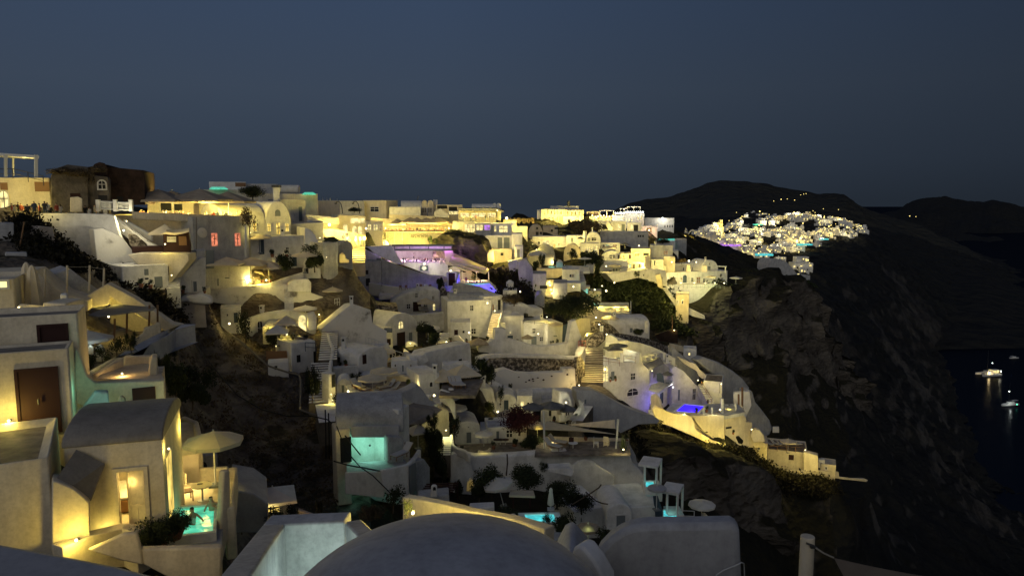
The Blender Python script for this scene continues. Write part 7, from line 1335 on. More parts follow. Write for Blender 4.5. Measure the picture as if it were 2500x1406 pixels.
# right mid houses
H('white gabled house with shutters in mid town',1466,1521,612,637,215,roof='gable',rise=3,wins=[('w',1488,622,1494,632),('w',1497,622,1502,632),('w',1508,622,1516,632),('w',1470,624,1475,634)]); H('large white house with three doors beneath the gabled one',1464,1532,635,678,205,wins=[('d',1496,655,1501,672),('d',1503,655,1508,672),('b',1488,661,1493,674),('w',1514,647,1518,652),('w',1470,660,1473,667)]); H('teal-tinged small row house under the plain wall',1467,1514,592,608,232,wins=[('w',1471,597,1476,603),('t',1479,597,1486,603),('m',1496,597,1506,606)]); H('orange-lit rooms between the white houses',1514,1545,618,640,212,mat='cream',wins=[('l',1549-30,622,1526,632),('b',1536,622,1540,632)]); H('orange blazing terrace house under the plain wall',1540,1587,606,636,214,mat='cream',wins=[('l',1550,618,1562,626),('kn',1571,618,1584,624)]); gl((1555,612,207,240),(1578,610,207,240),(1583,640,204,280),(1560,640,204,80),(1505,604,226,110),(1535,628,207,60))
H('small house with teal and brown doors under the blazing terrace',1524,1572,640,660,206,mat='cream',wins=[('t',1534,644,1541,654),('b',1560,645,1564,654),('kn',1546,645,1550,656)]); umbrella('dark small parasol over the mid terrace',1526,592,228,1.6,4,'canvasdark',2,.6); umbrella('second dark small parasol, lower on the terrace',1530,614,215,1.6,4,'canvasdark',2,.6)
mass('cream glowing buttress right of the blazing terrace',[(1574,626),(1586,626),(1588,655),(1576,655)],202,dep=2,mat='cream',name='buttress')
H('tall blank grey block above the hotel row',1586,1618,598,636,222,mat='greywash'); H('set-back block with an orange balcony',1618,1642,598,630,228,mat='greywash',wins=[('m',1620,612,1631,622)]); H('low white cube right of the set-back block',1642,1656,612,628,232); H('cream cube below the orange balcony',1620,1648,629,645,218,mat='cream'); gl((1625,615,222,60),(1632,636,212,40))
H('house with two lit tall windows under an awning',1589,1620,633,652,215,mat='greywash',wins=[('p',1592,637,1595,646),('p',1601,637,1605,646),('kn',1597,636,1600,648)])
mass('pale slope-walled terraces falling to the dark shrubs',[(1480,668),(1532,664),(1590,655),(1625,660),(1630,700),(1600,690),(1560,678),(1500,690)],196,204,dep=4,name='slope_wall'); gl((1540,676,190,70),(1600,676,192,60),(1510,684,190,50)); bush('small dark palm on the pale slope wall',1553,676,192,20,14,'spiky',name='tree',cat='tree')
mass('glowing stair buttress left of the hotel row',[(1600,672),(1612,668),(1618,690),(1618,706),(1606,700)],196,dep=2,mat='cream',name='buttress'); gl((1606,690,191,90))
# hotel row on the right
H('upper storey of the long white cliff hotel',1628,1712,644,666,222,Y2=226,wins=[('kn',1636,653,1643,662),('w',1667,653,1670,661),('w',1689,653,1695,660),('w',1700,652,1707,664)]); H('arched gable pavilion of the long white cliff hotel',1711,1753,635,668,221,Y2=223,roof='gable',rise=3,wins=[('w',1730,641,1733,647),('d',1727,650,1735,660)]); H('main storey of the long white cliff hotel',1624,1775,665,699,216,Y2=222,wins=[('w',1629,676,1634,686),('d',1636,676,1643,690),('w',1645,676,1650,686),('p',1661,677,1666,687),('ua',1668,672,1676,690),('w',1687,678,1693,688),('m',1700,676,1710,692),('w',1716,680,1722,690),('w',1740,682,1745,688)])
H('huge plain base wall of the long white cliff hotel',1624,1768,697,752,212,Y2=218,par=.1,wins=[('w',1625,703,1630,710),('d',1633,702,1639,712),('w',1642,702,1647,709)],base=8); H('pale lit tapered chimney block on the hotel row, left',1611,1626,648,668,216,mat='cream'); gl((1618,660,210,110))
for i,(x,w_) in enumerate(((1681,10),(1720,12))): mass('tapered glowing chimney breast on the hotel row, %s'%('left','right')[i],[(x-w_*.4,648),(x+w_*.4,648),(x+w_*.6,664),(x-w_*.6,664)],214,dep=1.5,mat='cream',name='chimney_breast'); light(x,662,209,70,off=0)
pgl=emptyo('pergola',P(1762,668,220)); setp(pgl,'white framed pergola at the right end of the cliff hotel','pergola'); bm=bmesh.new(); B_tube(bm,[P(1752,650,220),P(1774,651,220)],.2,4); B_tube(bm,[P(1771,651,220),P(1771,668,220)],.2,4); fin('frame',bm,'white',pgl,0); fix(pgl)
for x,p_ in ((1626,70),(1662,50),(1695,120),(1722,160),(1745,200),(1768,160)): light(x,692,210,p_,(1,.85,.42) if x<1740 else (.95,1,.35),off=0); lamp('lamp on the hotel row terrace',x,691,211,0,r=.3,group='lamps on the hotel row terrace')
rail('balustrade of the hotel row terrace',[(1626,694,211),(1700,696,212),(1768,697,213)],1,'greydoor')
umbrella('flat pale umbrella on the cliff tip by the hotel row',1797,675,216,1.9,10,'canvaswhite',2.2,.4); 
H('cream lit vault with arched windows at the foot of the cliff hotel',1650,1682,718,746,203,roof='flat',mat='cream',wins=[('pa',1652,732,1657,742),('w',1664,732,1668,742)]); gl((1644,722,198,110),(1668,745,197,70),(1672,740,198,50)); mass('white slanting stair wall left of the cliff hotel foot',[(1618,705),(1626,702),(1645,728),(1680,752),(1720,772),(1722,780),(1690,772),(1650,750)],205,dep=2,name='stair_wall')
bush('reddish flowering bush on the hotel row roof',1664,642,219,30,14,'bush2',mat='dryleaf'); light(1668,640,214,50,off=0); lamp('bright lamp beside the flowering bush',1682,637,215,50,r=.5,off=1)
# chapels towards the far village
ch_,_=house('tiny white bell-gabled chapel on the dark slope',1669,1681,566,576,330,roof='gable',rise=1,dep=5,base=3); mass('white bell gable of the tiny chapel',[(1672,568),(1672,561),(1675,557),(1678,561),(1678,568)],329,dep=.6,name='bell_gable',wins=[('kan',1674,561,1676.5,565)])
mass('free-standing white arch beside the tiny chapel',[(1681,576),(1681,568),(1685,562),(1691,560),(1697,563),(1700,570),(1700,578),(1698,578),(1697,570),(1694,565),(1690,564),(1685,567),(1683,571),(1683,576)],330,dep=1,name='free_arch'); gl((1675,576,322,70),(1690,576,322,50))
H('big yellow-lit church block on the skyline of the far village',1738,1757,543,552,470,mat='cream',dep=9); H('yellow-lit bell tower of the far church',1757,1764,537,556,468,mat='cream',dep=5,par=0,wins=[('kan',1759,541,1762,546)]); H('white vault house under the far church',1728,1752,556,570,455,roof='gable',rise=3); gl((1748,552,458,1500),(1762,556,456,700))
# ================================================================== pots, chimneys, antennas and small stairs that crowd the terraces
def pot(px,py,Y,s=1.0,k='thin'):
    if 'pot' not in _cache:
        bm=bmesh.new(); bmesh.ops.create_cone(bm,cap_ends=True,segments=12,radius1=.16,radius2=.24,depth=.4,matrix=Matrix.Translation((0,0,.2))); _cache['pot']=mesh_of(bm,['terracotta'],40,'pot')
    e=emptyo('potted_plant',P(px,py,Y),random.uniform(0,6)); e.scale=(s,s,s); setp(e,'small potted plant on a white terrace','potted plant','potted plants on the terraces')
    mkobj('pot',_cache['pot'],e); f_=mkobj('foliage',fol(k,'leaf'),e); f_.location=(0,0,.35); f_.scale=(.42,.42,.6)
for x,y_,Y_ in ((830,898,76),(845,896,76),(1012,855,94),(1030,852,94),(985,855,94),(1100,838,108),(1140,838,107),(1190,834,110),(1225,834,119),(1262,840,119),(1345,842,119),(1362,842,119),(1113,1100,66),(1128,1102,66),(1205,1096,68),(1256,1094,69),(1110,1045,66),(1490,932,104),(1503,930,104),(1463,934,105),(1330,1072,69),(1430,1074,69),(1530,1080,69),(640,690,91),(660,690,91),(665,628,92),(700,628,92),(735,628,93),(447,716,74),(500,716,74),(345,702,68),(368,704,68),(715,838,83),(748,836,83),(1405,1030,80),(1352,1030,80),(1700,1008,104),(1725,1006,105),(1790,1060,103),(1245,955,92)): pot(x,y_,Y_,random.uniform(.6,1.05),random.choice(('thin','bush','spiky')))
def cowl(lab,px,py,Y,h=.85):
    "small whitewashed chimney with an arched smoke hole and a cap"
    if 'chim' not in _cache:
        bm=bmesh.new(); B_box(bm,(0,0,.3),(.5,.5,1.6)); a=mesh_of(bm,['white'],0,'shaft'); bm=bmesh.new(); B_box(bm,(0,0,1.18),(.62,.62,.12)); b_=mesh_of(bm,['white'],0,'cap'); bm=bmesh.new(); B_box(bm,(0,-.2,.9),(.28,.14,.3)); _cache['chim']=(a,b_,mesh_of(bm,['black'],0,'smoke_hole'))
    e=emptyo('chimney',P(px,py,Y),random.uniform(-.3,.3)); setp(e,lab,'chimney','small whitewashed chimneys'); e.scale=(h,h,h)
    for n_,m_ in zip(('shaft','cap','smoke_hole'),_cache['chim']): mkobj(n_,m_,e)
for lab,x,y_,Y_ in (('small chimney on the sloping bank top',858,743,90),('small chimney on the vaulted middle house',940,786,100),('small chimney on the rounded upper white house',1262,738,133),('small chimney behind the slate-door house',1322,782,124),('small chimney on the tall white house roof',1112,720,128),('small chimney on the white cube house with the arched window',1062,914,73),('small chimney on the flat white central house',1275,1041,73),('small chimney on the arched-front house',1118,1040,73),('small chimney above the cave wall',1180,938,82),('small chimney on the cream-lit stair terrace',640,766,89),('small chimney on the curved cave wall crest',1140,948,82),('small chimney on the hotel side wing',1628,880,118),('small chimney on the grey roofed house',1500,776,137),('small chimney by the mid-town vault',1446,564,231),('small chimney on the gabled shuttered house',1505,612,216),('small chimney on the arched gable pavilion',1722,636,222),('small chimney on the blank grey block',1600,598,223),('small chimney on the huge white wall houses',1425,1248,57),('small chimney over the low block of the middle slope',905,808,94),('small chimney on the small barrel-roofed house',840,846,80),('small chimney on the rounded cave house',1020,706,135),('small chimney on the white wing beneath the mansion',690,577,97)): cowl(lab,x,y_,Y_)
def bd(lab,*a,**k): k.setdefault('par',.12); return house(lab,*a,**k)
# more stacked cave houses between the terraces
bd('small white house with a brown door behind the middle shrubs',1100,1150,786,832,116,dep=4,wins=[('b',1110,806,1117,824),('w',1128,806,1135,814)])
bd('tiny white vault beside the gully stairs foot',822,860,925,968,70,dep=2.5,roof='gable',rise=.9,wins=[('d',832,938,842,962)])
bd('white house behind the paired cream parasols',1080,1150,890,935,80,dep=2,wins=[('w',1092,905,1100,915),('d',1112,905,1120,925),('w',1130,905,1138,914)])
bd('low white house tucked under the long retaining wall',1210,1262,962,1010,84,dep=3,roof='gable',rise=.9,wins=[('u',1232,978,1240,1000),('w',1218,982,1225,990)])
bd('white lodge left of the dark grey parasols',1262,1300,965,1010,84,dep=3,wins=[('p',1270,978,1280,1000),('w',1286,980,1293,990)]); light(1276,990,80,10,off=0)
bd('small white vaulted store above the cave wall',1130,1175,905,945,82,dep=3,roof='gable',rise=1.0,wins=[('ka',1146,920,1156,942)])
bd('stepped white rooms under the sloping bank',905,950,845,880,88,dep=2,wins=[('w',912,855,918,862),('d',930,855,937,874)])
bd('white house over the lounger terrace with three openings',955,1020,880,915,80,dep=2,wins=[('w',962,888,968,896),('d',980,890,987,908),('w',1000,888,1006,896)])
bd('narrow white house between the turret and stained terrace',540,590,752,800,84,dep=3,wins=[('w',552,765,558,773),('u',572,765,579,788)])
bd('white cave rooms below the brown timber fence',655,705,885,915,76,dep=2,mat='stained',wins=[('kn',670,893,677,902)])
bd('white house left of the lowest terrace house on the spur',1838,1872,1078,1118,112,dep=4,mat='cream',wins=[('w',1850,1090,1856,1098)]); light(1855,1108,108,16,off=0)
bd('last small cream house stepping down the spur',2002,2040,1130,1158,114,dep=3,mat='cream',wins=[('w',2014,1138,2020,1146)]); light(2020,1150,110,12,off=0)
bd('white cube halfway down the rubble wall',1668,1700,850,878,132,dep=3,wins=[('p',1680,860,1686,868)])
bd('pale house beneath the grey wedge roof',1228,1262,708,740,136,dep=3,wins=[('w',1240,718,1246,726)])
for lab,a in (('short white stairs beside the middle shrubs',(1076,845,104,1086,812,112,1.6,8)),('short white stairs left of the paired parasols',(1060,985,70,1072,955,75,1.4,8)),('white stairs zigzagging under the small barrel-roofed house',(880,930,74,905,905,78,1.4,7)),('white stairs climbing to the white cube with arched window',(1020,985,68,1040,962,71,1.3,6)),('stairs down to the red-door terrace',(470,712,80,498,700,86,1.4,6)),('white stairs up to the long stained terrace',(655,800,84,672,778,88,1.3,6)),('stairs under the hotel wing',(1600,1020,103,1592,1000,108,1.3,6)),('mid-town stairs beside the tower house',(1420,690,168,1412,662,176,2,8)),('mid-town stairs up to the white terrace block',(1440,650,190,1452,625,205,2,8)),('stairs beside the blazing terrace house',(1520,665,200,1530,640,208,2,8))): steps(lab,*a)
umbrella('grey-white parasol on the stained terrace',745,745,90,1.5,8,'canvaswhite',2.4,.4); umbrella('cream parasol by the stepped white rooms',975,868,84,1.4,8,'canvas',2.4,.4); umbrella('pale parasol before the house with three openings',1040,905,77,1.5,8,'canvaswhite',2.4,.4); umbrella('cream square parasol beside the low white house',1235,1000,78,1.3,4,'canvas',2.3,.6); umbrella('pale parasol in front of the arched white store',1110,985,72,1.3,8,'canvaswhite',2.3,.4)
for i,(x,y_,Y_,p_) in enumerate(((1090,835,106,22),(1145,812,113,18),(905,868,84,12),(1060,965,69,9),(1215,1005,80,10),(560,790,80,14),(700,815,84,12),(850,955,68,10),(1190,740,124,20),(1270,712,134,16),(1400,700,158,40),(1480,650,200,60),(1560,600,225,80),(1350,640,190,60),(1310,610,205,60),(1280,578,225,90),(1500,690,190,50),(1640,640,214,60),(1700,640,218,60))): lamp('small added lamp brightening a corner of the white lanes',x,y_,Y_,p_,off=.6,r=.12+Y_*.001)  # extra lamps put in to brighten the lanes
mass('cream glowing wall under the mural, left of the sign wall',[(878,600),(884,588),(905,580),(940,585),(952,600),(952,612),(878,606)],176,dep=3,mat='cream',name='glowing_wall'); light(900,594,170,110,off=0)
bd('cream shop front between the glowing stairs and the parasol row',893,936,540,575,176,mat='cream',dep=4,wins=[('p',898,548,906,562),('p',912,548,922,562),('m',926,550,933,564)],ctrl=False); light(905,568,168,160,off=0); light(925,566,168,120,off=0)
bd('white flat house between the sign wall and the blue bar',1096,1120,612,640,178,dep=3,ctrl=False,wins=[('p',1100,620,1106,630)])
for lab,a,k in (('low dome over a cave room beside the stained terrace',(842,868,828,850,90),'dome'),('low dome of the chapel-like room in mid town',(1358,1374,640,652,184),'dome'),('small domed room by the hotel stairs',(1640,1660,872,890,128),'dome'),('small domed white room on the upper slope',(1236,1254,690,708,142),'dome')): bd(lab,*a,roof=k,dep=2.5)
for i,(lab,x,y_,Y_,R_) in enumerate((('cream parasol on the roof of the slate-blue wing',634,572,93,1.3),('cream parasol beside the grey corner house',812,700,96,1.4),('white parasol on the low white annex',1356,786,120,1.3),('cream parasol on the lit terrace edge in mid town',1502,645,202,1.9),('pale parasol on the hotel row terrace',1736,672,213,1.7),('pale parasol under the long low house',1322,604,215,1.8),('white parasol above the gabled shuttered house',1484,600,226,1.8),('cream parasol beside the glowing doorway wall',1490,770,132,1.6),('dim parasol on the lowest roof terrace',1925,1070,115,1.3))): umbrella(lab,x,y_,Y_,R_,8,'canvas',2.4,.45)
for i in range(16): person('person walking or standing on the lit ridge road, %s'%('left end' if i<4 else 'left of centre' if i<8 else 'right of centre' if i<12 else 'right end'),1440+i*7.5,527+(i*3)%5,291,'stand',i,'people on the lit ridge road')
for x,y_,Y_ in ((845,565,105),(875,568,105),(960,553,185),(1020,553,185),(1075,553,185),(1150,520,190),(1350,522,288),(1400,522,288),(1600,560,276)): light(x,y_,Y_,180,off=0)  # added lights without fittings, to strengthen the ridge glow
# ------------------------------------------------------------------ terrain from ground points
CTRL+= [(px,1900,4) for px in range(-600,3200,400)]+[(px,1750,10) for px in range(-600,3200,400)]+[(px,1640,20) for px in range(500,3200,350)]+[(px,1500,38) for px in range(600,1700,250)]
CTRL+= [(600,1275,48),(600,1150,56),(590,1000,67),(590,900,76),(590,810,86),(560,745,95),(700,1250,50),(700,1110,60),(700,960,74),(700,890,84),(800,1260,50),(790,1130,58),(770,1020,72),
 (450,1010,48),(430,870,60),(420,745,72),(300,685,74),(230,610,77),(150,560,76),(60,520,66),(500,725,95),(500,800,84),(500,900,74),(500,1010,62),(500,1150,50),(900,1260,50),(880,1185,55),(1050,1335,54),(1300,1335,54),(1060,1190,62),(1100,1010,82),(1100,960,92),
 (1530,1040,96),(1600,1037,106),(1700,1055,118),(1800,1085,125),(1900,1120,128),(2000,1160,128),(2120,1180,127),
 (1620,1150,90),(1650,1220,84),(1700,1320,76),(1800,1406,68),(1800,1250,100),(1900,1300,98),(1850,1406,78),(2000,1406,98),(2000,1270,118),(2100,1300,122),(2200,1406,135),(1700,1500,60),(1900,1600,60),(2100,1700,60),
 (1700,1180,165),(1900,1160,170),(2100,1230,165),(2000,1100,195),(1850,1010,200),(1950,1000,215),(2100,1100,215),(2200,1300,175),
 (1650,935,205),(1740,935,205),(1850,925,210),(1930,920,215),
 (1745,705,262),(1800,682,272),(1900,672,285),(1985,692,285),(1690,760,235),(1700,800,222),(1680,850,212),(1850,780,242),(1930,860,228),(1990,860,245),(2010,770,275),(1800,860,218),
 (2050,860,290),(2100,950,280),(2150,1100,225),(2250,1250,205),(2200,960,320),(2150,800,400),
 (2100,600,700),(2000,640,520),(2050,720,420),(2200,720,620),(2200,850,450),(2140,585,850),(2200,620,1100),(2250,760,640),
 (2290,872,625),(2345,1000,450),(2420,1150,345),(2520,1330,262),(2700,1500,210),(2500,872,660),(2600,1000,480),(2500,1000,470),(2800,1100,390),(2800,1300,280),(3100,1400,230),(2500,1150,360),
 (1500,700,222),(1560,705,216),(1640,765,205),(1600,835,185),(1500,765,190),(1550,800,178),(1680,820,200),
 (0,515,80),(300,525,90),(-200,515,80),(700,545,120),(900,548,170),(1100,540,215),(1300,565,262),(1400,545,345),(1550,550,335),(1620,565,335),
 (1700,600,470),(1760,665,455),(1850,668,450),(1960,672,440),(1700,585,560),(1800,620,600),(1900,622,620),(2000,602,700),(2090,584,780),(1800,565,800),(1780,545,1000),(1900,527,1200),(2000,527,1200),(2110,566,1000),
 (1500,600,450),(1400,590,500),(1300,600,500),
 (0,535,130),(0,545,400),(500,540,200),(500,550,700),(1000,550,400),(1300,565,700),(1600,560,1000),(-500,540,100),(-500,545,500),(2200,570,1300),(2500,660,1400),(2400,640,1300),(2500,700,1100),(2600,800,800),
 (0,545,1600),(500,550,1600),(1000,550,1600),(1500,545,1600),(1900,525,1600),(2100,560,1600),(2500,650,1600),(3000,655,1600),(-600,545,1600)]
def feat(px,Y): return np.stack([np.asarray(px,float)/230.,np.log(np.asarray(Y,float))*3.2],-1)
def q_of(px,py):
    d=ray(px,py); return d.z/d.y
_s={}
for px,py,Y in CTRL:
    k=(round(px/12),round(math.log(Y)*30)); _s.setdefault(k,[]).append((px,q_of(px,py),Y))
pts=[tuple(sum(v)/len(v) for v in zip(*l)) for l in _s.values()]
A=np.array(pts); X=feat(A[:,0],A[:,2]); D=np.linalg.norm(X[:,None]-X[None],axis=-1); n=len(A)
K=np.block([[D-np.eye(n)*.02,np.ones((n,1)),X],[np.ones((1,n)),np.zeros((1,3))],[X.T,np.zeros((2,3))]])
wts=np.linalg.solve(K,np.concatenate([A[:,1],np.zeros(3)]))
def Q(px,Y):
    f=feat(px,Y); sh=f.shape[:-1]; f=f.reshape(-1,2); out=np.empty(len(f))
    for i in range(0,len(f),8192):
        g=f[i:i+8192]; d=np.linalg.norm(g[:,None]-X[None],axis=-1); out[i:i+8192]=d@wts[:n]+wts[n]+g@wts[n+1:]
    return out.reshape(sh)
cols=np.concatenate([np.arange(-500,-20,40),np.arange(-20,2520,7),np.arange(2520,3100,40)]); rows=np.exp(np.concatenate([np.linspace(math.log(3.5),math.log(40),40),np.linspace(math.log(40.5),math.log(320),330),np.linspace(math.log(323),math.log(1600),110)]))
GX,GY=np.meshgrid(cols,rows); GQ=Q(GX,GY)
VV=(GQ*cP+sP)/(cP-GQ*sP); XX=(GX-1250)/F*GY/(cP+VV*sP)
ZZ=CAMZ+GQ*GY
nr,nc=GX.shape; verts=[]
rockm=np.clip((GY-40)/25,0,1)
for i in range(nr):
    for j in range(nc):
        x,yv,zv=XX[i,j],GY[i,j],ZZ[i,j]
        a=min(.022*yv,9)*rockm[i,j]
        if GX[i,j]>1650 and yv>150: a*=1.0
        p=Vector((x,yv,zv*1.6))
        g_=math.exp(-((yv-75)/38)**2)*(GX[i,j]<900)
        rg=(1-abs(noise.noise(p*.16)))*.9+(1-abs(noise.noise(p*.45)))*.35-1.0 if g_>.05 else 0
        s1=rg*g_*1.5+noise.fractal(p*(.045 if yv<330 else .012),.9,2.1,6); s2=abs(noise.noise(p*.11))
        calm=1.0
        verts.append((x,yv+a*.5*s2,zv+a*calm*(s1*.55-s2*.5)))
ZN=np.array([v[2] for v in verts]).reshape(nr,nc)
faces=[(i*nc+j,i*nc+j+1,(i+1)*nc+j+1,(i+1)*nc+j) for i in range(nr-1) for j in range(nc-1)]
me=bpy.data.meshes.new('hillside'); me.from_pydata(verts,[],faces); me.materials.append(M['rock']); me.materials.append(M['farcliff']); me.materials.append(M['hillside']); me.materials.append(M['gully'])
mi=np.zeros(len(faces),dtype=np.int32); k=0
for i in range(nr-1):
    for j in range(nc-1):
        if GY[i,j]>330 or (GX[i,j]+90*noise.noise(Vector((GX[i,j]*.02,GY[i,j]*.03,1)))>2040 and GY[i,j]>60): mi[k]=1
        elif GX[i,j]<900 and 40<GY[i,j]<118: mi[k]=3
        k+=1
me.polygons.foreach_set('material_index',mi); me.shade_smooth()
terrain=mkobj('hillside_ground',me); setp(terrain,'steep volcanic hillside under the town','hillside',kind='structure')
def column_of(px): return int(np.clip(np.searchsorted(cols,px),0,nc-1))
def ground_at(px,py,y0=40):
    "first ground seen through a pixel beyond y0 metres"
    j=column_of(px); 
    for i in range(np.searchsorted(rows,y0),nr):
        dz=ZN[i,j]-CAMZ; q=dz/GY[i,j]; v=(q*cP+sP)/(cP-q*sP); pyy=703-v*F
        if pyy<=py: return GY[i,j],ZN[i,j]
    return None
def height(x,y):
    px=1250+x/y*F*cP; i=int(np.clip(np.searchsorted(rows,y),0,nr-1)); return ZN[i,column_of(px)]
# ================================================================== far village
light_n=0
rnd=random.Random(11)
VM=[]
for v in range(8):
    bm=bmesh.new(); w_,d_,h_=rnd.uniform(7,11),rnd.uniform(6,9),rnd.uniform(3.2,5.4)
    if v%4==1:
        o=[(-w_/2,-8)]+arc(-w_/2,w_/2,h_-1.6,h_+.6,8)+[(w_/2,-8)]; B_poly(bm,[Vector((a,-d_/2,z)) for a,z in o],[Vector((a,d_/2,z)) for a,z in o])
    else:
        B_box(bm,(0,0,h_/2-4),(w_,d_,h_+8)); 
        if v%3==0: B_box(bm,(w_*.2,1.2,h_+1.2),(w_*.45,d_*.5,2.4))
        if v%3==2: B_box(bm,(-w_*.3,-.5,h_+.5),(.9,.9,1.6))
    me=mesh_of(bm,['white'],40,'walls')
    wm=[]
    for k in range(3):
        b2=bmesh.new(); c=(-w_*.3+k*w_*.3,-d_/2-.04,rnd.choice([1.1,1.6,h_*.55])); B_box(b2,c,(rnd.uniform(.8,1.7),.12,rnd.uniform(1.0,2.0))); wm.append(mesh_of(b2,[('farlit','litpale','glassdark')[(k+v)%3]],0,'window'))
    VM.append((me,wm,w_,h_))
def inpoly(x,y,p):
    c=False
    for i in range(len(p)):
        (x1,y1),(x2,y2)=p[i],p[i-1]
        if (y1>y)!=(y2>y) and x<(x2-x1)*(y-y1)/(y2-y1)+x1: c=not c
    return c
VP=[(1655,592),(1700,574),(1760,560),(1800,540),(1830,528),(1880,519),(1925,514),(1960,524),(2000,515),(2052,528),(2080,545),(2100,556),(2115,570),(2080,582),(2040,590),(2010,600),(1960,612),(1950,622),(1965,645),(1975,668),(1950,668),(1920,640),(1890,655),(1865,665),(1840,662),(1790,662),(1760,640),(1740,620),(1700,605)]
pts_=[]; tries=0
while len(pts_)<290 and tries<40000:
    tries+=1; x,y_=rnd.uniform(1690,2115),rnd.uniform(514,668)
    if not inpoly(x,y_,VP) or noise.noise(Vector((x*.021,y_*.055,3)))<-.06: continue
    mind=6 if y_<600 else 8
    if any(abs(x-a)<mind*1.1 and abs(y_-b)<mind*.55 for a,b in pts_): continue
    pts_.append((x,y_))
LAB=('small white cube house in the far lit village','vaulted white house in the far lit village','white house in the far lit village')
nv=0
for i,(x,y_) in enumerate(pts_):
    g=ground_at(x,y_,380)
    if not g: continue
    Y_,z_=g; v=rnd.randrange(8); me,wm,w_,h_=VM[v]
    e=emptyo('village_house'); d=ray(x,y_); e.location=(d.x/d.y*Y_,Y_,z_); e.rotation_euler=(0,0,rnd.uniform(-.5,.7)); 
    setp(e,'small white vaulted house in the far lit village' if v%4==1 else 'small white flat-roofed house in the far lit village','house','houses of the far lit village on the ridge')
    s_=rnd.uniform(.6,.95)*(1 if y_>560 else 1.2); e.scale=(s_,)*3
    mkobj('walls',me,e)
    for k,m_ in enumerate(wm):
        if rnd.random()<.75: mkobj('window',m_,e)
    nv+=1
    if i%3!=2: light(0,0,0,rnd.choice((60,150,400,900,2200))*(Y_/600)**2*.24,rnd.choice([(1,.76,.22),(1,.86,.45),(1,.93,.7),(1,.72,.2)]),.5,loc=Vector((d.x/d.y*Y_+rnd.uniform(-5,5),Y_-rnd.uniform(7,11),z_+rnd.uniform(1.5,5))))
# village lamps
gme=bpy.data.meshes.new('glass_globe'); bm=bmesh.new(); bmesh.ops.create_uvsphere(bm,u_segments=8,v_segments=6,radius=1); bm.to_mesh(gme); bm.free(); gme.materials.append(M['farglobe'])
pme=bmesh.new(); B_tube(pme,[(0,0,-1),(0,0,-7)],.15,4); pme=mesh_of(pme,['metal'],0,'post')
n=0;tries=0
while n<190 and tries<5000:
    tries+=1; x,y_=rnd.uniform(1690,2115),rnd.uniform(512,668)
    if not inpoly(x,y_,VP) or noise.noise(Vector((x*.021,y_*.055,3)))<-.16 or noise.noise(Vector((x*.05,y_*.1,9)))<-.05: continue
    g=ground_at(x,y_,380)
    if not g: continue
    Y_,z_=g; d=ray(x,y_); e=emptyo('street_lamp'); e.location=(d.x/d.y*Y_,Y_-4,z_+rnd.uniform(3.5,6)); r_=rnd.choice([.25,.3,.4,.55])*Y_/600; e.scale=(r_,)*3
    setp(e,'tiny glowing lamp among the far village houses','street lamp','lamps of the far lit village'); mkobj('glass_globe',gme,e); mkobj('lamp_post',pme,e); n+=1
for i,(x,y_,m_,w_) in enumerate(((1853,642,'poolcyan',9),(1960,612,'poolcyan',7),(1848,560,'poolteal',6),(2008,600,'poolcyan',4))):
    g=ground_at(x,y_,380)
    if g:
        Y_,z_=g; bm=bmesh.new(); B_box(bm,Vector((0,0,5)),(w_*1.6,7,1.2)); o=fin('pool',bm,m_,None,0); d=ray(x,y_); o.location=(d.x/d.y*Y_,Y_-3,z_+.5); setp(o,('bright blue terrace pool in the far village','cyan terrace pool at the right of the far village','faint teal pool high in the far village','small cyan pool near the far right tip')[i],'pool')
g=ground_at(1772,618,380)
if g:
    Y_,z_=g; d=ray(1772,618); bm=bmesh.new(); B_box(bm,(0,0,3),(13,2,.9)); o=fin('light_strip',bm,'purplelit',None,0); o.location=(d.x/d.y*Y_,Y_-4,z_); setp(o,'thin violet light strip on a far village terrace','light strip')
# pale rock-like wall at the village foot
mass('tall pale fortress-like wall at the foot of the far village',[(1878,645),(1885,632),(1915,634),(1935,655),(1945,668),(1978,672),(1978,684),(1875,684)],300,306,dep=8,mat='greywash',name='fortress_wall',wins=[('p',1946,668,1952,675)])
# ================================================================== scrub on the slopes
def scatter(label,poly,n,y0,size,mat,seed,spread=1.0,ymax=1e9):
    r=random.Random(seed); xs=[p[0] for p in poly]; ys=[p[1] for p in poly]; vs=[];fs=[]; k=0; t=0
    while k<n and t<n*8:
        t+=1; x,y_=r.uniform(min(xs),max(xs)),r.uniform(min(ys),max(ys))
        if not inpoly(x,y_,poly): continue
        if noise.noise(Vector((x*.02,y_*.03,seed)))<-.22: continue
        g=ground_at(x,y_,y0)
        if not g or g[0]>ymax: continue
        Y_,z_=g; d=ray(x,y_); c=Vector((d.x/d.y*Y_,Y_,z_)); s_=size*r.uniform(.5,1.3); k+=1
        for q in range(14):
            p=c+Vector((r.gauss(0,s_*.42),r.gauss(0,s_*.42),abs(r.gauss(0,s_*.33))))
            a=Vector((r.gauss(0,1),r.gauss(0,1),r.gauss(.5,1))).normalized(); b=a.cross(Vector((r.gauss(0,1),r.gauss(0,1),r.gauss(0,1)))).normalized(); l=s_*r.uniform(.12,.26); i0=len(vs)
            vs+=[p-a*l,p+b*l*.5,p+a*l,p-b*l*.5]; fs.append((i0,i0+1,i0+2,i0+3))
    me=bpy.data.meshes.new('scrub'); me.from_pydata(vs,[],fs); me.materials.append(M[mat]); o=mkobj('scrub',me); setp(o,label,'scrub',kind='stuff')
scatter('dark scrub covering the slope right of the mid town',[(1420,655),(1490,668),(1560,672),(1600,690),(1650,735),(1700,790),(1690,830),(1600,812),(1540,760),(1430,725)],1700,150,2.2,'leaf',1,ymax=330)
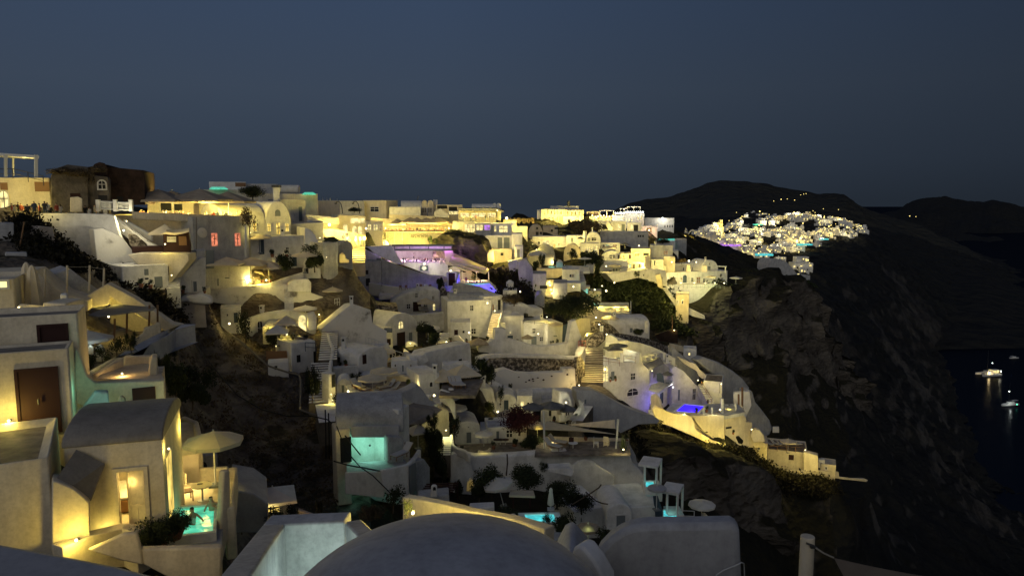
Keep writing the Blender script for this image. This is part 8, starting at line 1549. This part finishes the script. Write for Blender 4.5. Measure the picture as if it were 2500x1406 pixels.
scatter('dark grass on the spur below the hotel',[(1510,1040),(1600,1030),(1700,1060),(1790,1100),(1870,1110),(1990,1160),(2110,1180),(2000,1230),(1880,1200),(1800,1190),(1700,1160),(1640,1170),(1560,1120)],2400,70,1.1,'scrub',2,ymax=145)
scatter('brown scrub on the rocks of the gully',[(420,740),(520,730),(600,800),(700,900),(780,1000),(830,1150),(820,1260),(720,1280),(620,1240),(520,1100),(440,1010)],700,45,.7,'dryleaf',3,ymax=130)
scatter('dark scrub on the bank under the promenade wall',[(-10,530),(95,540),(200,640),(300,690),(420,740),(445,800),(380,760),(260,700),(140,650),(60,620)],900,55,.9,'scrub',4,ymax=110)
scatter('dark scrub over the crest of the big cliff',[(1735,700),(1800,668),(1900,690),(1960,690),(2010,720),(1940,740),(1850,720),(1800,740),(1740,760)],900,200,2.6,'leaf',5,ymax=330)
scatter('dark scrub on the rock below the Greek lettering',[(1070,565),(1150,575),(1195,640),(1210,650),(1300,680),(1300,740),(1215,740),(1200,700),(1120,620),(1080,600)],900,130,1.7,'scrub',6,ymax=260)
# big rocks near the purple restaurant: real cliffs behind the awning
def crag(label,pts,Y,Y2,dep,seed,amp,mat='rock',ctrl=None):
    "rugged rock mass with a traced skyline"
    f=fac(min(p[0] for p in pts),Y,max(p[0] for p in pts),Y2); top=[f.loc(*p) for p in pts]; a0,a1=top[0][0],top[-1][0]
    n=46;m=34; bm=bmesh.new(); g=[]
    for i in range(n+1):
        a=a0+(a1-a0)*i/n
        for k in range(len(top)-1):
            if top[k][0]<=a<=top[k+1][0]+1e-6: t=(a-top[k][0])/max(1e-6,top[k+1][0]-top[k][0]); zt_=top[k][1]+(top[k+1][1]-top[k][1])*t; break
        zb_=min(z for _,z in top)-12; row=[]
        for j in range(m+1):
            t=j/m
            z=zt_+(zb_-zt_)*max(0,(t-.25)/.75); d_=dep*(1-t/.25) if t<.25 else -dep*.45*((t-.25)/.75)
            p=f.to(a,z,d_); q=p*(.16)+Vector((seed,0,0)); dis=noise.fractal(q,.9,2.1,6)*amp
            row.append(bm.verts.new(p+Vector((dis*.4,-abs(dis)*1.2 if t>.25 else 0,dis*(.5 if t>.05 else .3)))))
        g.append(row)
    for i in range(n):
        for j in range(m): bm.faces.new((g[i][j],g[i+1][j],g[i+1][j+1],g[i][j+1]))
    o=fin('crag',bm,mat,None,80); setp(o,label,'rock',kind='structure'); return o
crag('dark crag beside the Greek lettering',[(1058,580),(1085,566),(1115,566),(1150,576),(1170,590),(1190,612),(1200,640),(1212,660)],181,176,8,3,1.8)
crag('lower dark crag behind the blue bar',[(1180,660),(1200,646),(1240,638),(1270,645),(1290,665),(1300,700),(1300,740)],174,168,6,5,1.8)
crag('big pale cliff buttress below the cliff hotel',[(1650,800),(1672,770),(1690,760),(1725,735),(1745,705),(1790,690),(1850,680),(1900,672),(1960,678),(1990,700),(2005,740),(2010,790),(2025,815),(2045,850),(2070,900)],205,262,22,9,5.5)
crag('second cliff buttress below the spur, catching little light',[(1560,1215),(1600,1130),(1650,1095),(1700,1085),(1760,1110),(1800,1125),(1850,1135),(1890,1150),(1900,1190)],84,98,8,21,2.2)
# ================================================================== far hills, sea
def ridge_hill(label,rid,base,mat,seed,amp,n=160,m=30,name='hill',back=500):
    def itp(l,x):
        for k in range(len(l)-1):
            if l[k][0]<=x<=l[k+1][0]: t=(x-l[k][0])/(l[k+1][0]-l[k][0]); t=t*t*(3-2*t)*.4+t*.6; return l[k][1]+(l[k+1][1]-l[k][1])*t,l[k][2]+(l[k+1][2]-l[k][2])*t
        return l[-1][1:]
    vs=[];x0,x1=rid[0][0],rid[-1][0]
    for i in range(n+1):
        x=x0+(x1-x0)*i/n; ry,rY=itp(rid,x); by,bY=itp(base,x); a=P(x,ry,rY); b=P(x,by,bY)
        for j in range(m+3):
            if j<=m:
                t=j/m; p=b.lerp(a,t); p.z+= (a.z-b.z)*(.12*math.sin(math.pi*t))*0
            else: p=a+Vector((0,back*(j-m),-back*.35*(j-m)))
            dis=noise.fractal(Vector((p.x,p.y,seed*50))*.0016,.8,2.2,7)*amp
            w_=math.sin(math.pi*min(1,max(0,j/m)))**.5 if j<m else .12
            vs.append((p.x,p.y,p.z+dis*w_+noise.fractal(p*.006,.8,2,4)*amp*.10))
    r_=m+3; fs=[(i*r_+j,i*r_+j+1,(i+1)*r_+j+1,(i+1)*r_+j) for i in range(n) for j in range(r_-1)]
    me=bpy.data.meshes.new(name); me.from_pydata(vs,[],fs); me.materials.append(M[mat]); me.shade_smooth(); o=mkobj(name,me); setp(o,label,'hill',kind='structure'); return o
ridge_hill('dark rounded mountain behind the far village',[(1150,560,2600),(1400,540,2600),(1500,515,2600),(1540,497,2600),(1580,488,2600),(1635,482,2600),(1665,473,2550),(1700,461,2500),(1730,449,2450),(1757,442,2450),(1800,444,2450),(1850,447,2450),(1875,450,2450),(1890,455,2450),(1910,457,2450),(1940,462,2450),(1965,466,2450),(2000,473,2400),(2040,468,2350),(2060,470,2300),(2080,484,2200),(2100,505,2100),(2125,520,2050),(2160,525,2000),(2200,535,1900),(2300,575,1800),(2450,660,1500)],
 [(1150,600,1500),(1500,590,1500),(1700,575,1250),(1800,560,1150),(1900,540,1300),(2000,545,1300),(2100,590,1050),(2150,640,900),(2200,690,850),(2300,740,900),(2450,760,950)],'hillside',1,45)
ridge_hill('long dark caldera rim far across the bay',[(2060,530,5200),(2140,524,5200),(2190,516,5200),(2215,500,5200),(2250,490,5200),(2300,488,5200),(2350,491,5200),(2395,496,5200),(2420,489,5200),(2450,492,5200),(2500,505,5200),(2600,520,5200),(2800,530,5000)],
 [(2060,660,1750),(2300,655,1750),(2420,652,1770),(2500,652,1780),(2600,655,1770),(2800,660,1750)],'farcliff',2,70,name='hill')
ridge_hill('low dark headland reaching into the bay',[(1990,700,700),(2100,700,800),(2180,712,900),(2230,690,930),(2300,675,960),(2350,668,980),(2410,662,1000),(2440,672,1000),(2465,688,980),(2490,705,950),(2530,730,900),(2600,770,850),(2700,800,800)],
 [(1990,870,560),(2100,880,540),(2200,870,570),(2300,858,632),(2400,857,633),(2500,857,633),(2600,857,633),(2700,857,633)],'rock' if False else 'farcliff',3,22,name='headland')
# water
m,nt,b=nodes('sea'); N=nt.nodes; L=nt.links; gs=N.new('ShaderNodeBsdfGlossy'); gs.inputs['Roughness'].default_value=.2; ms=N.new('ShaderNodeMixShader'); ms.inputs[0].default_value=.06; L.new(b.outputs[0],ms.inputs[1]); L.new(gs.outputs[0],ms.inputs[2]); L.new(ms.outputs[0],N['Material Output'].inputs['Surface']); b.inputs['Base Color'].default_value=(.001,.002,.007,1); b.inputs['Roughness'].default_value=.22; b.inputs['Specular IOR Level'].default_value=0; b.inputs['IOR'].default_value=1.01
g_=N.new('ShaderNodeNewGeometry'); n_=N.new('ShaderNodeTexNoise'); n_.inputs['Scale'].default_value=.22; n_.inputs['Detail'].default_value=5; mp=N.new('ShaderNodeMapping'); mp.inputs['Scale'].default_value=(1,2.2,1); L.new(g_.outputs['Position'],mp.inputs['Vector']); L.new(mp.outputs[0],n_.inputs['Vector']); bp=N.new('ShaderNodeBump'); bp.inputs['Strength'].default_value=.5; bp.inputs['Distance'].default_value=.5; L.new(n_.outputs['Fac'],bp.inputs['Height']); L.new(bp.outputs['Normal'],b.inputs['Normal']); L.new(bp.outputs['Normal'],gs.inputs['Normal']); M['sea']=m
bm=bmesh.new(); v=[bm.verts.new(q) for q in ((-200,-3000,0),(14000,-3000,0),(14000,16000,0),(3600,16000,0),(-200,400,0))]; bm.faces.new(v); setp(fin('sea',bm,'sea',None,0),'dark calm sea of the bay','sea',kind='structure')
# boats
def boat(label,px,py,L_,rz,lit=True,mast=True,name='sailing_boat'):
    q=Pz(px,py,0); e=emptyo(name,q,rz); setp(e,label,'boat','boats anchored in the bay'); k=L_/12
    bm=bmesh.new()
    for s_ in ((-1,1) if name=='catamaran' else (0,)):
        secs=[(-6,.7,.3),(-3,1.0,-.1),(2,1.0,-.1),(5,.5,.1),(6.3,.06,.6)]; rr=[]
        for x,w_,kz in secs:
            rr.append([bm.verts.new((x,s_*2.6+a*w_*(1.0 if s_ else 1.8),z)) for a,z in ((-1,1.3),(-.8,.4),(0,-.3+kz),(.8,.4),(1,1.3))])
        for i in range(len(rr)-1):
            for j in range(4): bm.faces.new((rr[i][j],rr[i][j+1],rr[i+1][j+1],rr[i+1][j]))
            bm.faces.new((rr[i][0],rr[i+1][0],rr[i+1][4],rr[i][4]))
        bm.faces.new(rr[0])
    mkobj('hull',mesh_of(bm,['white'],30,'hull'),e)
    bm=bmesh.new(); B_box(bm,(-1,0,1.5),(7,5.6 if name=='catamaran' else 2.2,.25)); B_box(bm,(-.5,0,2.1),(4.5,3.6 if name=='catamaran' else 1.6,1.0)); B_box(bm,(-3.4,0,3.3),(4.2,3.6 if name=='catamaran' else 1.6,.12)); mkobj('cabin',mesh_of(bm,['white'],0,'cabin'),e)
    if mast:
        bm=bmesh.new(); B_tube(bm,[(1,0,2),(1,0,15)],.07,6); B_tube(bm,[(1,0,3.6),(-4.5,0,3.8)],.14,6); mkobj('mast',mesh_of(bm,['metal'],0,'mast'),e)
    if lit:
        bm=bmesh.new(); B_box(bm,(-3.4,0,2.35),(3.6,3.7 if name=='catamaran' else 1.5,1.2)); mkobj('lit_cockpit',mesh_of(bm,['litpale'],0,'lit_cockpit'),e)
    for c in e.children: c.scale=(k,k,k)
    return e,q
e,q=boat('big catamaran with a glowing cockpit and mast light',2413,916,15.5,math.pi+.15,True,True,'catamaran')
lamp('white mast light of the big catamaran',2423,886,Pz(2413,916,0).y-1,0,r=.55,mat='globewhite',group='boat lights'); lamp('bright stern light of the big catamaran',2444,906,Pz(2413,916,0).y-3,0,r=.7,mat='globewhite',group='boat lights')
light(0,0,0,300,(1,.75,.35),.6,loc=q+Vector((-2,-4,3))); light(0,0,0,160,(1,.9,.6),.5,loc=q+Vector((7,-3,4)))
e,q=boat('smaller sailing boat with a green bow light',2465,990,12,.2+math.pi,False,True)
lamp('white mast light of the smaller boat',2464,955,Pz(2465,990,0).y-1,0,r=.5,mat='globewhite',group='boat lights'); 
emis('globegreen',(.1,1,.55),8,False); lamp('green bow light of the smaller boat',2483,987,Pz(2465,990,0).y-3,0,r=.4,mat='globegreen',group='boat lights'); light(0,0,0,90,(.9,1,.95),.5,loc=q+Vector((-2,-4,3)))
boat('faint unlit motor boat near the picture of the headland' if False else 'faint unlit motor boat off the headland',2476,875,8,.1,False,False,'motor_boat')
# hillside lights on the mountain
for i,(x,y_) in enumerate(((1889,491),(1907,487),(1940,489),(1922,486),(1955,476),(1962,474),(1968,473),(1798,519),(2047,512),(2221,528),(2236,529),(1985,515),(2010,510),(1990,519))):
    d=ray(x,y_); Y_=None
    for o in [bpy.data.objects['hill']]+[bpy.data.objects['hill.001']]:
        dd=d.normalized(); ok,loc,nn,fi=o.ray_cast(Vector((0,0,CAMZ)),dd)
        if ok and loc.y<6000: Y_=loc.y; break
    if Y_:
        e=emptyo('mountain_lamp',P(x,y_,Y_-8)); setp(e,'tiny light of a house high on the dark mountain' if i<12 else 'tiny light at the mountain foot','lamp','scattered lights on the dark mountain'); r_=Y_/2400*(1.5 if i in(1,2,9) else 1.0); e.scale=(r_,)*3; mkobj('glass_globe',gme,e)
bm=bmesh.new(); q=P(2056,490,2180)
print('LIGHTS',NL,'VILLAGE',nv,'OBJ',len(bpy.data.objects))
